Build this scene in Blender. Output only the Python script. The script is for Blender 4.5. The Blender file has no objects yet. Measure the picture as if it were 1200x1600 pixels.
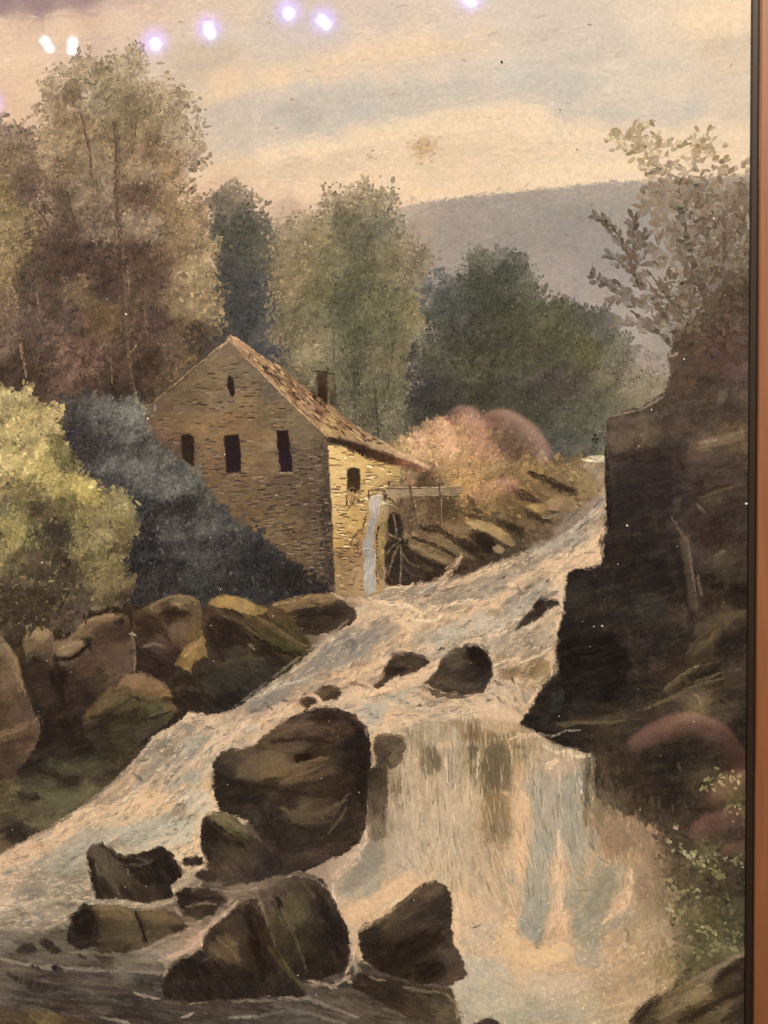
# A framed landscape painting of a watermill beside a falling stream, photographed close up
# indoors.  The picture is a flat painted sheet: every brush mark on it is a thin piece of paint
# of its own, lying on the sheet.  Picture units: 1 unit = 0.16 mm measured on the sheet,
# x to the right, y downwards from a corner of the sheet.
import bpy, math
import numpy as np
from mathutils import Vector

scene = bpy.context.scene
coll = scene.collection
U = 0.00016            # metres per picture unit
ZC = 0.0               # heights are counted from the middle of the picture
D = 0.27               # distance of the lens from the sheet

# ------------------------------------------------------------------ camera, world, lamps
cam_data = bpy.data.cameras.new('camera')
cam = bpy.data.objects.new('camera', cam_data)
coll.objects.link(cam)
cam.location = (0, -D, ZC)
cam.rotation_euler = (math.radians(90), 0, 0)
cam_data.sensor_fit = 'VERTICAL'
cam_data.sensor_height = 24
cam_data.lens = 24 * D / (1600 * U)
cam_data.clip_start = 0.01
cam_data.clip_end = 50
cam_data.dof.use_dof = True
cam_data.dof.focus_distance = D
cam_data.dof.aperture_fstop = cam_data.lens / 1.9      # an opening about 1.9 mm wide
scene.camera = cam

world = bpy.data.worlds.new('World')
scene.world = world
world.use_nodes = True
bg = world.node_tree.nodes['Background']
bg.inputs[0].default_value = (1.0, 0.72, 0.6, 1)
bg.inputs[1].default_value = 0.03

LAMP = 18.0
SPOT = 11.5
def area(name, loc, target, size, power, color):
    d = bpy.data.lights.new(name, 'AREA')
    d.shape = 'DISK'; d.size = size; d.energy = power; d.color = color
    o = bpy.data.objects.new(name, d); coll.objects.link(o)
    o.location = loc
    o.rotation_euler = (Vector(target) - Vector(loc)).to_track_quat('-Z', 'Y').to_euler()
    return o
area('ceiling_lamp', (0.12, -0.50, ZC + 0.75), (0, 0, ZC), 0.24, LAMP, (1.0, 0.86, 0.70))

scene.view_settings.view_transform = 'Standard'
scene.view_settings.look = 'None'
scene.view_settings.exposure = 0
scene.view_settings.gamma = 1

# ------------------------------------------------------------------ helpers
rng = np.random.default_rng(7)

def tag(o, label=None, cat=None, group=None, kind=None):
    if label: o['label'] = label
    if cat: o['category'] = cat
    if group: o['group'] = group
    if kind: o['kind'] = kind
    return o

def empty(name, loc, label, cat, group=None):
    o = bpy.data.objects.new(name, None); coll.objects.link(o)
    o.location = loc; o.empty_display_size = 0.05
    return tag(o, label, cat, group)

def P(s):
    return np.array([[float(v) for v in p.split(',')] for p in s.split()])

def _srgb(h):
    return [int(h[i:i+2], 16) / 255 for i in (0, 2, 4)]

def C(s):
    t = s.replace(';', ' ').split()
    xy = np.array([[float(t[i]), float(t[i+1])] for i in range(0, len(t), 3)])
    col = np.array([_srgb(t[i+2]) for i in range(0, len(t), 3)])
    return xy, col

def field(s, soft=9.0, p=2.1):
    soft *= .7
    """Pigment mixed between the given dabs of colour (x y hex)."""
    if isinstance(s, str) and len(s) == 6:
        c0 = np.array(_srgb(s))
        return lambda x, y: np.tile(c0, (len(x), 1))
    xy, col = C(s) if isinstance(s, str) else s
    def f(x, y):
        out = np.empty((len(x), 3))
        for a in range(0, len(x), 40000):
            d2 = (x[a:a+40000, None] - xy[None, :, 0])**2 + (y[a:a+40000, None] - xy[None, :, 1])**2
            w = (d2 + soft * soft) ** (-p)
            out[a:a+40000] = (w @ col) / w.sum(1, keepdims=True)
        return out
    return f

def tinted(F, add=(0, 0, 0), mul=1.0, toward=None, k=0.0):
    a = np.array(add)/255
    t = np.array(toward)/255 if toward else 0
    return lambda x, y: np.clip((F(x, y)*mul+a)*(1-k)+t*k, 0, 1)

def angles(s):
    t = [float(v) for v in s.split()]
    a = np.array(t).reshape(-1, 3)
    def f(x, y):
        d2 = (x[:, None] - a[None, :, 0])**2 + (y[:, None] - a[None, :, 1])**2
        w = (d2 + 400.0) ** (-1.5)
        r = np.radians(a[:, 2])
        return np.arctan2(w @ np.sin(r), w @ np.cos(r))
    return f

def _hash(i, j, seed):
    n = (i * 374761393 + j * 668265263 + seed * 1442695041) & 0xffffffff
    n = ((n ^ (n >> 13)) * 1274126177) & 0xffffffff
    return ((n ^ (n >> 16)) & 0xffff) / 65535.0

def noise(x, y, scale, seed=0, octv=3):
    """Smooth value noise, about -1..1."""
    tot = np.zeros(len(x)); amp = 1.0; norm = 0
    for o in range(octv):
        xs = x / scale + 17.3 * o; ys = y / scale - 9.1 * o
        i = np.floor(xs).astype(np.int64); j = np.floor(ys).astype(np.int64)
        fx = xs - i; fy = ys - j
        fx = fx*fx*(3-2*fx); fy = fy*fy*(3-2*fy)
        v = (_hash(i, j, seed)*(1-fx) + _hash(i+1, j, seed)*fx)*(1-fy) + \
            (_hash(i, j+1, seed)*(1-fx) + _hash(i+1, j+1, seed)*fx)*fy
        tot += amp*(v*2-1); norm += amp
        amp *= 0.55; scale *= 0.5
    return tot / norm * 1.5

def flow_noise(x, y, ang, length, width, seed=0):
    """Noise drawn out along a direction or a field of directions."""
    tot = np.zeros(len(x)); k = 0
    for sgn in (-1, 1):
        px, py = x.copy(), y.copy()
        for i in range(4):
            a = ang(px, py) if callable(ang) else np.full(len(px), math.radians(ang))
            px = px + sgn*np.cos(a)*length/8; py = py + sgn*np.sin(a)*length/8
            tot += noise(px, py, width, seed, 1); k += 1
    tot /= k
    return tot/(tot.std()+1e-6)*.55 if len(x) > 20 else tot*2

def facets(x, y, size, seed=0):
    """Flat planes of slightly different tone, as on broken rock: -1..1."""
    wx = x + size*.28*noise(x, y, size*.7, seed+5, 2); wy = (y + size*.28*noise(x, y, size*.7, seed+8, 2))*1.5
    ci = np.floor(wx/size).astype(np.int64); cj = np.floor(wy/size).astype(np.int64)
    best = np.full(len(x), 1e9); val = np.zeros(len(x))
    for oi in (-1, 0, 1):
        for oj in (-1, 0, 1):
            i, j = ci+oi, cj+oj
            d = (wx-(i+_hash(i, j, seed+1))*size)**2 + (wy-(j+_hash(i, j, seed+2))*size)**2
            m = d < best; best[m] = d[m]; val[m] = _hash(i, j, seed+3)[m]
    return val*2-1

def inside(x, y, poly):
    res = np.zeros(len(x), bool)
    n = len(poly)
    for k in range(n):
        x1, y1 = poly[k]; x2, y2 = poly[(k+1) % n]
        if y1 == y2: continue
        c = ((y1 > y) != (y2 > y)) & (x < (x2-x1)*(y-y1)/(y2-y1) + x1)
        res ^= c
    return res

def round_poly(poly, n=1):
    for _ in range(n):
        q = np.roll(poly, -1, 0)
        poly = np.stack([poly*0.75+q*0.25, poly*0.25+q*0.75], 1).reshape(-1, 2)
    return poly

def parea(p):
    q = np.roll(p, -1, 0)
    return abs((p[:, 0]*q[:, 1]-p[:, 1]*q[:, 0]).sum())/2

XMIN, XMAX, YMIN, YMAX = -130, 1190, -130, 1730     # the whole sheet, beyond what the frame of the photo takes in
EDGE = lambda y: 1174.0 - 0.0068*y                   # the picture hangs a little crooked: right edge of the sheet

def light_at(x, y):
    """Light that falls on the sheet (rgb), used to choose pigments."""
    u = (x-600)/800; v = (y-800)/800
    return LIGHT(u, v)

def pigment(rgb, x, y):
    lum = rgb @ np.array([.3, .59, .11])
    rgb = (rgb*.94 + lum[:, None]*.06)*np.array([1.022, .992, .972]) + np.array([.008, .006, .006])
    lin = np.where(rgb <= 0.04045, rgb/12.92, ((np.clip(rgb, 0, 1)+0.055)/1.055)**2.4)
    return np.clip(lin / light_at(x, y), 0.004, 0.93)

# what is on the sheet so far, so that new paint can be blended wet into it
QC = 2.0
CW, CH_ = int((XMAX-XMIN)/QC)+2, int((YMAX-YMIN)/QC)+2
canvas = np.full((CH_, CW, 3), .6)
def cv_idx(x, y):
    return (np.clip(((y-YMIN)/QC).astype(int), 0, CH_-1), np.clip(((x-XMIN)/QC).astype(int), 0, CW-1))
def cv_get(x, y):
    j, i = cv_idx(x, y); return canvas[j, i]
def cv_put(x, y, c):
    j, i = cv_idx(x, y); canvas[j, i] = c

def edge_dist(x, y, poly):
    """Distance to the outline, positive inside."""
    best = np.full(len(x), 1e9)
    q = np.roll(poly, -1, 0)
    for (x1, y1), (x2, y2) in zip(poly, q):
        dx, dy = x2-x1, y2-y1
        t = np.clip(((x-x1)*dx+(y-y1)*dy)/max(dx*dx+dy*dy, 1e-9), 0, 1)
        best = np.minimum(best, (x-x1-t*dx)**2+(y-y1-t*dy)**2)
    return np.sqrt(best)*np.where(inside(x, y, poly), 1, -1)

STEP = 3e-6
THIN = 3e-6
relief = np.zeros((CH_, CW))        # how thick the paint lies so far

def smooth_line(p):
    tt = np.linspace(0, len(p)-1, (len(p)-1)*6+1)
    i = np.clip(tt.astype(int), 0, len(p)-2); f = (tt-i)[:, None]
    p0 = p[np.clip(i-1, 0, None)]; p1 = p[i]; p2 = p[i+1]; p3 = p[np.clip(i+2, None, len(p)-1)]
    return 0.5*((2*p1)+(p2-p0)*f+(2*p0-5*p1+4*p2-p3)*f*f+(3*p1-p0-3*p2+p3)*f**3)

def contrast(h, g, mid):
    if g == 1.0: return h
    c = [min(max(m+(v-m)*g, 0), .97) for v, m in zip(_srgb(h), mid)]
    return ''.join('%02x' % int(round(v*255)) for v in c)

class Paint:
    """One painted thing: brush marks collected into one mesh."""
    def __init__(self, name, parent, label=None, mat=None):
        self.name, self.parent, self.label, self.mat = name, parent, label, mat
        self.groups = []
    def _add(self, v, col, order=True, step=STEP):
        n, k, _ = v.shape
        if n == 0: return
        x, y = v[..., 0].ravel(), v[..., 1].ravel()
        if col.ndim == 2: col = np.repeat(col[:, None, :], k, 1)
        pg = pigment(col.reshape(-1, 3), x, y)
        # every touch lies on whatever paint is already under it
        jj, ii = cv_idx(x, y)
        base = relief[jj, ii].reshape(n, k).max(1)
        mj, mi = cv_idx(v[..., 0].mean(1), v[..., 1].mean(1))
        base = np.maximum(base, relief[mj, mi])
        hh = base + (step*(np.arange(n)+1)/(n+1) if order else step*.5)
        for oj in (-1, 0, 1):
            for oi in (-1, 0, 1):
                np.maximum.at(relief, (np.clip(jj+oj, 0, CH_-1), np.clip(ii+oi, 0, CW-1)), np.repeat(base+step, k))
        np.maximum.at(relief, (mj, mi), base+step)
        self.groups.append((np.minimum(x, EDGE(y)), y, np.repeat(hh, k), k, pg))
    def grid(self, poly, F, s=3.0, rag=0.0, rsc=14.0, tone=0.04, tsc=10.0, ani=None, seed=1, hue=0.01, edge=5.0, streak=None, facet=None, op=1.0):
        """A flat coat of paint: small cells of colour inside an outline."""
        lo = poly.min(0)-rag-s; hi = poly.max(0)+rag+s
        lo = np.maximum(lo, (XMIN, YMIN)); hi = np.minimum(hi, (XMAX, YMAX))
        nx = int((hi[0]-lo[0])/s)+1; ny = int((hi[1]-lo[1])/s)+1
        if nx < 1 or ny < 1: return self
        ii, jj = np.meshgrid(np.arange(nx), np.arange(ny))
        ii = ii.ravel(); jj = jj.ravel()
        cx = lo[0]+(ii+.5)*s; cy = lo[1]+(jj+.5)*s
        px, py = cx, cy
        if rag:
            px = cx + rag*noise(cx, cy, rsc, seed+31); py = cy + rag*noise(cx, cy, rsc, seed+57)
        m = inside(px, py, poly) & (cx < EDGE(cy)+s)
        ii, jj = ii[m], jj[m]
        if len(ii) == 0: return self
        gx, gy = np.meshgrid(lo[0]+np.arange(nx+1)*s, lo[1]+np.arange(ny+1)*s)
        gx = gx.ravel(); gy = gy.ravel()
        used = np.zeros(len(gx), bool)
        c4 = np.stack([jj*(nx+1)+ii, (jj+1)*(nx+1)+ii, (jj+1)*(nx+1)+ii+1, jj*(nx+1)+ii+1], 1)
        used[c4.ravel()] = True
        col = np.zeros((len(gx), 3))
        ux, uy = gx[used], gy[used]
        cc = F(ux, uy)
        if ani:
            a = math.radians(ani[0]); ax = (ux*math.cos(a)+uy*math.sin(a))/ani[1]; ay = -ux*math.sin(a)+uy*math.cos(a)
        else: ax, ay = ux, uy
        cc = cc*(1+tone*noise(ax, ay, tsc, seed, 4))[:, None] + hue*np.stack([noise(ax, ay, tsc*2, seed+3, 2), 0*ux, -noise(ax, ay, tsc*2, seed+3, 2)], 1)
        if facet:
            for fs, fa in facet: cc = cc*(1+fa*facets(ux, uy, fs, seed+int(fs)))[:, None]
        if streak:
            for st in streak:
                t = flow_noise(ux, uy, st[0], st[1], st[2], seed+int(st[2]*10))
                up = np.clip(t-.1, 0, .9)[:, None]*st[3]; dn = np.clip(-t-.1, 0, .9)[:, None]*st[3]
                cc = cc*(1-up-dn) + np.array(_srgb(st[4]))*up + np.array(_srgb(st[5]))*dn
        cc *= (1+0.35*tone*rng.normal(size=len(ux)))[:, None]
        if edge:
            qx, qy = ux, uy
            if rag:
                qx = ux + rag*noise(ux, uy, rsc, seed+31); qy = uy + rag*noise(ux, uy, rsc, seed+57)
            al = np.clip(edge_dist(qx, qy, poly)/edge + .12 + .12*rng.normal(size=len(ux)), 0, 1)[:, None]
            al = al*al*(3-2*al)*op
            cc = cv_get(ux, uy)*(1-al) + cc*al
        cc = np.clip(cc, 0, 1)
        for ox in (-.4*s, 0, .4*s):
            for oy in (-.4*s, 0, .4*s): cv_put(ux+ox, uy+oy, cc)
        col[used] = cc
        jx = gx + rng.uniform(-.3, .3, len(gx))*s; jy = gy + rng.uniform(-.3, .3, len(gx))*s
        v = np.stack([jx[c4], jy[c4]], -1)
        self._add(v, np.clip(col[c4], 0, 1), order=False)
        return self
    def dabs(self, poly, F, cover=1.0, L=5.0, W=2.0, ang=0.0, angj=25.0, jit=0.06, clump=None, rag=0.0, rsc=14.0,
             feather=0.0, seed=1, keep=None, mul=1.0, add=0.0, light=None, op=.7, streak=None, contain=False):
        """Short touches of the brush laid all over an outline."""
        if isinstance(F, str): F = field(F)
        n = int(parea(poly)*cover/(L*W*2.4))
        lo = np.maximum(poly.min(0)-rag, (XMIN, YMIN)); hi = np.minimum(poly.max(0)+rag, (XMAX, YMAX))
        bb = (hi-lo).prod()
        m = int(n*bb/max(parea(poly), 1)*1.02)+8
        x = rng.uniform(lo[0], hi[0], m); y = rng.uniform(lo[1], hi[1], m)
        px, py = x, y
        if rag:
            px = x + rag*noise(x, y, rsc, seed+31); py = y + rag*noise(x, y, rsc, seed+57)
        if feather:
            px = px + rng.normal(size=m)*feather; py = py + rng.normal(size=m)*feather
        ok = inside(px, py, poly) & (x < EDGE(y)+2)
        if keep is not None:
            ok &= keep(x, y)
        x, y = x[ok], y[ok]
        self.touches(x, y, F, L, W, ang, angj, jit, clump, seed, mul, add, light, op, streak, poly if contain else None)
        return self
    def touches(self, x, y, F, L, W, ang=0.0, angj=25.0, jit=0.06, clump=None, seed=1, mul=1.0, add=0.0, light=None, op=.85, streak=None, contain=None):
        n = len(x)
        if n == 0: return self
        if isinstance(F, str):
            c = np.tile(np.array(_srgb(F)), (n, 1)) if len(F) == 6 else field(F)(x, y)
        else: c = F(x, y)
        c = c*mul + add
        if clump:
            sc, amp = clump[0], clump[1]
            lit = noise(x, y, sc, seed, 3)
            d = noise(x-sc*.22, y-sc*.30, sc, seed, 3)
            g = 0.55*lit + 1.1*(lit-d)
            c = c*(1+amp*np.clip(g, -1.1, 1.1))[:, None]
        if streak:      # (length, width, amount[, light colour, dark colour]) drawn out along the stroke direction
            t = flow_noise(x, y, ang, streak[0], streak[1], seed)
            if len(streak) > 3:
                up = np.clip(t-.15, 0, .9)[:, None]*streak[2]; dn = np.clip(-t-.15, 0, .9)[:, None]*streak[2]
                c = c*(1-up-dn) + np.array(_srgb(streak[3]))*up + np.array(_srgb(streak[4]))*dn
            else:
                c = c*(1+streak[2]*np.clip(t, -1, 1))[:, None]
        c = c*(1+jit*rng.normal(size=n))[:, None]
        if light is not None:
            prob, hexes = light
            pick = rng.random(n) < prob
            hs = np.array([_srgb(h) for h in hexes.split()])
            k = rng.integers(0, len(hs), n)
            c[pick] = 0.35*c[pick] + 0.65*hs[k[pick]]
        c = c + rng.normal(size=(n, 3))*0.008
        o_ = np.clip(op*(1+.25*rng.normal(size=n)), 0, 1)[:, None]
        c = np.clip(cv_get(x, y)*(1-o_) + c*o_, 0, 1)
        a = ang(x, y) if callable(ang) else np.full(n, math.radians(ang))
        a = a + np.radians(angj)*rng.normal(size=n)
        l = L*rng.uniform(.55, 1.35, n); w = W*rng.uniform(.55, 1.35, n)
        if contain is not None:
            m = np.ones(n, bool)
            for t_ in (-1, 1): m &= inside(x+t_*l*np.cos(a), y+t_*l*np.sin(a), contain)
            x, y, c, a, l, w = x[m], y[m], c[m], a[m], l[m], w[m]; n = len(x)
            if n == 0: return self
        t = np.array([[-1, 0], [-.5, .85], [.45, 1], [1, .1], [.5, -.9], [-.45, -1]])
        q = t[None]*(1+rng.uniform(-.22, .22, (n, 6, 2)))
        qx = q[..., 0]*l[:, None]; qy = q[..., 1]*w[:, None]
        qy = qy + (rng.normal(size=n)*.12*w/np.maximum(l, .1))[:, None]*qx*qx/np.maximum(l, 1)[:, None]
        ca, sa = np.cos(a)[:, None], np.sin(a)[:, None]
        v = np.stack([x[:, None]+qx*ca-qy*sa, y[:, None]+qx*sa+qy*ca], -1)
        for t_ in (-.45, 0, .45): cv_put(x+t_*l*np.cos(a), y+t_*l*np.sin(a), c)
        sh = 1 + 0.025*rng.normal(size=(n, 6, 1))
        self._add(v, np.clip(c[:, None, :]*sh, 0, 1), step=STEP if n > 300 else THIN)
        return self
    def stroke(self, pts, color, w=2.0, wob=0.6, jit=0.06, taper=0.35, gap=0.0, op=.8):
        """One drawn line of the brush."""
        p = P(pts) if isinstance(pts, str) else np.asarray(pts, float)
        if len(p) > 2: p = smooth_line(p)
        seg = np.hypot(*np.diff(p, axis=0).T); L = np.concatenate([[0], np.cumsum(seg)])
        n = max(3, int(L[-1]/3.5)+1)
        s = np.linspace(0, L[-1], n)
        x = np.interp(s, L, p[:, 0]); y = np.interp(s, L, p[:, 1])
        x = x + wob*rng.normal(size=n)*.6; y = y + wob*rng.normal(size=n)*.6
        dx = np.gradient(x); dy = np.gradient(y); d = np.hypot(dx, dy)+1e-9
        nx, ny = -dy/d, dx/d
        ww = .5*w*(1+.25*rng.normal(size=n))*(taper+(1-taper)*np.sin(np.pi*np.linspace(.06, .94, n))**.6)
        a = np.stack([x+nx*ww, y+ny*ww], -1); b = np.stack([x-nx*ww, y-ny*ww], -1)
        v = np.stack([a[:-1], b[:-1], b[1:], a[1:]], 1)
        hs = color.split()
        cols = np.array([_srgb(h) for h in hs])
        tt = np.linspace(0, len(hs)-1, n-1)
        c = np.stack([np.interp(tt, np.arange(len(hs)), cols[:, k]) for k in range(3)], 1)
        c = c*(1+jit*rng.normal(size=(n-1, 1)))
        mx, my = (x[1:]+x[:-1])/2, (y[1:]+y[:-1])/2
        o_ = np.clip(op*(1+.2*rng.normal(size=n-1)), 0, 1)[:, None]
        c = np.clip(cv_get(mx, my)*(1-o_) + c*o_, 0, 1)
        cv_put(mx, my, c)
        if gap:
            k = rng.random(n-1) > gap; v = v[k]; c = c[k]
        self._add(v, c, step=THIN)
        return self
    def band(self, pts, color, w, dens=1.0, L=6.0, W=1.6, op=.6, jit=.10, broken=0.0):
        """A soft drawn passage: many small touches along a line, thick in the middle."""
        p = P(pts) if isinstance(pts, str) else np.asarray(pts, float)
        if len(p) > 2: p = smooth_line(p)
        seg = np.hypot(*np.diff(p, axis=0).T); LL = np.concatenate([[0], np.cumsum(seg)])
        n = int(dens*LL[-1]*max(w, 2)/(L*W*.9))+4
        s = rng.uniform(0, LL[-1], n)
        if broken: s = s[noise(s, s*0+p[0, 1], 16, int(p[0, 0]), 2) > broken-1]
        if len(s) < 2: return self
        n = len(s)
        x = np.interp(s, LL, p[:, 0]); y = np.interp(s, LL, p[:, 1])
        i = np.clip(np.searchsorted(LL, s)-1, 0, len(p)-2)
        d = (p[1:]-p[:-1])/np.maximum(seg, 1e-6)[:, None]; d = d[i]
        tt = s/LL[-1]; ww = w*.5*(.35+.65*np.sin(np.pi*np.clip(tt, .04, .96))**.7)*(1+.25*noise(s, s*0, 9, int(p[0, 0]), 2))
        o = np.clip(rng.normal(size=n)*.5, -1.1, 1.1)*ww
        x = x-d[:, 1]*o; y = y+d[:, 0]*o
        a = np.arctan2(d[:, 1], d[:, 0])
        hs = color.split(); cols = np.array([_srgb(h) for h in hs])
        c = np.stack([np.interp(tt*(len(hs)-1), np.arange(len(hs)), cols[:, k]) for k in range(3)], 1)
        idx = {'i': 0}
        self.touches(x, y, lambda X, Y: c, L, W, lambda X, Y: a, 12, jit, op=op)
        return self
    def notes(self, text, flow=0.0, tex=.22, edge=7.0, hi='ecd4ae', lo='6a604f', dens=1.0, leaf=(3.4, 1.6), gain=1.0, mid=(.69, .61, .50), broken=0.0):
        """Painter's notes, one per line: P colour opacity outline (a soft patch) or L colour width opacity line (a drawn passage)."""
        for ln in text.strip().split('\n'):
            t = ln.split()
            if not t: continue
            t[1] = contrast(t[1], gain, mid)
            if t[0] == 'P':
                q = P(' '.join(t[3:]))
                e = min(edge, .28*math.sqrt(max(parea(q), 20)))
                self.grid(q, field(t[1]), s=2.2, rag=2.5, rsc=8, tone=.06, tsc=6, seed=int(q[0, 0]+q[0, 1]) % 500, edge=e, op=float(t[2]), hue=.012,
                          streak=[(flow, 20, 2.8, tex, hi, lo)] if tex else None)
            elif t[0] == 'L':
                self.band(P(' '.join(t[4:])), t[1]+' '+t[1], float(t[2])*1.25, 1.0*dens, 5.0, 1.25, float(t[3]), .05, broken)
            elif t[0] == 'F':      # F colour cover outline: a clump of leaf touches
                q = P(' '.join(t[3:]))
                self.dabs(q, field(t[1]), cover=float(t[2])*.9, L=leaf[0], W=leaf[1], ang=-50, angj=60, jit=.07, clump=(13, .2), feather=4, rag=6, rsc=10, seed=int(q[0, 0]+q[0, 1]) % 500, op=.62)
            elif t[0] == 'S':
                self.stroke(P(' '.join(t[3:])), t[1], float(t[2]), .5, .06, .4, op=.75)
        return self
    def build(self, shadow=True):
        global NPOLY
        vs = np.concatenate([np.stack([(g[0]-600)*U, -g[2], -(g[1]-800)*U], 1) for g in self.groups])
        cols = np.concatenate([g[4] for g in self.groups])
        tot = np.concatenate([np.full(len(g[0])//g[3], g[3]) for g in self.groups])
        start = np.concatenate([[0], np.cumsum(tot)[:-1]])
        nv = len(vs)
        me = bpy.data.meshes.new(self.name)
        me.vertices.add(nv); me.loops.add(nv); me.polygons.add(len(tot))
        me.vertices.foreach_set('co', vs.astype(np.float32).ravel())
        me.loops.foreach_set('vertex_index', np.arange(nv, dtype=np.int32))
        me.polygons.foreach_set('loop_start', start.astype(np.int32))
        at = me.attributes.new('pigment', 'FLOAT_COLOR', 'POINT')
        at.data.foreach_set('color', np.concatenate([cols, np.ones((nv, 1))], 1).astype(np.float32).ravel())
        me.update(calc_edges=True)
        me.materials.append(self.mat or M_PAINT)
        o = bpy.data.objects.new(self.name, me); coll.objects.link(o)
        o.parent = self.parent
        if self.label: o['label'] = self.label
        self.groups = []
        return o

# ------------------------------------------------------------------ materials
def principled(name, color=(.5, .5, .5), rough=.6, spec=.5):
    m = bpy.data.materials.new(name); m.use_nodes = True
    b = m.node_tree.nodes['Principled BSDF']
    b.inputs['Base Color'].default_value = (*color, 1)
    b.inputs['Roughness'].default_value = rough
    b.inputs['Specular IOR Level'].default_value = spec
    return m, m.node_tree, b

def paint_material():
    m, nt, b = principled('paint_with_pane_gloss', rough=.75, spec=0.0)
    at = nt.nodes.new('ShaderNodeAttribute'); at.attribute_name = 'pigment'
    tc = nt.nodes.new('ShaderNodeTexCoord')
    n1 = nt.nodes.new('ShaderNodeTexNoise'); n1.inputs['Scale'].default_value = 2400; n1.inputs['Detail'].default_value = 3
    n2 = nt.nodes.new('ShaderNodeTexNoise'); n2.inputs['Scale'].default_value = 850; n2.inputs['Detail'].default_value = 2
    for n in (n1, n2): nt.links.new(tc.outputs['Object'], n.inputs['Vector'])
    ad = nt.nodes.new('ShaderNodeMath'); ad.operation = 'ADD'
    nt.links.new(n1.outputs[0], ad.inputs[0]); nt.links.new(n2.outputs[0], ad.inputs[1])
    mr = nt.nodes.new('ShaderNodeMapRange')
    mr.inputs['From Min'].default_value = .6; mr.inputs['From Max'].default_value = 1.4
    mr.inputs['To Min'].default_value = .89; mr.inputs['To Max'].default_value = 1.11
    nt.links.new(ad.outputs[0], mr.inputs['Value'])
    mx = nt.nodes.new('ShaderNodeVectorMath'); mx.operation = 'SCALE'
    nt.links.new(at.outputs['Color'], mx.inputs[0]); nt.links.new(mr.outputs[0], mx.inputs['Scale'])
    nt.links.new(mx.outputs[0], b.inputs['Base Color'])
    b.inputs['Coat Weight'].default_value = 1.0  # clear coat stands in for a glass pane over the painting
    b.inputs['Coat Roughness'].default_value = .03
    b.inputs['Coat IOR'].default_value = 1.8
    return m
M_PAINT = paint_material()

def LIGHT(u, v):
    a = np.stack([np.ones_like(u), u, v, u*u, u*v, v*v, v**3, u*u*v, v**4], 1)
    k = np.array([[0.986, 0.0617, -0.3269, -0.0318, -0.0303, 0.054, -0.0192, 0.0303, 0.0172],
                  [0.8427, 0.0517, -0.2808, -0.0276, -0.0268, 0.0504, -0.0164, 0.0233, 0.0114],
                  [0.6867, 0.0411, -0.2278, -0.0228, -0.0234, 0.041, -0.0133, 0.0193, 0.0092]])
    return np.maximum(a @ k.T, .3)*LAMP/16
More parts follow.
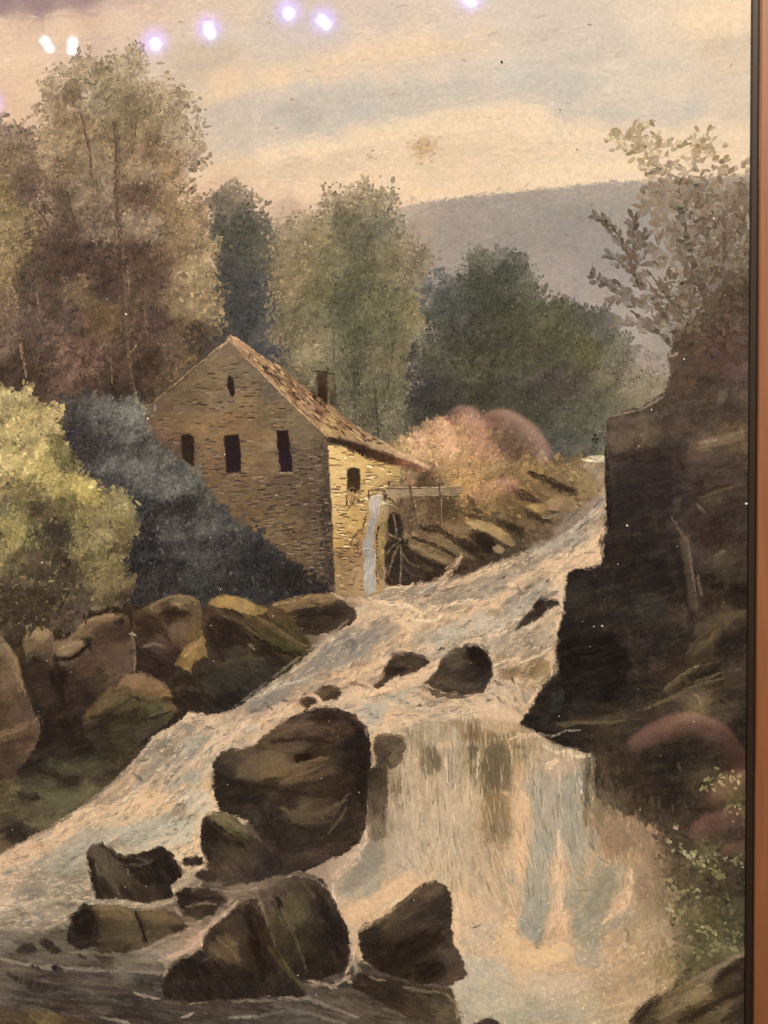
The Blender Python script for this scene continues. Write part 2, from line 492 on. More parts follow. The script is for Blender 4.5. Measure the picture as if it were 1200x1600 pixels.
# ---- painter's notes for the rocks: soft patches and drawn passages
NOTES = {
'large two headed brown boulder on the left bank': '''P 86704f .6 40,990 55,978 72,978 80,990 75,1000 50,1000
L 9a8058 3 .6 38,992 48,986 60,988
P 7a6448 .6 80,1005 100,998 130,1000 138,1005 120,1018 95,1028 82,1020
L 8e785a 3 .6 90,1015 112,1006 132,1002
P 2c231c .7 80,1025 92,1022 92,1060 100,1105 90,1100 84,1060
L 241b15 4 .7 90,1030 115,1028 130,1014 140,1006
P 3a2d24 .6 40,1035 75,1030 82,1070 88,1110 70,1110 52,1065
P 5c4a3a .5 150,1010 200,1000 208,1050 180,1055 150,1040
L 8a7352 4 .6 112,990 130,975 150,966 175,961
P 40332a .6 150,975 190,965 200,985 180,1000 150,1000 135,990
P 2a211a .8 182,965 195,963 197,975 186,976
P 2e251d .8 128,998 140,992 148,1000 140,1008 130,1006
L 7a6650 2.5 .6 206,990 211,1015 210,1048
L a8987c 2 .6 204,990 212,993
P 2e241d .6 110,1075 150,1085 180,1066 160,1095 130,1110 105,1100''',
'big slanting boulder with an ochre lit top on the left bank': '''P 2c231b .7 318,975 335,955 360,965 385,985 400,1005 385,1010 360,1010 335,1015 322,1000
L 5e5038 4 .6 350,962 380,975 410,1000
L 6a5a3e 4 .55 405,965 430,980 460,1000 480,1010
P 4a4a2c .5 400,985 440,1000 470,1010 450,1025 415,1010
L 241c15 5 .6 400,995 430,1012 460,1025
P 2a221a .6 405,1015 440,1025 460,1030 440,1045 415,1040
P 363226 .5 320,1040 380,1030 400,1050 360,1090 320,1085
L 7a6c50 3 .6 388,1008 398,1014
P 241e19 .6 335,1085 375,1075 385,1095 350,1112 330,1105
L 4c4030 4 .5 270,1080 290,1075 310,1080
P 2a211a .6 275,1085 310,1085 330,1100 310,1110 280,1105
P 2e251c .7 266,1060 285,1050 303,1052 300,1068 275,1072''',
'brown boulder in shade behind the left rock pair': '''L 80694a 3 .6 240,945 262,934 290,932 310,940
P 2c2219 .7 250,957 275,950 300,955 290,965 262,965
P 6a5644 .5 262,975 285,965 300,980 285,995 265,990
P 352920 .6 212,1000 240,1020 250,1040 225,1045 214,1030
L 75614e 3 .6 222,1012 238,1006 250,1009''',
'rounded mossy green boulder above the side stream': '''P 86694a .6 186,1072 200,1058 220,1053 245,1062 262,1078 240,1082 210,1080
L 33291c 4 .55 205,1088 235,1096 265,1090
P 5c5638 .5 215,1085 250,1085 262,1100 240,1112 215,1105
P 2e261b .65 150,1115 175,1110 195,1120 185,1130 160,1128
P 6a583c .5 140,1110 165,1092 190,1090 180,1105 155,1115
P 3c382a .6 170,1135 200,1130 212,1150 200,1170 175,1165
L 2a221a 4 .6 220,1125 245,1120 266,1112''',
'tall brown cliff rock cut off by the left edge': '''L 84704f 3 .6 8,1008 22,1030 30,1060 40,1085
P 6e5a44 .5 0,1030 18,1030 25,1070 10,1090 0,1085
P 3e3027 .6 0,1160 30,1150 50,1145 58,1155 35,1175 0,1190
L 7c664c 3 .55 0,1150 30,1142 50,1130 60,1120
P 544336 .5 20,1090 45,1090 58,1120 40,1130 15,1125
L 33291f 4 .6 32,1030 45,1075 62,1120 66,1150''',
'dark mossy bank falling to the stream at the left': '''P 2a211a .6 60,1125 130,1150 125,1185 90,1190 60,1170
P 565039 .5 85,1195 120,1190 125,1210 95,1215
P 2a221b .6 15,1195 60,1190 70,1210 30,1220
P 5e5a40 .5 75,1245 120,1225 150,1225 140,1250 100,1262 75,1262
P 2c241d .65 10,1295 32,1290 38,1308 20,1318 2,1312
P 241d17 .65 45,1240 60,1235 66,1250 50,1255
P 66603f .45 40,1275 80,1275 90,1285 50,1295
P 33291f .6 150,1185 190,1180 180,1210 160,1215
L 75684a 3 .5 5,1268 20,1265
P 4a4532 .5 100,1195 170,1185 190,1200 150,1215 110,1212''',
'very large dark brown boulder splitting the stream': '''P 6a583e .6 385,1185 420,1170 445,1175 460,1195 440,1212 400,1222 365,1215 370,1195
P 5c4c3a .5 430,1155 470,1150 490,1165 470,1178 440,1172
P 20180f .8 455,1182 465,1176 485,1175 492,1182 480,1190 462,1194
P 2a2018 .7 425,1158 440,1152 480,1150 470,1160 440,1163
P 6a5844 .45 455,1195 482,1192 480,1208 455,1215
L 6e5c44 3 .6 455,1198 475,1192 490,1188 505,1183
L 66543e 3 .55 440,1222 462,1212 485,1205 505,1195
P 33271e .65 440,1225 500,1215 540,1200 560,1220 540,1250 480,1248 440,1240
P 2a221b .7 332,1200 345,1205 380,1222 410,1235 430,1250 400,1260 360,1255 335,1235
L 5c4e38 4 .6 442,1262 470,1272 500,1270 530,1255 545,1240
P 54472f .4 460,1262 500,1262 490,1278 465,1280
P 2e251d .6 430,1275 460,1290 510,1285 550,1265 560,1300 520,1320 470,1330 430,1330
L 5e5040 2 .6 515,1300 525,1288 535,1275
L 574a38 2 .5 520,1275 530,1262
P 2c231b .7 470,1125 500,1112 525,1112 540,1125 520,1130 490,1130
P 57473a .4 480,1135 510,1138 505,1152 480,1150
L 5a4a38 3 .55 470,1140 500,1135 520,1142
P 241c16 .7 545,1120 570,1140 576,1190 568,1260 555,1240 558,1180
L 9a8c78 2 .5 571,1138 573,1150''',
'dark boulder with an olive top below the very large boulder': '''P 6e6242 .6 340,1270 362,1276 385,1298 370,1302 348,1285
P 5a5a38 .5 365,1285 385,1300 395,1315 378,1310
P 2a221b .7 318,1285 332,1285 350,1305 340,1320 322,1312
L 241d17 4 .6 335,1285 355,1302 385,1325
P 4a3f30 .5 345,1320 380,1325 410,1345 390,1360 350,1350''',
'notched dark boulder in the left stream': '''P 564a3c .5 142,1328 158,1322 172,1336 165,1355 150,1350
P 241d17 .75 165,1325 185,1338 205,1345 195,1352 178,1345
P 4c4334 .6 170,1350 195,1358 195,1375 180,1395 165,1380
P 231c16 .75 205,1358 225,1352 240,1340 262,1335 280,1355 270,1380 230,1385 210,1375
L 54473a 3 .6 198,1352 225,1350 238,1344
P 2a211b .7 140,1345 150,1360 160,1400 150,1404
P 30271f .6 190,1385 215,1390 215,1408 195,1405
L 6a5a48 2 .5 198,1356 202,1366
L 6e6048 3 .55 150,1350 155,1365''',
'broad olive mossy boulder at the lower left': '''P 231c16 .75 112,1435 128,1418 145,1420 150,1445 135,1465 115,1462
P 66563a .6 150,1420 190,1416 212,1425 205,1438 170,1435
L 746442 3 .55 155,1420 185,1420 205,1430
P 3a3122 .6 155,1440 180,1440 180,1455 160,1458
P 504530 .5 180,1440 215,1440 220,1465 195,1480 175,1470
L 2a211a 3 .65 213,1428 220,1448 228,1468
P 6a583c .55 225,1425 255,1424 280,1440 260,1448 235,1442
P 3a2e22 .6 262,1446 285,1440 290,1452 270,1460''',
'long dark boulder at the bottom edge left of the cleft': '''P 52422f .55 330,1470 350,1465 372,1490 380,1515 355,1505 340,1490
L 6a583e 3 .6 340,1468 358,1482 372,1500
P 241c16 .7 268,1510 295,1495 320,1505 335,1525 300,1535 265,1530
P 201812 .65 390,1425 405,1470 425,1520 410,1540 395,1500 385,1460
P 44382a .5 345,1440 375,1425 392,1450 385,1480 360,1470
L 5c4c3a 3 .5 360,1422 380,1412 398,1408
L 54472c 4 .55 430,1480 455,1520 478,1548
P 2a211a .6 320,1535 380,1525 400,1550 330,1555''',
'dark boulder with a pale cleft at the bottom centre': '''P 5e5040 .55 405,1392 430,1376 460,1368 450,1385 425,1400 412,1410
P 241c16 .75 425,1400 438,1400 445,1420 435,1422
P 4c442e .5 445,1400 475,1385 490,1420 470,1450 450,1440
P 241d17 .65 500,1390 525,1430 542,1480 530,1505 512,1470 500,1430
L 5a4e38 3 .55 440,1420 455,1450 470,1490 480,1520
P 36301f .5 470,1450 490,1450 500,1490 480,1505
P 2a221a .7 485,1460 500,1462 498,1480 486,1478
L 7a6854 3 .6 470,1370 490,1372 505,1385''',
'smooth dark triangular boulder below the waterfall': '''P 57493a .5 650,1388 680,1378 698,1390 690,1400 660,1405
P 4e4230 .5 610,1425 640,1410 660,1420 640,1440 605,1445
P 241b14 .7 610,1475 650,1465 690,1455 700,1470 670,1490 620,1495
L 64543e 3 .55 565,1455 595,1438 630,1410 655,1390
P 28201a .6 570,1470 590,1465 610,1485 600,1505 575,1495
P 54473a .5 685,1480 708,1478 722,1500 700,1508
P 201812 .6 640,1505 690,1500 700,1520 660,1530
L 5a5038 2 .5 632,1435 645,1425''',
'round dark boulder nearest the cliff in the rapids': '''P 4e4436 .5 695,1030 715,1018 725,1030 710,1045 698,1045
P 1f1813 .7 730,1012 755,1015 766,1040 745,1045 730,1030
P 544a3c .5 680,1060 710,1062 740,1068 730,1080 700,1078''',
'low dark boulder in the middle of the rapids': '''P 52463a .5 630,1028 655,1026 668,1034 650,1042
P 221b15 .7 602,1042 630,1040 640,1050 610,1056 598,1064''',
'brown slanting rock in the bottom right corner': '''P 2c2319 .65 985,1596 1012,1570 1024,1558 1020,1575 1000,1600
P 8a7654 .5 1050,1565 1080,1550 1110,1535 1105,1550 1070,1570
P 2a2017 .65 1062,1598 1100,1573 1140,1552 1166,1542 1166,1552 1130,1566 1085,1600
P 2c2318 .65 1124,1528 1140,1508 1166,1492 1166,1505 1145,1522 1130,1535
P 86745a .5 1080,1535 1115,1515 1160,1486 1150,1500 1110,1528
P 54483a .5 1140,1525 1160,1515 1162,1530 1142,1540
P 6e5e42 .5 1000,1590 1040,1575 1060,1575 1040,1595''',
'tall dark brown cliff face along the right side of the stream': '''P 544737 .5 1060,830 1078,830 1085,900 1090,950 1075,950 1068,890
L 66574a 3 .55 1073,840 1080,880 1085,920
L 6a5a4a 3 .5 1050,810 1075,850
P 50473a .5 1115,862 1135,862 1130,880 1112,890
P 241c16 .7 1105,910 1130,908 1132,922 1110,925
P 241c16 .7 1140,918 1167,912 1167,930 1145,930
P 2a211a .7 1098,935 1120,935 1115,945 1098,944
P 4e4434 .55 1100,960 1140,955 1166,950 1166,965 1140,972 1100,985 1080,1000 1085,975
P 5a4d34 .5 1075,1020 1095,1000 1120,985 1140,975 1120,1000 1095,1020 1080,1030
P 2a221d .7 1115,1005 1166,975 1166,1030 1125,1030
P 241d18 .7 1075,1070 1095,1048 1125,1035 1122,1055 1095,1065
L 6a5c42 3 .6 1040,1075 1065,1055 1090,1040
L 6a5c44 3 .55 1080,1068 1110,1058 1130,1050 1160,1045
P 44392c .5 1125,1040 1166,1030 1166,1080 1130,1080
P 54483a .5 1040,1090 1060,1080 1100,1075 1130,1070 1110,1090 1060,1100
L 746548 5 .6 1085,1085 1093,1090 1095,1100
L 5c5038 3 .55 870,1130 885,1134 905,1128 935,1130 985,1125
P 30281f .5 960,1130 1000,1110 1030,1100 1020,1130 980,1145
P 1a1512 .6 880,1000 960,985 990,1040 960,1100 880,1100 870,1040
P 33302a .45 1000,920 1040,930 1050,960 1010,975 985,950
P 302c26 .4 880,920 910,900 930,920 910,950 885,950
P 1e1815 .55 960,870 1040,870 1060,930 1000,930 960,915
P 2e2a24 .5 890,1090 940,1085 935,1100 895,1110
P 2c322c .4 862,1080 885,1075 880,1110 858,1115
P 62553f .5 1000,640 1018,650 1012,680 1000,690 992,670
P 5c4f40 .5 950,655 990,650 990,700 960,715 950,700
P 3a302b .6 1030,690 1080,690 1075,715 1035,712
P 6e5e48 .6 1095,690 1120,682 1166,668 1166,690 1120,700 1098,700
L 8a745c 3 .6 1096,692 1115,688
P 3a2f28 .55 1080,660 1100,640 1110,650 1095,668
P 2a2220 .6 955,725 1050,710 1055,790 955,830
P 4a3d38 .5 1075,700 1120,705 1110,740 1080,740
P 4a3e34 .5 1095,745 1166,730 1166,760 1100,765
L 33281f 3 .6 1078,780 1110,765 1140,758
P 554a3c .4 1050,775 1070,770 1065,800 1050,805
P 54443c .5 1050,560 1100,530 1166,520 1166,600 1100,590 1060,590
P 4c3d38 .5 1080,540 1130,535 1140,580 1090,585
P 6a5d4c .5 1120,610 1140,605 1135,630 1120,635
L 8a7a66 3 .6 1047,556 1062,552
P 1e1815 .6 835,1140 870,1148 905,1160 925,1172 900,1170 860,1160
L 8a7c68 2.5 .6 845,1147 865,1150 880,1143 905,1141
L 1c1613 4 .6 946,700 949,760 952,830''',
'rocky bank of slanting stone between the mill and the rapids': '''P 33271c .7 836,738 860,748 885,755 905,762 910,772 885,772 858,760
P 2c2218 .7 806,772 820,775 840,782 842,788 825,788 812,782
P 2a2017 .7 822,797 838,803 852,812 868,815 862,820 840,815 826,805
P 2a2018 .7 857,795 872,790 876,800 862,806
P 2c2218 .7 780,812 800,815 820,825 825,838 805,838 790,826
P 8a7550 .6 775,805 786,798 790,806 780,812
P 241b13 .7 738,826 758,830 775,842 790,862 770,868 750,860 740,845
P 2a2017 .7 655,822 685,828 690,835 660,832
P 8a7452 .55 700,826 730,825 738,835 715,838
P 2a2018 .7 708,838 738,846 755,862 735,868 715,855
P 96805a .6 630,848 655,850 690,866 715,880 690,882 655,868
L 2c2218 4 .65 640,862 670,878 690,886
P 7a6848 .55 655,840 690,842 725,862 740,875 720,876 690,862
L 2c2218 4 .6 645,840 680,852 710,868
P 66583c .5 655,880 680,884 678,895 658,892
P 2a2019 .65 640,895 690,890 700,905 660,915
P 5a4c3a .5 850,838 868,828 872,838 855,846
P 8a7650 .5 900,745 930,735 945,745 940,765 915,775 905,760''',
'tall grey brown tree with feathery crown at the left of the painting': '''F a89878 1 180,100 205,70 225,95 230,120 200,125 170,120
F 9a8a6c 1 70,110 100,100 120,110 110,135 75,140
F 84745a .8 110,120 140,125 165,140 150,160 120,160 95,150
F b8a890 .9 132,142 150,140 158,155 145,162 132,155
F 86765c .9 165,150 220,140 235,165 215,200 180,205 160,180
F 7a694f .7 85,140 115,140 120,160 95,165
F a49274 .8 250,175 290,185 300,210 280,230 250,220
F 7c684e .8 230,200 250,210 255,250 235,255
F 9c8a6a .7 75,190 110,180 125,200 105,230 78,235
F a08c6c .7 60,220 100,215 120,240 90,255 60,250
F 6a5846 .8 40,280 90,260 110,290 80,320 50,310
F 8c7a60 .7 105,235 150,225 170,250 150,280 115,270
F 9a8870 .8 150,265 175,255 185,290 165,310 150,295
F 9c8870 .8 210,260 235,250 250,275 235,290 212,285
F 5c4a3e .9 190,300 230,292 250,310 235,335 195,325
F 94826c .8 200,340 230,330 255,355 245,385 215,370
F 8c7a64 .7 130,330 165,320 185,350 165,385 130,370
F 54443a .8 70,350 110,330 130,380 120,430 80,420
F 4c3c34 .8 150,390 185,380 190,430 175,470 140,450 135,410
F 9c8663 .8 265,320 300,310 320,345 305,385 270,370
F 5a483a .8 205,390 250,380 265,430 245,470 215,450
F a08c68 .9 275,400 310,395 335,440 330,490 300,500 280,470
F 7a6550 .7 95,440 125,435 135,465 115,480 95,470
F 806a58 .8 60,500 95,505 105,530 90,545 70,540
F 84685a .8 85,540 115,540 118,575 95,605 75,600
F 705c42 .8 140,480 175,475 180,520 165,550 140,530
F 42352c .9 120,560 160,550 170,610 130,615
F 4a3b30 .8 225,540 255,545 250,600 225,600
F 6a5642 .7 255,520 290,510 300,540 280,570 258,560
F 453a30 .8 285,500 330,510 320,550 295,555
L 5a483a 2 .5 122,160 128,180 134,205 140,235 143,260
L 5e4c3c 2 .45 205,180 207,205 204,230
L 6a5846 2 .45 160,200 158,225 162,250
L 4c3e34 2 .45 100,310 110,335 122,360
L 54443a 2 .45 60,330 75,350 95,385''',
'pale brown feathery tree crown at the far left edge': '''F 6e5c48 .8 30,200 60,215 72,240 45,250 25,230
F 8e7a60 .7 0,230 25,240 20,280 0,285
F 5e4e40 .8 30,270 70,260 75,310 50,340 25,310
F 94805e .8 20,330 60,320 70,370 45,400 15,380
F 5a4a3e .8 40,430 75,420 80,480 50,490
F 846e58 .7 0,440 25,450 35,500 10,520 0,510''',
'tall light green tree behind the mill chimney': '''F 96886a .8 420,370 450,350 475,345 480,375 445,390
F 6a644e .9 510,340 560,330 580,360 560,400 520,390
F 8a7c60 .8 560,300 590,290 610,310 590,325 565,320
F 86795a .8 430,410 470,400 500,420 480,455 440,450
F 5a5743 .9 520,430 560,420 580,460 550,500 515,480
F 827658 .8 600,370 640,365 655,400 630,430 600,410
F 626049 .8 590,440 630,450 640,490 610,510 585,480
F 857a5a .8 630,480 670,470 672,520 640,530
F 6a654b .8 430,480 480,470 500,510 470,540 430,520
F 8e8262 1 460,540 500,535 510,560 480,575 460,565
F 54513e .8 530,520 580,520 590,570 560,600 530,570
F 747058 .8 590,620 630,610 640,660 610,690 585,670
F 46453a .9 545,560 562,560 560,680 548,680
F 4a483a .8 580,640 595,640 600,690 585,690
F 47444a .9 400,540 440,535 455,560 440,575 410,560
F b0a07c .3 430,345 480,335 520,320 600,300 640,350 600,330 540,320 480,350''',
'dark blue green spreading tree above the ochre bush': '''F 66665a .8 735,395 780,392 800,410 770,420 735,415
F 44463a .9 720,430 780,430 800,470 760,500 715,480
F 5e5e4c .8 800,430 840,430 850,460 815,470
F 5c5a44 .8 840,490 890,480 900,520 860,530
F 403f34 .9 700,520 760,510 790,560 740,590 700,570
F 5a563f .8 880,540 930,530 940,570 900,590
F 383630 .9 640,610 690,600 700,640 660,670 640,650
F 4a4a42 .8 780,600 850,590 870,630 820,650 780,640
F 565848 .8 870,640 940,630 940,690 880,690''',
'dark blue green tree standing behind the mill gable': '''F 827660 .7 350,298 375,290 395,305 370,318
F 44453c .9 340,350 390,345 400,400 360,420 335,390
F 5a584a .8 400,370 430,380 435,430 405,430
F 3c3c38 .9 350,440 400,430 410,500 370,540 340,500''',
'blue grey bush in shade on the bank below the mill': '''F 7c7a6f .9 195,640 225,628 240,640 225,670 200,665
F 6c6a60 .8 150,625 190,630 185,650 155,650
F 3c3836 .9 105,660 140,650 145,690 115,700
F 34302e .9 120,690 165,680 180,715 150,725
F 68675e .8 160,705 200,700 240,715 230,745 180,735
F 68665c .8 205,740 270,740 310,760 290,775 230,765
F 2e2c2c .9 180,770 225,775 250,800 215,820 190,800
F 302e2c .9 265,775 300,785 305,815 275,805
F 5a584f .8 240,800 285,815 330,800 350,830 310,840 260,830
F 2a2928 .9 380,850 430,860 470,895 420,910 380,890
F 504e49 .7 290,870 340,860 350,885 310,890
F 25211f .9 440,890 500,900 515,925 450,935''',
'bright yellow green bush catching the light at the left edge': '''F b8a66a .9 10,640 60,630 80,660 60,700 20,690
F 7a7044 .8 75,690 110,700 105,725 80,720
F c0ac66 .9 30,720 80,720 110,750 70,760 20,750
F 6a6038 .9 20,755 60,760 50,790 15,790
F bca858 .9 110,750 150,760 160,785 125,790
F 453b26 .9 50,785 75,780 80,800 55,805
F 5c5430 .9 85,785 130,785 140,815 100,820
F 9a8c50 .8 0,800 40,800 50,840 15,850
F 3c3424 1 60,820 100,815 110,860 80,880 65,850
F 8c8050 .8 115,805 150,800 150,850 130,880 115,850
F 867a48 .8 165,800 205,800 205,840 180,850
F 3a3020 .9 85,870 125,870 120,910 90,915
F 6e6238 .8 150,870 200,870 205,910 165,920
F 382e1f .9 0,920 60,920 100,950 60,975 0,970''',
'ochre autumn bush on the bank beside the mill roof': '''F d0ac7a .9 655,690 690,680 710,700 690,720 660,715
F b89260 .8 700,720 740,715 760,745 720,760
F c09a5a .8 705,750 740,755 735,785 705,780
F 6a5642 .8 755,690 790,680 800,710 770,715
F 54422f .9 650,745 690,748 700,765 660,770''',
'pale peach evening sky with bands of grey blue cloud': '''P d2c6bc .5 400,10 520,20 560,50 540,75 480,85 420,60
P efd3ac .6 400,120 470,100 540,78 600,62 680,55 740,62 720,85 640,95 560,105 500,120 430,140 400,150
P c6bfb0 .6 410,165 480,140 560,128 640,132 700,125 760,120 780,140 720,150 660,165 600,172 560,190 520,205 470,200 420,190
P bbb4a4 .5 420,160 470,155 510,170 500,200 470,195 430,180
P c0bcae .5 560,170 620,165 660,160 640,175 590,185
P f4dab2 .6 400,240 470,215 540,218 560,200 620,190 680,170 740,165 800,160 800,190 740,210 680,215 620,222 560,232 500,245 440,250 400,262
P dfc8a8 .5 440,265 520,245 560,255 520,275 460,280 425,275
P f2d6ae .5 480,285 560,268 640,265 660,275 600,285 540,295
P dcc6a6 .4 620,240 680,225 760,220 790,235 720,250 650,252
P e4cca8 .4 620,275 720,262 800,265 760,285 660,285
P f0d4aa .5 600,290 700,288 800,282 800,300 700,308 620,315
P c8c2b2 .5 870,80 930,75 960,90 920,110 880,100
P c4c0b2 .5 820,110 900,105 960,120 940,145 880,160 840,155 800,140
P f2dab4 .65 800,162 830,162 860,175 885,190 930,198 980,198 960,215 900,225 840,215 800,215
P c6c1b2 .5 870,170 930,165 1000,170 1040,175 1020,190 960,192 900,185
P cac4b4 .5 1060,160 1110,165 1100,185 1060,190
P f4dcb4 .55 800,255 900,248 990,245 1000,270 920,285 800,298
P ecd6b4 .5 1050,195 1165,185 1165,240 1100,230
P d8caae .4 1140,40 1165,60 1165,100 1130,90
P f4deb8 .5 1040,15 1165,15 1160,60 1080,65
P d0c8b6 .4 980,90 1060,85 1080,110 1010,120
P e8ccaa .4 0,30 100,25 200,20 220,50 120,65 0,80
P cdbca4 .45 240,70 300,60 390,55 380,90 330,110 280,120
P e9cda8 .55 310,150 340,130 400,115 400,140 350,160 310,175
P cac0ae .5 320,175 380,155 395,160 392,240 330,240 310,220
P e4c6a0 .5 300,250 360,248 400,240 400,270 340,270
P d4b896 .45 320,272 370,268 400,275 395,295 340,290
P 94807c .5 -120,-120 250,-120 200,-5 130,12 60,20 0,28 -120,35
L d8c8b0 5 .4 450,118 520,104 580,92
L e8d0ac 5 .4 640,80 700,74 760,78
L d4c4ac 5 .4 720,100 760,110 800,104
L cabfac 4 .4 520,160 580,150 640,148
L e6d2ae 4 .4 660,182 720,178 780,186''',
'sparse leafy tree on the cliff top with open sprays against the sky': '''F 74654f .9 1010,290 1060,275 1110,285 1130,330 1090,350 1040,330
F 6a5c49 1 1060,340 1130,330 1165,350 1165,440 1110,450 1070,400
F 6a5c4a .9 1000,460 1060,450 1100,480 1080,530 1030,510
F a6946e .9 955,208 985,206 1000,220 985,240 960,228
F a5946e .9 1000,192 1022,190 1030,212 1060,225 1040,245 1010,245
F a08e6a .9 1075,210 1100,202 1120,225 1105,245 1075,250
F 94836a .6 1000,250 1050,250 1100,262 1050,285 1005,280
F 5e5142 .8 1080,420 1165,430 1165,520 1110,520 1080,480''',
}
# ------------------------------------------------------------------ the painting
painting = empty('landscape_painting', (0, 0, ZC),
    'old glossy landscape painting of a stone watermill above a foaming waterfall', 'painting')
R = lambda x0, y0, x1, y1: P(f'{x0},{y0} {x1},{y0} {x1},{y1} {x0},{y1}')

# ---- sheet
sheet = R(XMIN, YMIN, XMAX, YMAX)
p = Paint('paper_sheet', painting)
UNDER = field('''0 0 d8c0a0 600 0 dcc8ae 1100 100 dcc8ae 0 400 5c4c3e 150 500 5c4c3e 500 300 b8a488 550 500 66624c 800 400 a09488 780 550 4a4a3e 1000 400 8a7c6a 1100 600 4a3d32 100 800 6e6438 300 850 383432''' + ''' 400 720 66543f 700 760 7c6444 750 860 4a3c2c 700 950 b8a084 850 1000 b09a80 1000 900 2a231e 1050 1100 352b22
 100 1050 3c3026 350 1030 3a2f24 60 1200 3c342a 250 1200 b09c84 450 1200 3e3226 600 1100 c0a68a 750 1300 b8a084 1000 1320 7c6852 1100 1400 4a432f 1100 1580 54462f 200 1340 a89a84 300 1420 5a4c3e 150 1550 40382f 400 1500 352b22 640 1470 33291f 600 1380 c0a68a 800 1550 b8a88c 650 560 54503f 640 650 54503f 700 640 464238 330 450 4c483f 620 700 8c7450 440 700 5c4c3a''')
gy_, gx_ = np.mgrid[0:CH_, 0:CW]
canvas[:] = UNDER(XMIN+gx_.ravel()*QC, YMIN+gy_.ravel()*QC).reshape(CH_, CW, 3)
p.grid(sheet, UNDER, s=6, tone=.05, edge=0).build()

# ---- sky
SKY = field('''-100 -100 b0908c -100 60 dcb898 0 0 90747a 60 8 98797c 120 5 a88886 200 2 c4a698 30 30 c4a490 110 22 cfae98 200 14 dabba2 0 45 e4c0a0 100 40 e6c8a8 200 25 e8cdb0 300 40 dcc8b2 380 40 d8c8b4 450 30 d2c4b4
520 50 d5c5b6 600 20 d9c8b8 700 30 dacbb8 800 20 d8ccba 900 30 d6cbb8 1000 20 e6d5b9 1100 20 f2dcb8 1165 30 f4dcb8 1165 80 dcc8a8 600 -110 dccab4 1100 -110 ecd8b6
30 90 e8caa8 60 140 e4c4a0 250 80 dcc8ae 330 90 cabba4 430 85 d0c5b0 560 70 e8d0b2 650 60 ecd2b2 750 75 e4d0b4 850 80 cfc6b2 950 70 d2c8b4 1050 60 e0d2b8 1130 80 d8c8aa
300 110 c8b8a0 350 130 e6c9a4 430 120 ecceaa 520 105 e2c8a8 600 100 dfcab0 680 110 dccbb4 760 110 d6cab6 850 120 ccc5b3 950 110 d8ceb9 1050 130 ddd0b8 1140 130 dccbae
310 160 d0bea2 350 190 c9bba4 420 150 d4c5ae 480 140 cfc4b0 560 140 cdc6b4 650 140 c9c4b4 720 140 c6c1b2 800 135 ccc7b6 880 150 c4c0b0 960 140 d9cfba 1060 150 dbcfb8 1140 160 dcccb0
400 180 c4bcac 470 190 c0b8a8 560 175 c2beae 640 165 c5bfae 720 165 d8cbb0 800 170 f0d8b4 840 180 eed6b4 880 185 cdc5b2 950 180 cfc6b2 1040 170 d0c6b2 1080 165 c9c2b1 1150 180 dbc8aa
400 220 ccbfaa 450 215 d2c4ac 520 200 d2c6b0 560 210 e6cfae 640 195 ecd4b0 740 200 f0d8b4 840 205 f0d6b2 920 200 e6d0b0 1000 200 e4d2b4 1100 195 ead4b2 1150 220 f0d4ac
330 230 d6c4a8 420 245 eed2ac 500 235 f0d4ae 600 230 ecd2ae 660 240 e2c8a4 740 235 ead0ae 850 230 e6cfae 950 225 e6d2b2 1050 230 f0d8b0
320 270 e6c8a2 400 275 e2c6a2 450 265 d8c0a0 520 260 e0c6a4 600 260 ead0aa 700 260 e4cba8 800 255 ecd2ac 900 260 f2d8b0 990 265 f4dab2
330 290 dcb894 420 300 e4c29c 480 295 eecaa2 560 290 f0cfa6 640 295 f0d0a6 720 285 f0d2aa 820 280 f0d4ac 940 275 f0d6ae
0 180 dcb894 -100 250 c8a888 60 200 d8b48e 350 320 d0ae8c 450 330 c0a284 560 330 c0a284''', soft=16)
SKY = tinted(SKY, (0, 1, 3), toward=(228, 206, 180), k=.26)  # mauve top left corner is a reflection mixed into the sky colours
p = Paint('painted_sky', painting, 'pale peach evening sky with bands of grey blue cloud')
skyP = R(XMIN, YMIN, XMAX, 420)
p.grid(skyP, SKY, s=3.0, tone=.022, tsc=26, ani=(-7, 3.0), seed=11, hue=.012)
p.dabs(R(XMIN, YMIN, XMAX, 330), SKY, cover=.16, L=13, W=2.6, ang=-8, angj=14, jit=.016)
p.dabs(P('560,40 700,40 840,60 700,100 480,130 380,130'), SKY, cover=.25, L=12, W=2.2, ang=-10, angj=14, jit=.02, mul=1.02, feather=14)
p.dabs(P('380,170 470,140 760,115 860,150 640,170 480,205 400,215'), SKY, cover=.3, L=11, W=2.2, ang=-9, angj=16, jit=.022, feather=14)
p.dabs(P('540,215 640,190 740,172 840,168 880,190 830,205 700,215 560,230'), SKY, cover=.3, L=12, W=2.2, ang=-7, angj=12, jit=.014, mul=1.015, feather=6)
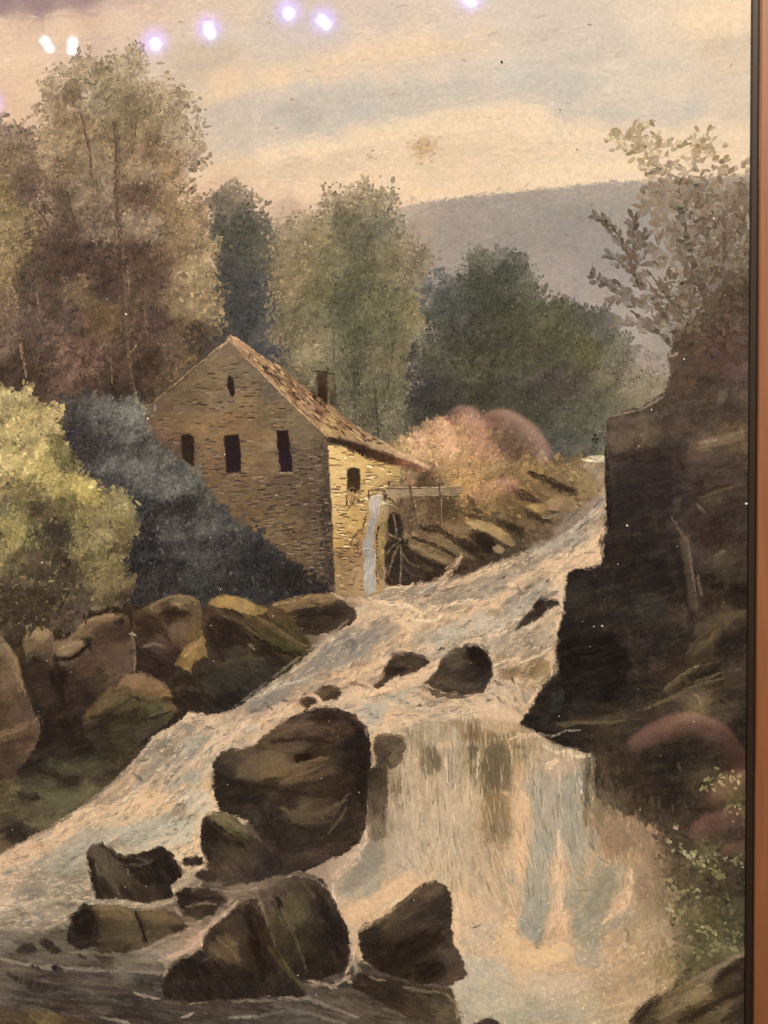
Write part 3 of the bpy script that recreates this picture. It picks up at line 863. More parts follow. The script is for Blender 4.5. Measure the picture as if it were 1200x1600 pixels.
for poly, c_, o_, f_ in (('300,152 330,128 400,118 470,105 540,85 600,65 680,55 760,60 700,86 620,100 560,108 500,122 430,138 360,152', 'efd2ac', .5, 7),
    ('0,40 100,28 200,12 300,0 400,-10 420,20 300,36 200,44 100,70 0,90', 'ecceae', .35, 10), ('310,168 400,150 470,141 560,133 650,139 720,131 800,126 850,136 860,153 800,160 740,158 660,170 600,186 540,196 470,203 400,212 380,225 320,235', 'cac1b0', .45, 6),
    ('420,228 500,216 560,202 620,190 680,178 740,170 800,164 840,168 870,184 910,197 960,204 1010,205 1080,200 1165,194 1165,278 900,288 700,305 560,300 420,300 360,260', 'f2d8b2', .42, 4),
    ('460,248 560,238 650,231 760,236 860,240 760,252 640,260 520,265', 'e2c9a8', .45, 7), ('420,258 500,250 560,256 520,272 430,277 360,270', 'd6bc9a', .4, 7), ('700,262 800,258 900,248 980,244 900,268 780,280', 'e4cba8', .3, 8),
    ('810,62 900,70 960,62 1000,80 900,102 830,96', 'cec5b4', .45, 9), ('800,128 900,120 960,145 1040,162 1095,165 1060,180 960,190 880,189 830,160', 'cac3b3', .5, 7), ('420,40 520,45 600,22 700,20 640,46 540,62 430,95 400,70', 'd2c6b4', .4, 9),
    ('880,120 960,105 1060,110 1000,130 930,135', 'ded2ba', .4, 9), ('1020,8 1170,0 1170,60 1080,62', 'f4deba', .5, 10), ('1090,75 1170,62 1170,110 1110,110', 'dac6a4', .4, 9), ('540,190 620,168 700,156 760,150 700,172 620,186', 'bfbaab', .4, 6), ('450,185 520,176 540,190 480,200', 'beb4a4', .4, 6), ('560,20 700,6 800,14 700,34', 'dccbb8', .35, 9)):
    p.dabs(P(poly), tinted(field(c_), toward=(226, 206, 180), k=.28), cover=1.1, L=10, W=2.6, ang=-8, angj=14, jit=.014, op=o_, feather=f_, rag=6, rsc=24)
p.dabs(P('390,160 403,158 404,222 391,225'), 'd8cbb4', cover=1.2, L=7, W=2, ang=90, angj=6, jit=.012, op=.6, feather=1.5)  # pale upright streak: a reflection painted onto the sky
p.notes(NOTES[p.label], -8, .10, edge=9, hi='f4dcb8', lo='b4a898')  # mauve corner and duller block beside the streak are painted reflections too
p.touches(rng.normal(662, 6, 60), rng.normal(228, 5, 60), 'b8946a', 4, 2.5, jit=.08)
p.touches(rng.normal(662, 13, 70), rng.normal(230, 9, 70), 'd2b48c', 4, 2, jit=.03)
p.touches(rng.normal(580, 3, 8), rng.normal(242, 4, 8), 'b89f80', 2.5, 1.5)
p.stroke('618,14 626,9 637,8', '9c8878', 1.3, .3)
p.touches(np.array([784., 784.5]), np.array([97., 97.8]), '33261c', 2.0, 1.5, angj=60, jit=0)
p.touches(np.array([1142.]), np.array([102.]), '6c5a44', 3.0, .9, ang=-60, angj=0, jit=0)
for x, y in ((280, 34), (920, 38), (724, 94), (419, 35), (455, 155)): p.touches(np.array([x*1., x+3.]), np.array([y*1., y+1.]), 'b09a80', 2.6, 1.5, jit=.03)
p.build()

# ---- moor on the horizon
HILL = field('''620 320 c4ae92 640 320 b8a894 700 320 a99a8a 800 310 a89c8c 900 300 ac9f8f 980 290 ab9f8f 1060 300 a89a88 700 370 a39586 800 370 9f9385 900 370 a09488
960 400 a0958a 880 430 a8998c 940 460 a99c8f 700 430 a8988a 1000 500 b0a394 1050 520 a09482 1165 300 a89680 1165 500 7e705e 650 360 a89884 900 340 9b9184 1000 340 a69a8b''')
HILL = tinted(HILL, (-4, 0, 3))
p = Paint('painted_hill', painting, 'long grey moorland hill on the painted horizon')
hill = P('600,330 640,318 700,309 760,303 800,300 850,294 900,289 950,285 1000,281 1060,280 1110,276 1190,270 1190,620 640,620')
p.grid(hill, HILL, s=2.6, edge=4, rag=2, rsc=16, tone=.035, tsc=14, seed=21)
p.dabs(hill, HILL, cover=.7, L=4.5, W=2.0, ang=-8, angj=35, jit=.03, op=.5, feather=1.5, clump=(40, .05))
p.dabs(P('590,318 640,312 690,330 680,400 620,420 590,360'), field('620 320 ceb092 660 350 b4a08a 640 400 a8957e'), cover=1.0, L=7, W=2.4, ang=-10, angj=30, jit=.02, feather=14, op=.4)
p.dabs(P('640,312 800,298 1000,279 1150,270 1150,290 1000,300 800,320 660,335'), field('b8a894'), cover=.5, L=6, W=2, ang=-7, angj=20, jit=.03, feather=5, op=.35)
p.build()

# ---- trees -----------------------------------------------------------------
def tree(label, poly, ctrl, size=(3.9, 1.9), cover=1.7, clump=(34, .20), rag=13, rsc=22, feather=3, jit=.07, seed=1, trunks=(), light=None, name='painted_tree', soft=12., ang=-60, sub=True, base_rag=None, edge=14, add=(0, 0, 0), mul=1.0):
    poly = P(poly)
    F = tinted(field(ctrl, soft=soft), add, mul)
    p = Paint(name, painting, label)
    p.grid(poly, F, s=3.0, edge=edge, rag=rag if base_rag is None else base_rag, rsc=rsc, tone=.07, tsc=13, seed=seed)
    p.dabs(poly, F, cover=cover*.5, L=size[0]*1.5, W=size[1]*1.5, ang=ang, angj=60, jit=jit*.8, clump=clump, rag=rag, rsc=rsc, feather=feather, seed=seed)
    p.dabs(poly, F, cover=cover*.7, L=size[0], W=size[1], ang=ang, angj=60, jit=jit, clump=clump, rag=rag, rsc=rsc, feather=feather*.8, seed=seed, light=light)
    p.dabs(poly, F, cover=.22, L=size[0]*.7, W=size[1]*.7, ang=ang, angj=70, jit=.05, rag=rag, rsc=rsc, feather=feather*.5, mul=.74, op=.7, keep=lambda x, y: noise(x, y, 15, seed+9, 2) > .12)
    p.dabs(poly, F, cover=.22, L=size[0]*.7, W=size[1]*.7, ang=ang, angj=70, jit=.05, rag=rag, rsc=rsc, feather=feather*.5, mul=1.22, op=.7, keep=lambda x, y: noise(x, y, 15, seed+19, 2) > .12)
    if label in NOTES: p.notes(NOTES[label])
    o = p.build()
    for pts, colr, w in trunks:
        t = Paint('painted_trunk', o)
        for k in range(max(1, int(w/2.2))):
            off = (k-(int(w/2.2)-1)/2)*2.0
            q = P(pts) + (off, 0)
            hs = colr.split()
            t.stroke(q, hs[min(k, len(hs)-1)] if len(hs) > 1 else colr, 2.8, .9, .12, .6, gap=.12)
        t.build()
    return o

tree('pale brown feathery tree crown at the far left edge', '-130,170 -40,165 0,185 30,190 60,215 78,255 72,300 90,400 95,620 -130,660',
 '''10 210 8a7662 45 215 86725c 20 240 7c6851 60 240 8e7a60 30 280 705e4a 0 300 84704f 50 300 66554a 20 340 8c7a58 60 340 7e6b50 0 390 94805c 40 390 7e6b4c 0 430 87724f 40 450 5c4b3e
 10 480 75614e 40 500 604f44 0 540 6e5a4a 60 560 4e3e34 20 580 45372e -100 300 8a7660 -100 500 66544a 70 420 5a4a3e''', seed=41, jit=.08, clump=(20, .24), edge=26, feather=7, add=(2, 2, 1),
 trunks=(('4,396 12,425 20,450 29,470', 'a08a66 8a7454', 5), ('12,455 14,478', '8a7454', 2.5)))

tree('dark blue green tree standing behind the mill gable', '318,318 330,303 350,298 370,288 392,298 402,322 420,345 440,380 446,450 440,560 400,600 340,560 322,500 330,450 333,400 322,370',
 '''370 300 857a64 345 320 6c6553 380 340 585747 350 370 4f5042 400 380 5a5a49 360 430 464840 400 440 50524a 380 500 434640 345 510 48463a 420 520 50524b 430 560 4c4b48 330 400 5c5646 440 420 5f5a4a''',
 seed=43, clump=(20, .15), rag=11, jit=.055, edge=22, feather=6, add=(5, 2, 4))

tree('tall light green tree behind the mill chimney', '422,400 430,350 448,338 470,332 500,328 512,305 540,298 570,283 602,296 617,325 642,348 652,385 668,400 662,440 674,480 668,520 645,560 642,600 632,640 642,690 600,700 540,660 500,610 440,575 425,520 430,480 418,440',
 '''430 340 a8947a 445 360 92836a 480 345 887d60 520 320 80765c 560 300 948768 590 320 7a735c 540 345 6a6650 600 350 6c6a56 640 380 8c8068 500 370 8a7e5c 450 375 8c7e5e 560 380 5e5c48 520 400 747053
 470 420 7c7252 440 450 867858 600 400 726c52 640 430 7a7258 560 440 5a5b42 500 450 6a6648 540 480 525440 590 470 666548 640 490 7a7450 660 510 827a5c 620 520 605e46 560 520 585a42 480 500 6e6a50 450 520 7a7054
 490 545 8c8060 520 560 6c6850 570 560 625e48 620 560 6a644a 560 600 5a5844 540 620 66624c 600 610 5e5c46 620 640 6c6852 580 650 585642 610 680 6e6a54 540 660 6a6650''',
 seed=47, clump=(20, .18), rag=14, jit=.08, size=(3.4, 1.7), edge=34, feather=9, add=(8, 5, 4), trunks=(('552,450 555,520 553,580 556,640', '4c4a38', 4), ('584,590 588,640 592,690', '45432f', 4), ('521,500 522,560', '5a5640', 2.4), ('617,500 612,560 606,610', '50503a', 2.4)))

tree('pale hazy undergrowth beyond the dark trees at the cliff edge', '900,500 960,520 1000,540 1040,560 1060,600 1040,660 940,720 900,700',
 '920 540 7a705c 960 520 948776 980 550 80766a 1000 590 8a806a 1030 600 90846a 1000 640 847a5e 960 640 6e6852 960 690 6a6650 1040 570 9a8f80 1010 560 a09488',
 seed=51, clump=(20, .12), rag=6, jit=.06, name='painted_bush')

tree('dark blue green spreading tree above the ochre bush', '656,450 680,430 714,422 725,402 750,388 790,393 812,405 836,425 852,455 890,470 920,478 952,488 967,510 975,540 985,565 965,600 968,640 950,690 946,720 860,716 760,700 640,700 634,640 645,560 665,520 672,480',
 '''760 400 706c5e 720 430 66665c 680 450 62645f 700 480 4c4f48 740 440 4a4c3f 790 430 4e5044 830 440 5e5e50 780 480 444637 840 480 4e4f3d 700 520 4a4a40 750 530 464539 800 540 4a4839
 690 560 525042 740 570 56533f 780 560 504e3e 860 500 565640 920 495 545548 880 540 4e4e38 920 550 5c5a3c 840 560 504d3c 940 510 5e5e52 960 560 6e6a58 960 590 6e6852 900 590 504b40 860 610 4a443b 860 600 4c463f
 820 640 464536 760 620 3e3d30 700 610 45433a 660 610 3d3937 680 650 3c3a32 640 660 4e4a3c 900 650 565646 940 660 64624e 880 690 50524a 930 690 5c5c50 840 680 484a3f 920 708 5a584c''',
 seed=53, clump=(22, .18), rag=13, jit=.08, size=(3.4, 1.7), edge=24, feather=6, add=(3, 2, 1))
p = Paint('painted_tree', painting, 'small grey blue treetop between the dark tree and the cliff')
p.dabs(P('915,480 935,486 960,490 968,510 955,518 925,515'), '930 490 55564c 955 505 6c6a62', cover=1.6, L=4, W=2, rag=4, feather=2)
p.build()

TREEA = '''90 130 a89474 130 110 a3906f 200 90 a6946f 170 120 a0906c 240 130 b09d7c 150 150 9a876a 90 170 9c8666 110 145 85705a 143 148 bfae8e 200 170 8d7a5c 260 170 a08c6c 290 210 a59476
 120 200 8e785a 80 220 a8906c 180 210 8a7657 230 240 8c745a 270 260 9a7f5e 150 230 9a8466 100 260 836e54 220 265 a08a68 170 290 86705a 215 300 6a5646 250 320 8a7254 290 330 987c58
 130 300 8a7860 90 310 6e5c4a 150 340 786452 200 350 8c7862 240 350 84705a 110 370 645244 280 390 8e7856 310 420 a08a66 325 480 9a8660 300 470 8c7858 260 400 6c5846 210 400 5e4a3e
 150 400 54443a 100 400 4e3e36 110 410 4a3a32 170 440 54443a 230 430 5e4c3e 130 450 6e5c44 60 420 55463a 40 480 5a4a40 100 500 5c4c42 60 520 54463c 160 500 6a543c 110 550 6a5244 80 570 4e3e34
 190 560 56453a 250 500 54443a 270 540 6a5646 230 570 4a3b30 280 480 7c6a4e 300 520 5c4b3a 260 590 584838 180 610 3e332b 300 260 a8927a 310 300 a08564 75 270 957d5e 195 200 94805f 320 380 9c8662
 300 560 55462f 120 600 5e4a3e 140 580 6e5648 150 610 4a3c33'''
tree('tall grey brown tree with feathery crown at the left of the painting', '62,160 72,128 108,108 118,84 145,95 160,84 185,95 202,66 222,90 240,115 276,130 292,165 303,190 313,215 306,260 292,288 302,310 318,330 328,370 337,420 341,470 325,520 290,570 240,640 200,650 100,640 55,600 52,500 50,400 66,300 58,220',
 TREEA, mul=.95, size=(3.8, 1.8), cover=1.9, clump=(22, .25), rag=19, rsc=24, feather=10, edge=40, jit=.08, add=(2, 2, 1), seed=45, soft=9,
 trunks=(('180,190 184,240 183,300 189,380 193,440 196,520 202,580 212,625', '52423a 594a3c 64523f 705c48', 9),
         ('125,170 132,205 140,240 143,280', '5c4a3a', 2.5), ('178,300 180,340 178,400', '6e5c46', 3),
         ('225,478 228,500 232,530', '6e5a46', 3), ('203,552 209,545 214,538', 'a08a66', 2.6),
         ('172,540 174,575 176,600', '7a664a', 3), ('105,300 112,330 122,360', '4e3e34', 2.5),
         ('32,535 36,560 42,590', '917c60 7c6850', 5), ('214,180 210,215 206,240', '6a5744', 2.2), ('197,400 200,430 202,460', '8a745a', 2.5), ('56,458 62,490', '8a745a', 2)))
# lighter leaf masses that stand out on it
p = Paint('painted_foliage', painting, 'pinkish brown undergrowth below the tall grey brown tree')
F = field(TREEA, soft=9)
for poly, m in (('60,505 75,500 100,505 108,520 105,550 115,580 110,605 75,590 65,550', 1.25), ('255,445 290,415 322,425 336,460 325,500 300,500 275,490', 1.12),
                ('130,545 160,520 190,525 180,560 150,575', 1.15), ('85,440 120,435 135,455 130,480 95,470', 1.14), ('200,340 240,330 255,350 215,365', 1.12), ('75,590 120,540 118,610', 1.2),
                ('270,560 300,535 305,570 280,590 262,600', 1.3), ('100,150 130,165 150,200 100,230 75,200', 1.05)):
    p.dabs(P(poly), F, cover=1.3, L=4.4, W=2.2, ang=-50, angj=60, jit=.08, clump=(16, .22), rag=9, rsc=12, feather=4, mul=m, seed=3)
p.build()

# ---- ochre bush behind the mill roof
tree('ochre autumn bush on the bank beside the mill roof', '606,704 622,690 644,672 664,660 690,652 725,648 765,658 800,680 830,705 870,718 905,716 946,712 948,765 905,800 850,835 780,830 700,830 640,835 600,790 626,740 668,733',
 '''620 705 b8986a 645 700 c0a070 660 690 b4926a 690 700 bc966a 720 690 b29066 760 690 8e7050 700 730 b08a5c 740 730 b08a5c 770 720 9a7e54 720 760 a8854f 690 750 9a7a52 660 752 54422f 680 765 4c3a2a 760 760 947648 800 740 846a48
 830 730 8e7449 860 735 8a704a 900 730 866c48 930 740 907a54 800 700 64503c 780 670 6a5842 740 665 8a6e50 640 745 9c7c5a 640 790 66523a 700 790 56452f 740 790 7c6440 800 780 745d3c 850 770 846a44 900 760 8a7048 930 770 94805c
 650 800 6e5a40 620 760 8c7654 840 700 6a5844''', seed=81, edge=14, clump=(14, .22), rag=7, rsc=11, feather=4.5, jit=.09, name='painted_bush', size=(3.6, 1.9), soft=9, light=(.06, 'd0ac7a caa672 5e4a32'))

# ---- the mill -----------------------------------------------------------------
millP = Paint('painted_mill', painting, 'brown stone watermill with a slate roof painted in evening light')
GW = field('''362 545 6e5f4a 330 580 6a5c46 290 610 5e503c 250 645 5c4c3a 380 580 665a48 420 610 5c5244 350 620 70604a 390 630 735f45 300 640 64543f 260 670 6c5540 310 665 7c6345 360 660 785f42 420 650 64563f 470 670 6e6049
 450 700 5e5240 420 690 76644a 330 700 745d43 390 700 6e5a40 400 740 6a563e 330 730 665038 290 700 55463a 350 760 62503a 400 780 604f38 450 770 544836 490 730 55493a 500 780 4a4034 380 800 5e4d38 430 820 64543a
 470 850 5e4f38 500 830 55483a 510 880 504538 450 870 5a4a36 510 800 453c32 245 690 4c4038 500 700 5a4c3a 400 560 6a5a48''')
gable = P('362,527 400,566 440,606 480,648 513,684 516,740 520,800 525,924 420,930 300,900 240,800 228,720 224,670 222,641 270,603 322,560')
GW = tinted(GW, (9, 6, 3), 1.10)
millP.grid(gable, GW, s=2.4, rag=1.5, tone=.08, tsc=9, ani=(-3, 2.4), seed=71, edge=2.5, facet=[(13, .06), (40, .06)])
millP.dabs(gable, GW, cover=.8, L=5.5, W=1.7, ang=-4, angj=14, jit=.08, op=.5, contain=True)
# gaps between the courses of stone
def courses(p, poly, dark, lightc, pitch, L, W, ang, seed, nd=1.0, cov=.5):
    x0, y0 = poly.min(0); x1, y1 = poly.max(0)
    y = y0
    while y < y1:
        n = int((x1-x0)/L*cov)
        x = rng.uniform(x0, x1, n); yy = y + (x-x0)*math.tan(math.radians(ang)) + rng.normal(size=n)*pitch*.22
        k = inside(x, yy, poly) & (noise(x, yy, 40, seed) > -.45)
        p.touches(x[k], yy[k], dark, L*.55, W, ang, 7, .16)
        k2 = inside(x, yy+pitch*.4, poly) & (rng.random(n) < .55)
        p.touches(x[k2], yy[k2]+pitch*.4, lightc, L*.5, W*1.1, ang, 8, .10)
        y += pitch*rng.uniform(.8, 1.2)
courses(millP, P('245,685 440,685 513,695 523,920 440,900 300,800'), '53453a', '82705a', 7.5, 12, 1.15, -3, 5, cov=1.0)
courses(millP, P('430,700 512,700 522,915 450,900'), '4a3c2f', '786650', 8, 10, 1.2, -3, 25, cov=.8)
courses(millP, P('240,650 362,556 480,660 500,690 250,690'), '4e4032', '88745a', 9, 12, 1.0, -4, 9, cov=.6)
millP.dabs(P('300,650 420,640 470,690 440,700 300,690'), '360 660 846a48', cover=.25, L=7, W=2, ang=-5, angj=15, jit=.07, feather=8)
millP.dabs(P('496,690 513,690 524,922 508,915'), '505 720 4c4136 510 800 3c342b 516 880 40372d', cover=.7, L=5, W=1.8, ang=-5, angj=30, jit=.12, feather=3)
millP.dabs(P('500,880 520,860 526,925 505,925'), '34302c', cover=.8, L=4, W=1.6, ang=50, jit=.15, feather=3)
# sunlit wall
SW = field('''520 710 d8b878 530 740 d4b27a 525 770 d2b07a 560 720 c8a86c 590 735 c0a068 610 740 b0935f 600 760 a88e62 570 760 bfa068 530 800 c6a670 560 810 b4945f 530 840 b5955f 560 850 9a7c54 545 870 8c7050 530 900 8e7452 560 900 a08562
 610 770 9a8460 620 760 8e7858 590 800 a48c62 600 830 8c7450''')
SW = tinted(SW, (6, 4, -2), 1.05)
side = P('512,694 540,696 565,704 600,716 626,728 626,775 608,790 602,850 600,925 560,935 524,928')
millP.grid(side, SW, s=2.2, rag=1, tone=.05, tsc=8, ani=(0, 2.2), seed=73, edge=2)
millP.dabs(side, SW, cover=.6, L=5.5, W=1.9, ang=2, angj=10, jit=.06, op=.5, contain=True)
courses(millP, P('514,700 560,710 620,735 620,770 590,800 565,850 526,860'), '86663e', 'ecd09a', 7, 10, 1.2, 2, 15, cov=1.1)
courses(millP, P('524,850 565,850 565,925 528,925'), '6e5638', 'c0a074', 7, 9, 1.1, 1, 18, cov=.9)
millP.dabs(P('548,865 565,840 566,900 552,910'), '84694e', cover=.4, L=5, W=2, ang=80, jit=.08, feather=2, op=.4)
mill = millP.build()

p = Paint('painted_roof', mill, 'tan slate roof slope with broken edges')
RF = field('370 540 b48e66 390 560 9a7856 420 575 9e7c58 440 590 94724e 460 610 9c7853 500 640 a07a54 480 640 a88460 520 660 b8945e 560 685 b4906400'.replace('6400', '64') + ' 600 700 bd9a6c 650 722 cba476 540 655 8e6a4a 430 600 ae885e', soft=8)
RF = tinted(RF, (-6, -3, 2))
roof = P('354,530 364,524 400,549 440,574 480,608 495,617 516,632 540,654 570,675 606,694 640,712 670,729 668,734 640,720 600,706 560,690 512,684 490,662 455,627 430,602 400,576 380,556')
p.grid(roof, RF, s=2.0, rag=1.5, rsc=8, tone=.07, tsc=6, ani=(35, 2.5), seed=75, edge=1.5)
p.dabs(roof, RF, cover=.9, L=5, W=1.5, ang=36, angj=10, jit=.09, rag=1.5)
ra = angles('370 540 42 440 600 42 520 655 36 600 698 24 660 728 24')
p.dabs(P('375,545 440,580 500,626 545,664 606,697 590,700 520,676 440,605'), '54402c', cover=.50, L=6.5, W=1.45, ang=ra, angj=6, jit=.14, op=.8)
p.dabs(roof, 'd2ab7a', cover=.22, L=6, W=1.0, ang=ra, angj=6, jit=.08)
p.stroke('364,526 385,541 402,553', 'd0a67c c09468', 4, .8)
p.stroke('382,557 405,578 432,606 456,630 490,662 510,681', 'c49a70 d6ae80 caa06e', 2.4, .8)
p.stroke('455,628 480,648 505,660 530,672', '6a4e36', 1.6, .8)
p.stroke('320,563 330,552 345,541 360,529', 'c09a70 cfa880', 3.2, .8)
p.stroke('226,640 252,618 278,596 300,577 322,560', '8a7654 9a8058 b09068', 2.2, .7)
p.stroke('262,613 285,594 306,574', '3e3222', 1.5, .5)
p.stroke('610,700 640,715 668,731', 'd8b084 dcb68a', 4, .5)
p.build()
p = Paint('painted_eaves', mill, 'dark shadowed eaves under the slates')
EV = field('520 688 382a1e 560 700 3c2c20 600 712 4a3222 640 724 7a5038 665 733 8a5c40')
eave = P('509,683 530,683 560,692 600,706 640,720 668,731 664,738 640,733 612,728 590,722 560,712 535,697 514,693')
p.grid(eave, EV, s=1.8, rag=1.2, rsc=7, tone=.1, tsc=6).dabs(eave, EV, cover=.6, L=4, W=1.4, ang=20, jit=.12)
p.build()

p = Paint('painted_chimney', mill, 'squat dark chimney on the slope')
p.grid(P('493,580 513,578 514,606 514,634 505,632 494,618'), field('500 590 43372a 505 620 33271c'), s=2, rag=1, tone=.12, tsc=6)
p.grid(P('513,584 523,586 527,636 514,632'), field('518 595 6a6048 522 625 4a402f'), s=2, rag=1, tone=.1, tsc=6)
p.dabs(P('478,612 496,614 512,632 500,632'), '2e2218', cover=1.3, L=4, W=1.7, ang=25, jit=.15, feather=2)
p.stroke('490,580 505,581 525,586', '3c3022', 3, .5).stroke('512,574 513,590', '4a3f2e', 2.2, .5).stroke('521,588 524,610 526,634', '3e3424', 1.8, .5)
p.build()
def window(pts, top, bottom, label=None, sill=None):
    w = Paint('painted_window', mill, label)
    q = P(pts)
    w.grid(q, field(f'{q[:,0].mean()} {q[:,1].min()} {top} {q[:,0].mean()} {q[:,1].max()} {bottom}'), s=1.6, rag=.8, rsc=7, tone=.10, tsc=7, edge=2.2)
    w.dabs(q, bottom, cover=.3, L=4, W=1.4, ang=88, angj=10, jit=.15, contain=True, op=.5)
    o = w.build()
    if sill:
        s_ = Paint('painted_sill', mill); s_.stroke(sill, '9a825e', 3, .6); s_.stroke((P(sill)+(3, 3)), '7a664a', 1.8, .6); s_.build()
window('282,678 296,677 304,681 304,722 307,731 292,724 284,722', '2e241e', '33291f', 'narrow dark window half hidden by the bush')
window('349,679 374,677 377,708 377,738 352,741 351,712', '2a201c', '2a1f20', 'dark middle window of the gable wall', '354,744 366,742 376,743')
window('431,672 451,671 455,705 458,737 438,740 434,705', '281e1a', '2a1e22', 'dark window nearest the lit corner', '438,740 450,739 459,740')
window('354,592 358,585 365,590 368,608 366,620 359,621 356,608', '352722', '2c211c', 'small slit window high in the gable')
window('541,731 552,729 563,732 564,764 556,773 541,766', '3a2c1e', '44331f', 'square dark opening in the lit wall')
p = Paint('painted_doorway', mill, 'worn lower boards of the opening in the lit wall')
p.dabs(P('541,768 556,772 564,764 562,784 546,792 541,788'), '550 775 96784e 545 785 6e5436', cover=1.2, L=4.5, W=1.4, ang=85, jit=.16)
p.stroke('543,765 550,762 557,764', '8e7450', 2); p.stroke('542,772 542,790', '50391f', 1.6); p.stroke('556,774 551,788', '54401f', 1.4)
p.build()

# ---- blue grey bushes in front of the mill
tree('blue grey bush in shade on the bank below the mill', '92,622 140,612 180,622 214,616 222,636 226,668 250,696 292,722 312,742 342,788 372,812 402,828 442,866 482,896 520,922 512,936 440,950 380,950 320,945 190,945 150,800 100,700',
 '''110 640 4a443e 140 630 58544c 170 640 6a675f 210 640 78756a 230 630 8a836c 120 680 3f3a38 160 660 56524c 200 680 6e6b60 140 700 3b3634 180 700 4a4644 215 700 4a4440 170 720 625f58 210 730 6a685e 250 710 5c5a50
 280 730 5e5c54 180 760 45413f 230 760 5a5a54 270 760 6c6b60 300 750 5c5b52 220 790 3c3a38 250 800 35322f 290 790 33312e 270 830 4e4c48 320 810 54524a 350 820 4a4843 230 850 2e2c2c 300 850 45433f 360 860 3a3836
 420 870 302f2e 260 890 2f2d2b 320 900 3b3a37 400 910 2f2e2d 450 900 2a2927 490 905 2e2c29 340 930 353330 240 920 35312e 200 900 302c28''',
 seed=61, clump=(15, .34), rag=8, rsc=12, feather=4, edge=9, jit=.09, name='painted_bush', size=(3.8, 1.7), soft=9, light=(.14, '7c7b70 68665e 4c4b48'))

# ---- ochre bush and bank on the right of the mill
BANK = field('''640 840 6e5a40 700 830 7c6444 760 800 5e4c34 800 800 6c5638 850 800 745e3e 900 780 86704c 930 760 907a54 640 880 3c3022 700 890 4a3c2b 760 870 3e3224 800 860 4c3f2e 850 840 6a5842 900 810 8a7660 660 910 33291e 730 900 4a3d2e
 850 760 7a6242 800 760 705836''')
p = Paint('painted_bank', painting, 'rocky bank of slanting stone between the mill and the rapids')
bank = P('628,842 660,824 740,812 790,790 830,758 880,735 945,728 948,768 925,800 872,846 800,872 720,902 640,918 628,915')
p.grid(bank, BANK, s=2.4, edge=6, rag=4, tone=.12, tsc=9, ani=(28, 2), seed=83)
p.dabs(bank, BANK, cover=1.0, L=6, W=2.0, ang=28, angj=22, jit=.16, rag=4, clump=(14, .2))
for a, c, w in (('826,738 845,746 870,757 895,768', '30261a', 9), ('866,760 880,764 898,772', '2e2419', 7), ('800,762 815,772 840,783', '33291e', 9), ('822,800 840,810 858,815', '2e2419', 8), ('700,838 725,850 748,856', '2c2218', 10),
                ('735,835 750,845 770,850', '2c2219', 11), ('688,828 700,836', '30261c', 8), ('640,846 660,853 690,868 720,884', '2b2118', 5), ('652,822 668,828 686,826', '2e241a', 8), ('660,885 700,890 730,887', '2c2319', 9),
                ('778,815 800,825 815,838', '33291e', 12), ('720,800 735,806 750,809', '3a2e20', 6), ('740,795 752,801', '3a2e20', 6), ('730,775 740,790', '32271c', 7)):
    p.band(a, c, w*1.2, 1.2, 5, 1.5, .65)
for a, c, w in (('634,848 660,852 690,866 716,880', '927c58 84704e', 9), ('640,842 670,840 705,853 738,872', '7a6748', 7), ('846,768 870,776 898,786', '967a54', 4), ('700,822 715,825 735,826', '8a7252', 5), ('668,866 690,876 715,882', '7e6a4c', 5), ('845,810 865,806 890,800', '8e7a60', 4)):
    p.band(a, c, w*1.2, 1.2, 5, 1.4, .6)
p.notes(NOTES[p.label], 25, .2, gain=1.12, mid=(.3, .24, .17), hi='a08860', lo='1e1812')
p.build()
def slab(label, pts, ctrl, ang=20, name='painted_rock'):
    q = P(pts); F = field(ctrl, soft=6); s = Paint(name, painting, label)
    s.grid(q, F, s=2, edge=3, rag=1.5, rsc=8, tone=.08, tsc=7, ani=(ang, 2), seed=int(q[0, 0]))
    s.dabs(q, F, cover=.8, L=4, W=1.5, ang=ang, angj=18, jit=.08, op=.5, contain=True)
    return s.build()
slab('tan flat boulder with a rounded top on the far bank', '727,815 735,811 752,812 778,822 798,836 808,850 800,856 784,848 770,838 748,828 732,823', '735 815 b09464 770 826 a88c5c 800 850 8a7250')
slab('small ochre stone above the rapids on the far bank', '820,790 835,785 850,787 858,797 845,803 832,797', '835 790 b0905a 850 798 9a7c4c')
slab('rounded tan stone at the edge of the far rapids', '850,784 862,778 880,776 898,788 892,802 872,800 858,798', '870 782 a2845c 885 795 86704e')
slab('small pale stone low on the far bank', '768,855 780,850 790,858 784,866 772,864', '778 857 94805c')

# ---- mill wheel, flume and fence
wheel = None
p = Paint('painted_water_wheel', painting, 'tall narrow mill wheel half sunk in dark shade beside the lit wall')
WP = field('612 815 2c2218 625 830 322a22 620 880 332921 650 895 3c3026 605 880 3a2e20 640 870 382d22', soft=8)
p.grid(P('600,842 630,840 640,850 655,870 668,895 660,912 630,920 604,916 600,880'), WP, s=2, rag=3, rsc=9, tone=.14, tsc=8)
p.grid(P('603,815 607,802 616,797 626,803 632,820 632,838 620,846 604,840'), WP, s=2, rag=1, tone=.12, tsc=8)
p.dabs(P('600,842 630,840 655,870 668,895 660,912 604,916'), WP, cover=.7, L=5, W=1.8, ang=40, angj=40, jit=.2, rag=3)
wheel = p.build()
p = Paint('painted_rim', wheel, 'mossy yellow rim of the wheel')
RM = field('594 800 a89068 590 850 a88c52 596 830 8a7a48 592 890 7e6a42 600 910 5e4e38')
p.dabs(P('597,786 604,784 604,806 600,850 599,905 590,915 588,880 590,830'), RM, cover=1.7, L=5, W=1.6, ang=88, angj=14, jit=.12, feather=1)
p.stroke('603,790 616,786 626,796 631,812 632,830', '6a5840', 3).stroke('600,789 612,789 622,795', 'c8b08a', 1.6)
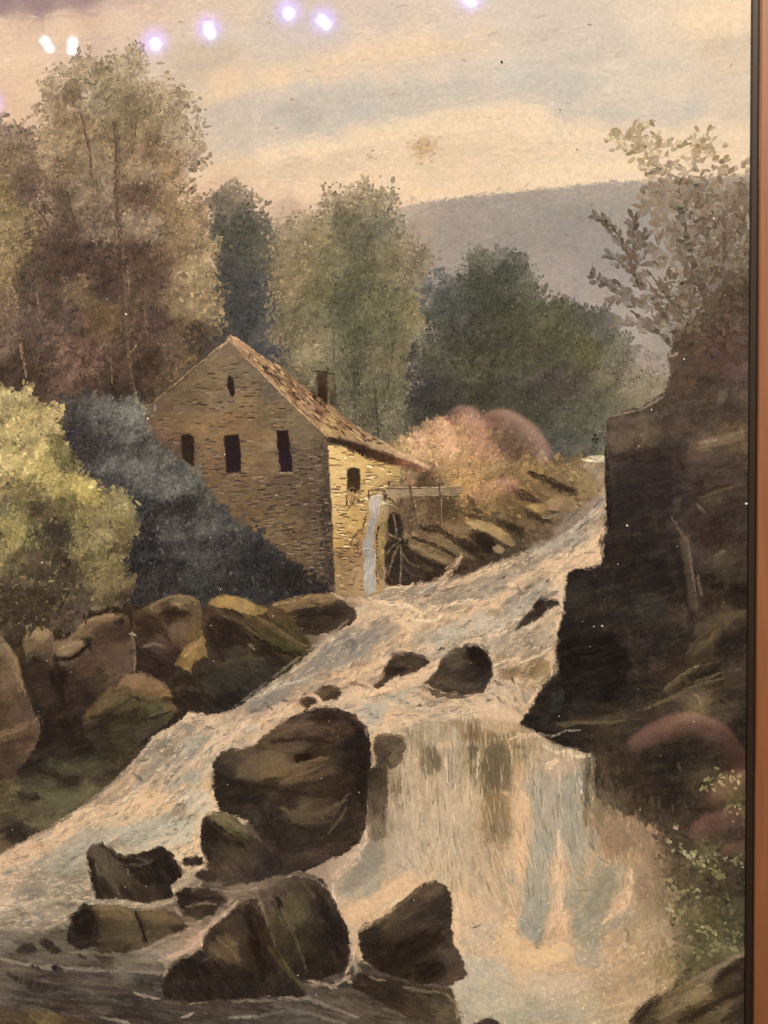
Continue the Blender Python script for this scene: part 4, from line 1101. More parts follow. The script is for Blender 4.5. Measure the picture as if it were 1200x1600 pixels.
p.touches(rng.normal(589, 2, 14), np.linspace(825, 900, 14), '3e3420', 3, 1.6, 80, 30)
p.build()
for a, c in (('615,803 618,820 620,840', '8a7860'), ('606,833 615,838 627,844', '9a8462'), ('624,846 612,855 603,868', '7e6a50'), ('623,852 614,872 606,900', '85745a'), ('626,850 627,880 625,914', '887860'), ('629,866 640,880 655,886', '74634c'), ('630,884 644,898 662,902', '5c4e40')):
    s = Paint('painted_spoke', wheel); s.stroke(a, c, 3.4, .6, .1, .6, op=.62); s.build()
p = Paint('painted_flume', painting, 'weathered wooden flume on posts carrying water to the wheel')
FL = field('600 770 a68f6c 640 768 a08a68 690 768 94805e 715 768 7c6a50')
p.grid(P('600,762 720,760 720,777 600,778'), FL, s=2, rag=1.2, tone=.08, tsc=7, ani=(0, 3)).dabs(P('600,762 720,760 720,777 600,778'), FL, cover=.5, L=7, W=1.3, ang=0, angj=5, jit=.1)
for a, c, w in (('575,767 588,765 600,763', '54402c', 3), ('600,761 640,762 690,761 722,758', 'c8b08a b49c78', 1.6), ('602,763 640,763 660,763', '4c3a28', 1.8), ('640,777 680,776 720,776', '4a3b2b', 2.2), ('600,765 603,780', '3e2f20', 5), ('576,767 577,782', '4a3828', 3),
                ('606,778 616,783', '3c2d1f', 3)):
    p.stroke(a, c, w, .6, .1, .6)
o = p.build()
for a, w in (('608,753 608,763', 5), ('640,757 644,780 649,800 652,825', 5), ('687,758 688,785 689,822', 3.4)):
    s = Paint('painted_post', o); s.stroke(a, '54422f 66523c', w, .5, .1, .7); s.stroke(P(a)+(w*.5, 0), 'b09a74', 1.2, .4, gap=.3); s.build()
CH = field('585 785 c4b8a8 592 800 b0a490 582 820 a0998c 576 850 a8a195 576 880 b2ac9e 580 910 aca596 570 870 9c968a', soft=7)
p = Paint('painted_mill_water', painting, 'thin pale stream of water falling from the flume')
chute = P('578,777 597,775 594,790 590,806 586,830 585,858 587,900 588,926 571,932 567,890 566,858 572,830 576,800')
p.grid(chute, CH, s=2, rag=1, tone=.05, tsc=7, ani=(90, 4)).dabs(chute, CH, cover=1.0, L=9, W=1.2, ang=93, angj=4, jit=.06, streak=(50, 3, .7, 'd2ccba', '7e766a'))
p.stroke('578,779 590,774 598,776', 'd8cbb6', 2.4).stroke('592,790 600,786 608,788', 'd8cbb4', 2.2).stroke('594,792 590,806', 'd4c8b4', 2)
p.stroke('566,858 575,857 586,860', 'd0c8b4', 1.6).stroke('569,880 571,920', 'c8c0ae', 1.4).stroke('573,805 568,820 566,832', '4a3a28', 2.4).stroke('566,826 556,834 548,850', '6e5238', 4, 1)
p.build()
# ---- the stream -----------------------------------------------------------------
RIV = field('''930 780 b09c86 900 830 a89886 930 850 d8b896 900 870 d4b492 860 860 b4a28c 820 890 c2a88c 870 890 dcbc98 780 910 b09c86 700 930 9c8c78 760 940 c8ac8c 840 920 b8a48e 640 925 b8a287 600 945 bca68a 680 960 c4a688
 740 965 d8b68e 820 960 b8a890 860 970 c2a88a 600 975 a8967e 640 985 c4a688 700 1000 b0a38f 760 1000 b4a893 850 1010 8c7c66 530 1000 9a8a78 560 1020 a0907c 500 1030 8a7c6c 450 1060 857868 480 1060 9a8a76 550 1055 c8a88a
 600 1030 c8a686 640 1060 c0a488 700 1070 c8aa8a 780 1040 c4ab8e 800 1080 c0a68a 840 1060 8a7654 420 1080 8a7e70 400 1110 9a8c7c 440 1110 c8ac90 380 1130 c6ab90 600 1100 d4b08a 560 1090 c0a890 640 1110 aaa08e 700 1110 b8a690
 760 1110 c4b094 300 1125 d0b498 330 1130 cab098 250 1160 8f8474 280 1190 a89a88 230 1210 9c8e7c 320 1170 a8a08c 300 1210 c4ac90 350 1150 c2ab90 200 1240 c0a284 250 1250 dcb88e 290 1240 bfa98c 160 1260 bca084 310 1280 b8ad94
 250 1290 b0a890 180 1290 aea48e 100 1310 c0a488 60 1340 b89e82 20 1350 c8a888 130 1340 a09a86 200 1310 b4ab94 60 1380 9c9280 110 1380 8e8674 0 1400 b4a08a 40 1420 9a9080 90 1420 88806e 20 1450 8e8474 280 1320 c6b394
 300 1330 e0bd96 320 1240 d8b890 940 740 94826a 920 810 a8947c 480 1100 c8a88a 520 1110 b8a690 -100 1420 a89a84 300 1380 8a7c68 340 1390 a48c74 280 1480 a08a70 100 1470 6e6454''', soft=10)
RIV = tinted(RIV, (4, 0, -7), 1.02)
FLOW = angles('930 740 -60 935 800 -62 900 850 -38 840 900 -28 760 930 -24 680 960 -25 600 960 -18 560 1000 -38 480 1060 -40 400 1110 -32 600 1050 -28 700 1020 -30 800 1000 -35 850 1040 -60 700 1100 -20 600 1100 -15 300 1140 -35 240 1200 -48 150 1270 -36 60 1340 -25 300 1260 -40 250 1300 -25 100 1400 -12 20 1440 -6 0 1360 -22 320 1200 -50 830 1090 75')
river = P('905,722 946,712 950,790 945,840 945,885 900,900 890,960 880,1020 870,1070 830,1140 840,1180 620,1200 560,1200 420,1260 330,1330 300,1440 200,1500 -130,1540 -130,1390 0,1330 80,1288 150,1244 200,1200 250,1132 300,1118 340,1114 370,1098 440,1044 500,1000 548,962 566,936 640,914 720,898 800,868 870,842 918,800 942,762')
p = Paint('painted_river', painting, 'foaming grey and cream rapids running down past the mill')
p.grid(river, RIV, s=2.3, rag=3, rsc=14, tone=.05, tsc=9, ani=(-30, 2.6), seed=91, hue=.012, edge=6,
       streak=[(FLOW, 90, 9, .45, 'e6c8a0', '857864'), (FLOW, 44, 4, .50, 'ecd0aa', '6c6050'), (FLOW, 18, 2.6, .35, 'f0d8b4', '6a6054')])
p.dabs(river, RIV, cover=.5, L=7, W=1.6, ang=FLOW, angj=10, jit=.03, rag=3, streak=(46, 5, .6, 'e8cba4', '7e7668'), op=.35)
def foam(p, pts, w, n, col='e4c49c dcb890 d0ac86', L=6, W=1.6, spread=.5, op=.5):
    hs = col.split(); rng.shuffle(hs)
    p.band(pts, ' '.join(hs if len(hs) > 1 else hs*2), w*1.5, .9, L, W, op, .04)
    p.band(pts, hs[0]+' '+hs[-1], w*.45, .8, L, W*.8, op, .03)
for a, w, n in (('935,850 900,868 850,882 800,905 760,925', 14, 170), ('938,862 915,876 880,880', 10, 90), ('880,930 878,960 872,990', 9, 60), ('800,925 760,945 720,965 680,955', 12, 130), ('740,950 730,970 690,960 640,960 600,985', 11, 130), ('720,870 690,905 650,922', 8, 60),
                ('640,985 620,1010 560,1050 520,1080', 10, 90), ('560,1058 620,1040 600,1030', 9, 60), ('660,1050 640,1062 610,1066 575,1085', 8, 70), ('680,1035 640,1060 620,1075', 10, 60), ('400,1135 440,1112 480,1110', 14, 80), ('700,1085 660,1090 600,1110 580,1125', 12, 120),
                ('350,1118 300,1116 262,1140 232,1180 205,1205', 7, 120), ('340,1150 310,1190 330,1240', 11, 90), ('250,1235 200,1260 150,1275 60,1330 0,1350', 12, 240), ('260,1230 230,1270 180,1290', 12, 80), ('320,1245 290,1270', 12, 60), ('325,1320 295,1330 280,1325', 10, 70), ('60,1345 0,1372 -60,1385', 12, 70),
                ('880,1000 850,1040 800,1090 760,1085', 10, 90), ('860,1090 830,1110 800,1120 760,1100', 14, 120), ('545,935 600,945 650,935', 7, 60), ('540,940 520,930 545,948', 5, 30), ('700,1060 740,1095 780,1095 800,1060', 9, 70)):
    foam(p, a, w, n)
GREY = '8a7c68 9a8c78 aca28c 7c6e5c'
for a, w, n in (('700,920 740,910 800,895', 9, 70), ('720,935 760,930 790,915', 8, 50), ('560,1000 520,1025 480,1050 440,1080 400,1105', 14, 170), ('830,880 890,850 925,810', 10, 80), ('790,960 840,940 870,925', 9, 50), ('640,1000 590,1030 560,1040', 8, 50), ('270,1170 240,1200 210,1235', 13, 110), ('350,1165 330,1185', 8, 30),
                ('110,1370 60,1385 20,1400', 12, 70), ('140,1400 100,1420 40,1440', 12, 80), ('640,1100 600,1085', 9, 40), ('700,1120 650,1125 630,1110', 10, 50), ('0,1450 60,1455 100,1440', 10, 60), ('300,1250 250,1290 150,1330', 13, 90)):
    foam(p, a, w, n, GREY, 5, 1.6)
for a in ('690,915 720,905 735,915', '800,975 815,968', '725,978 735,970', '712,1010 730,1015', '690,1100 720,1105 700,1112', '320,1135 340,1140 355,1150', '480,1250 500,1240', '160,1280 185,1270', '735,1000 760,990', '600,1090 580,1078'): p.stroke(a, '7a6c5a', 1.8, .8, .12, gap=.15)
RIVER_NOTES = '''P 8a7c6c .6 626,942 640,918 670,912 690,906 680,920 655,938 640,946
L cfc0a4 2 .6 654,928 683,910
P 9c8c76 .55 650,945 700,925 760,905 765,925 700,950 665,965
L dcb890 8 .6 683,920 700,912 730,905 762,888
L e0c8a0 3 .7 602,922 612,918 638,917 644,912
P dfc096 .6 560,970 590,952 640,950 660,965 690,962 686,975 650,985 640,1010 630,1010 630,985 600,965 570,985
L e6caa0 5 .65 577,935 600,942 640,948 657,962 670,952 690,948 712,942 735,938 760,940
L ecd4aa 4 .65 646,968 680,970 688,962
L dcb88e 10 .5 634,968 632,990 632,1010
P 9a8c7a .6 560,985 600,970 625,975 620,990 590,1010 560,1025 545,1010
P a89c86 .6 640,985 680,982 700,995 690,1005 660,1010 640,1005
P bab09a .55 690,975 740,955 760,955 760,985 720,1000 690,1010 670,1020
S 74685a 3 720,978 728,982
S 5a4c3e 5 687,1013 694,1015
L d8b88e 8 .5 728,1005 745,1000 760,1005
L dcb88e 9 .55 545,1055 570,1045 590,1035 605,1025
L e0c098 8 .6 618,1070 650,1060 672,1050 685,1032
P d8b68e .55 540,1075 560,1062 585,1062 600,1080 560,1080
P 9a8a78 .6 860,825 895,800 925,775 945,770 946,790 920,815 890,835 865,845
L c4b49e 2.5 .6 868,845 900,822 930,795
L c4b49e 2.5 .6 880,840 915,815 942,790
L c4b49e 2 .5 895,835 930,810 945,800
L 6e6254 2 .5 885,815 900,800 905,795
L 6e6254 2 .5 900,830 912,820 920,812
L 6e6254 2 .5 930,790 940,780
P b0a48e .55 830,845 860,838 900,830 930,830 915,850 880,858 850,870 800,885 815,868
L 7a7060 3 .5 895,855 910,845 918,840
L 7a7060 3 .5 800,885 815,878 830,872
P e0bc92 .65 948,820 950,830 935,850 940,880 900,885 880,892 850,885 855,875 880,862 905,862 925,850 932,835
L e2c49a 5 .6 870,868 895,865 910,863
P 8e8472 .6 800,888 835,875 850,870 840,888 815,905 790,915
L dcbc92 7 .6 740,900 770,890 800,880
L d8b890 9 .55 795,915 820,902 840,895 870,890
P 968c7a .6 742,930 755,912 775,903 795,905 780,925 755,935
L e0bc94 8 .6 785,930 800,918 805,908 820,903
L ddb892 7 .55 740,942 760,942 775,948 785,935
P a89e8c .6 785,950 800,935 820,925 835,915 850,905 865,905 860,925 845,932 830,950 810,965 790,968
L 6a5e50 3 .5 810,920 815,928
L 6a5e50 3 .5 822,918 830,915
L 6a5e50 3 .5 852,910 860,906
L d8b496 6 .55 878,905 876,920 872,935
P c8bca4 .55 745,955 780,960 795,975 790,985 760,990 742,985
L e6c69e 8 .6 760,1000 775,990 790,985
L dcc4a0 7 .5 802,966 812,964
P 9a8e78 .6 768,1005 785,1000 800,995 810,990 830,985 845,1000 835,1015 820,1022 800,1018 780,1025 770,1020
P 7e7258 .6 815,1000 828,998 838,1008 830,1018 818,1015
P b8a48c .6 840,985 855,972 868,965 868,1010 845,1015 838,1000
P 8e7656 .6 770,1020 790,1018 800,1022 790,1032 772,1035
L e0c29a 4 .65 773,1040 790,1033 805,1030 815,1035 830,1028 845,1022 860,1012
P 7a6444 .6 775,1045 800,1040 815,1045 830,1035 850,1030 862,1040 850,1058 835,1065 815,1055 800,1065 780,1060
P a08454 .6 840,1035 858,1030 860,1048 845,1055
L d8b890 3 .6 860,1020 862,1050
L 4a3a28 3 .6 800,1060 804,1068
P c4ac90 .5 760,1075 790,1060 815,1075 840,1075 835,1090 790,1095 765,1110 745,1105
L 6a5846 2.5 .5 775,1065 782,1070
L 6a5846 2.5 .5 815,1080 822,1084
L 6a5846 2.5 .5 760,1095 768,1093
L 6a5846 2.5 .5 778,1090 782,1095
L e4c09a 8 .6 845,1078 835,1090 825,1100
L d8b090 5 .6 500,990 520,985 545,978
L dcb890 8 .6 545,978 565,965 590,955
P 948a7c .65 500,1005 530,990 560,985 590,980 595,1000 570,1025 535,1045 500,1050 475,1055 460,1060 480,1030
L 7a7064 6 .5 540,1000 555,1005 548,1020
L 7a7064 5 .5 525,998 545,992
L c8b498 3 .6 455,1050 470,1040 490,1025 500,1012
L c8baa4 3 .6 430,1075 450,1068 475,1062 495,1052
P 857a70 .65 385,1095 420,1080 445,1072 460,1075 455,1090 430,1105 400,1115 384,1115
L 5c5248 3 .55 395,1112 402,1110
L 5c5248 3 .5 415,1100 425,1108
L 5c5248 3 .5 440,1095 450,1095
L d0c0a4 3 .6 384,1090 400,1088 420,1078 440,1066
P d8b68e .6 380,1140 400,1120 430,1112 455,1105 470,1110 455,1125 420,1150 395,1165 380,1165
P b8b09c .55 382,1130 400,1128 410,1135 400,1148 384,1150
L c8a48a 6 .45 388,1125 405,1118 420,1115
L d8b088 7 .5 500,1065 530,1055 560,1045 590,1035
S 8a6a50 1.5 555,1043 565,1039 575,1035
P e0c098 .6 530,1080 560,1070 590,1085 580,1100 550,1105 525,1100 515,1100
L e4c49c 6 .6 500,1092 510,1100 530,1108
P b4aa96 .6 550,1110 575,1095 600,1095 600,1130 580,1140 560,1120
L 8a7258 3 .55 545,1068 565,1070 580,1078
L e2c098 7 .6 575,1085 595,1080 612,1075
P b4ac96 .55 562,1100 600,1085 630,1075 660,1065 660,1075 640,1085 625,1100 605,1115 590,1130 575,1125
L 7a7060 4 .5 580,1115 590,1122
P dcb890 .6 610,1110 630,1100 640,1105 680,1112 670,1120 650,1130 645,1160 635,1170 625,1150 620,1140 600,1140 585,1145 580,1140
L 6e5e4c 5 .55 637,1100 645,1108 655,1102
S 7a6a54 2 670,1105 685,1108 700,1116
S 8a7a66 2 635,1118 650,1117 654,1120
P b0a894 .6 655,1135 680,1122 720,1120 728,1130 722,1145 700,1150 670,1158 655,1155
P d8b898 .55 730,1110 760,1095 780,1095 785,1125 760,1130 735,1130
L e0bc98 5 .6 705,1098 720,1095 735,1092 745,1085
P 8e7a62 .6 650,1080 680,1090 720,1092 705,1100 680,1105 655,1092
L e0c09a 6 .65 240,1150 262,1128 285,1120 300,1116 315,1122
P dcbc94 .65 315,1120 335,1116 352,1122 360,1135 355,1145 340,1150 330,1135 318,1128
P 857a6a .65 265,1130 290,1127 310,1132 300,1144 275,1147
P 827868 .65 230,1165 255,1150 275,1148 265,1165 245,1180 225,1190 215,1200 210,1215 205,1205
L 5e564a 3 .5 222,1188 230,1186
L 5e564a 4 .45 210,1210 222,1220
P b0a896 .55 290,1150 315,1145 328,1155 310,1170 285,1185 270,1180 275,1165
P a09480 .55 262,1190 290,1175 310,1175 315,1185 280,1195 255,1205 245,1210
L d8b898 5 .55 205,1240 230,1225 255,1205 280,1197 310,1188 330,1175 350,1160 365,1152
L dcbc98 7 .6 318,1185 345,1165 365,1150 390,1125
P d0b496 .5 330,1180 350,1168 360,1170 345,1185 330,1195
P a09a86 .6 255,1225 280,1210 300,1200 325,1200 318,1225 290,1228 265,1240 250,1240
P e0bc90 .65 190,1260 205,1242 230,1228 245,1235 250,1260 230,1272 200,1275 188,1270
L ecd0a6 3 .6 192,1250 205,1244 215,1242
P c8bca2 .55 290,1230 320,1228 330,1240 340,1255 320,1275 290,1270 285,1245
L eed4b0 3 .7 276,1258 285,1250 292,1246
S 8a7a64 1.5 275,1262 282,1256 290,1257
S 8a7660 2.5 322,1138 335,1139 345,1150 355,1145 358,1138
L dcb49a 4 .5 345,1155 358,1150
P b8b29c .55 190,1290 230,1278 280,1275 305,1280 300,1320 200,1330 185,1310
L dcc09a 4 .6 312,1278 325,1272 338,1262
L e0bc94 4 .6 310,1285 312,1300 308,1318
P d8b48e .6 85,1285 110,1272 140,1258 150,1262 130,1275 110,1295 85,1312 70,1320 80,1300
L e0bc96 5 .6 88,1290 105,1278 130,1268 155,1258
L e0bc96 3 .6 110,1298 118,1292
P d4ae8a .6 0,1330 40,1312 60,1310 68,1322 40,1340 10,1355 0,1352
L d8b48e 7 .55 -60,1365 0,1350 20,1340
L dcb890 6 .55 155,1284 180,1277 200,1268
S 9a8468 2.5 155,1280 165,1273 185,1270
P a8a28e .55 70,1335 100,1315 130,1290 160,1295 200,1290 170,1320 140,1325 130,1350 110,1370 80,1365 50,1350
P 8e8676 .55 0,1360 40,1345 90,1325 80,1340 60,1355 20,1370 0,1372
P 857c6c .55 88,1352 105,1345 115,1355 100,1360
P 80766a .6 40,1390 60,1385 80,1392 75,1400 60,1405 40,1400
L ccb494 2.5 .55 0,1378 30,1375 50,1372
L d4bc9c 3 .55 0,1420 12,1412
L b8a488 3 .6 70,1450 85,1445 100,1438
P 79705f .6 0,1432 40,1425 60,1445 40,1452 0,1450
L 6a604f 4 .55 90,1412 105,1415 118,1412
L c8b898 3 .6 115,1403 125,1410
L c8b898 3 .6 135,1400 145,1405'''
p.notes(RIVER_NOTES, FLOW, .24, gain=1.25)
def ridge(L, w, lo, seed): return lambda x, y: flow_noise(x, y, FLOW, L, w, seed) > lo
for c_, L_, W_, cov, op, sd in (('e6caa2', 5.0, 1.2, .55, .34, 1), ('ecd4b0', 3.0, 1.0, .25, .42, 2), ('665c4c', 4.5, 1.1, .5, .36, 3), ('827a6a', 6, 1.4, .45, .34, 4)):
    p.dabs(river, field(c_), cover=cov, L=L_, W=W_, ang=FLOW, angj=20, jit=.05, op=op, contain=True, keep=ridge(28, 5, .55, sd*7))
p.build()
p = Paint('painted_edge_glint', painting, 'bright streak above the rapids, a mirrored glint laid on as paint')
p.dabs(P('908,717 916,713 945,712 945,722 918,721'), 'f4e2b8', cover=2.2, L=6, W=1.6, ang=0, angj=4, jit=.03)  # glint of the mirrored phone edge, put in as cream paint
p.build()

FALL = field('''600 1130 d8b48c 640 1150 9c8c72 680 1160 a89a80 740 1140 8c7a5e 780 1160 8a7858 840 1150 a08c70 880 1170 b0a088 640 1200 b8a286 600 1220 6a5c48 600 1280 8a7c66 660 1250 b4a288 720 1240 c8ae8e 700 1300 b8a890
 760 1200 6e6448 770 1260 9a7e58 800 1250 d0ac84 850 1240 a8a290 900 1220 9c9684 930 1210 7a745e 640 1350 b8a892 700 1360 c0a98c 760 1330 b49c80 780 1300 9c8468 820 1330 d4b18a 860 1320 a6a08c 875 1360 d2ae86 900 1320 a8a290
 840 1420 8e8e80 870 1440 c8a682 810 1440 d8b48a 760 1400 bca488 900 1400 9a9680 930 1340 b89c7c 960 1370 a89a80 970 1420 b49a7c 920 1450 8e8a76 960 1460 b09678 560 1370 a89c88 540 1350 90846f 580 1360 a49a86 620 1340 b0a08a
 570 1410 d0ae88 600 1400 d8b68e 640 1390 d4b28a 550 1420 c4a488 740 1450 b8a690 770 1500 d4b28a 720 1420 d6b48c 740 1520 b4ac98 800 1500 cfae86 850 1500 d6b488 900 1500 c0a484 960 1500 b89c7c 1010 1480 ac9070 760 1560 a8a490
 850 1540 b8aa90 900 1560 b8a88a 820 1580 a09c86 740 1590 a49c88 960 1540 b09676 1000 1450 a08a6a 1000 1330 9c8060 1000 1290 a4866a 960 1300 8c745a 1030 1360 86705a 760 1660 a09a86 900 1660 b0a084 700 1200 9e8e74 680 1220 b8a488
 810 1220 bca080 820 1400 94927f 940 1250 8a7a60 1050 1420 8a7858 1040 1500 9c845f 930 1280 a08c70 690 1420 d0ae86 580 1340 968a76''', soft=9)
FALL = tinted(FALL, (4, 0, -8), 1.03)
p = Paint('painted_waterfall', painting, 'broad waterfall dropping in pale cream and blue grey veils')
fall = P('560,1150 620,1140 680,1125 760,1120 830,1130 870,1160 925,1175 932,1230 960,1262 1020,1290 1050,1350 1070,1420 1075,1500 1050,1545 1000,1580 960,1640 960,1730 690,1730 715,1600 700,1540 540,1500 500,1400 560,1330 590,1300 590,1200')
VERT = angles('620 1200 89 700 1200 88 800 1200 90 900 1230 90 1000 1330 80 700 1400 90 850 1400 91 560 1380 -30 600 1400 -25 780 1500 40 850 1490 -10 900 1500 -30 1000 1480 -35 800 1600 8 900 1600 -8 640 1300 90 960 1420 -70 700 1480 80 740 1440 60')
p.grid(fall, FALL, s=2.3, rag=3, tone=.05, tsc=8, ani=(90, 4.5), seed=95, hue=.012, edge=7,
       streak=[(VERT, 110, 7, .30, 'd8bf9c', '867c68'), (VERT, 60, 3.2, .32, 'e0c6a2', '7a705c'), (VERT, 20, 2.4, .18, 'e4ccaa', '746a58')])
for a, c_, w, op in (('612,1150 608,1240 604,1330', 'cdb08a c0aa8c b4a488', 22, .4), ('636,1160 632,1250 630,1360', 'c8b090 c4ac8c', 14, .45), ('670,1165 672,1185 668,1208', '77694f 7e7056', 30, .6), ('712,1140 710,1200 704,1260', 'bcb098 b8ac92 b8a88a', 26, .45), ('690,1210 684,1300 678,1400', 'c4ae8e c8b090 c4aa88', 34, .4), ('728,1240 722,1320 712,1400', 'd0b28c c8ac88', 16, .45),
    ('768,1128 770,1170 766,1240', '7c6c50 665840 6e6046', 46, .6), ('742,1132 746,1170 744,1230', '6e6046 7a6c50', 10, .5), ('768,1235 768,1280 762,1320', '8a6e4a 927652', 24, .5), ('792,1150 794,1190 796,1240', '8c7858 a08a68', 22, .45), ('840,1150 846,1175 838,1200', 'c0a684 cbb08a', 24, .4), ('818,1225 816,1320 812,1400 812,1450', 'd2b088 dab68c d8b48a cfae86', 24, .6),
    ('848,1185 846,1280 840,1380 836,1470', 'aca288 aaa088 a09880 908a78', 36, .6), ('875,1296 872,1360 868,1420 868,1465', 'dcc09a d8b68c d4b088', 13, .65), ('900,1185 898,1270 896,1360 892,1410', '9c9884 aca088 a89c84', 30, .55), ('918,1182 920,1220 916,1262', '48443a 524c3c', 12, .65), ('944,1190 946,1230 940,1275', '6a6048 786a50 8a785a', 24, .5), ('960,1250 962,1290 955,1330', '8a7860 a88c6c', 30, .4),
    ('750,1300 748,1360 742,1410', 'bea082 c6ab8a', 30, .4), ('780,1310 782,1370 790,1420', 'b08e6a c0a07a', 20, .4), ('926,1300 930,1350 924,1400', 'a09a86 969280 8e8a7a', 26, .5), ('1000,1290 1010,1340 1004,1400', 'a4866a 987c60 8e7658', 34, .4), ('985,1330 982,1380 960,1420 940,1440', 'd0b08a d4b28a c8a884', 11, .5), ('905,1450 940,1440 985,1425', '989280 9a927e a09480', 34, .5),
    ('712,1410 722,1450 760,1480 810,1488 850,1492', 'd2b28a dcba90 e0be94 dcba90', 26, .55), ('850,1492 880,1470 900,1455', 'dab88e c8a884', 16, .5), ('838,1468 842,1476', '908a78', 20, .5), ('720,1380 730,1440 750,1490', 'd8b68c dcba90', 16, .5), ('760,1500 860,1515 960,1500 1010,1480', 'd0b08a ceb08a c0a280 b09470', 40, .4), ('760,1545 860,1548 960,1530', 'b8ab94 b8aa90 b49e80', 30, .4),
    ('720,1580 800,1576 900,1570', 'aaa088 aca288 aca08a', 34, .45), ('735,1520 742,1560', 'b0a996 aaa692', 24, .4), ('560,1340 580,1350 560,1385', 'a09886 9a9282 a49a86', 40, .45), ('555,1412 600,1402 640,1384 675,1358', 'd4b28a dcba92 d8b68e ccae88', 28, .55), ('620,1300 624,1340 610,1370', 'b0a48c b8aa90', 34, .35), ('548,1420 552,1460 556,1500', 'd8b890 b8a082 a8947a', 12, .55),
    ('590,1205 590,1260 592,1310', '54483a 605240 7a6c54', 22, .55), ('1040,1420 1050,1470 1040,1520', 'a08c66 98845e', 20, .35)):
    p.band(a, c_, w, 1.0, 9, 1.8, op, .035)
p.dabs(P('600,1140 870,1165 925,1182 930,1240 600,1240'), FALL, cover=.6, L=8, W=1.2, ang=89, angj=5, jit=.05, streak=(50, 3.5, .7, 'd8bc96', '4e4430'), op=.45)
p.dabs(P('700,1440 1050,1400 1060,1540 960,1600 720,1600'), FALL, cover=.5, L=6, W=2.4, ang=VERT, angj=50, jit=.03, clump=(20, .07), feather=8, op=.35)
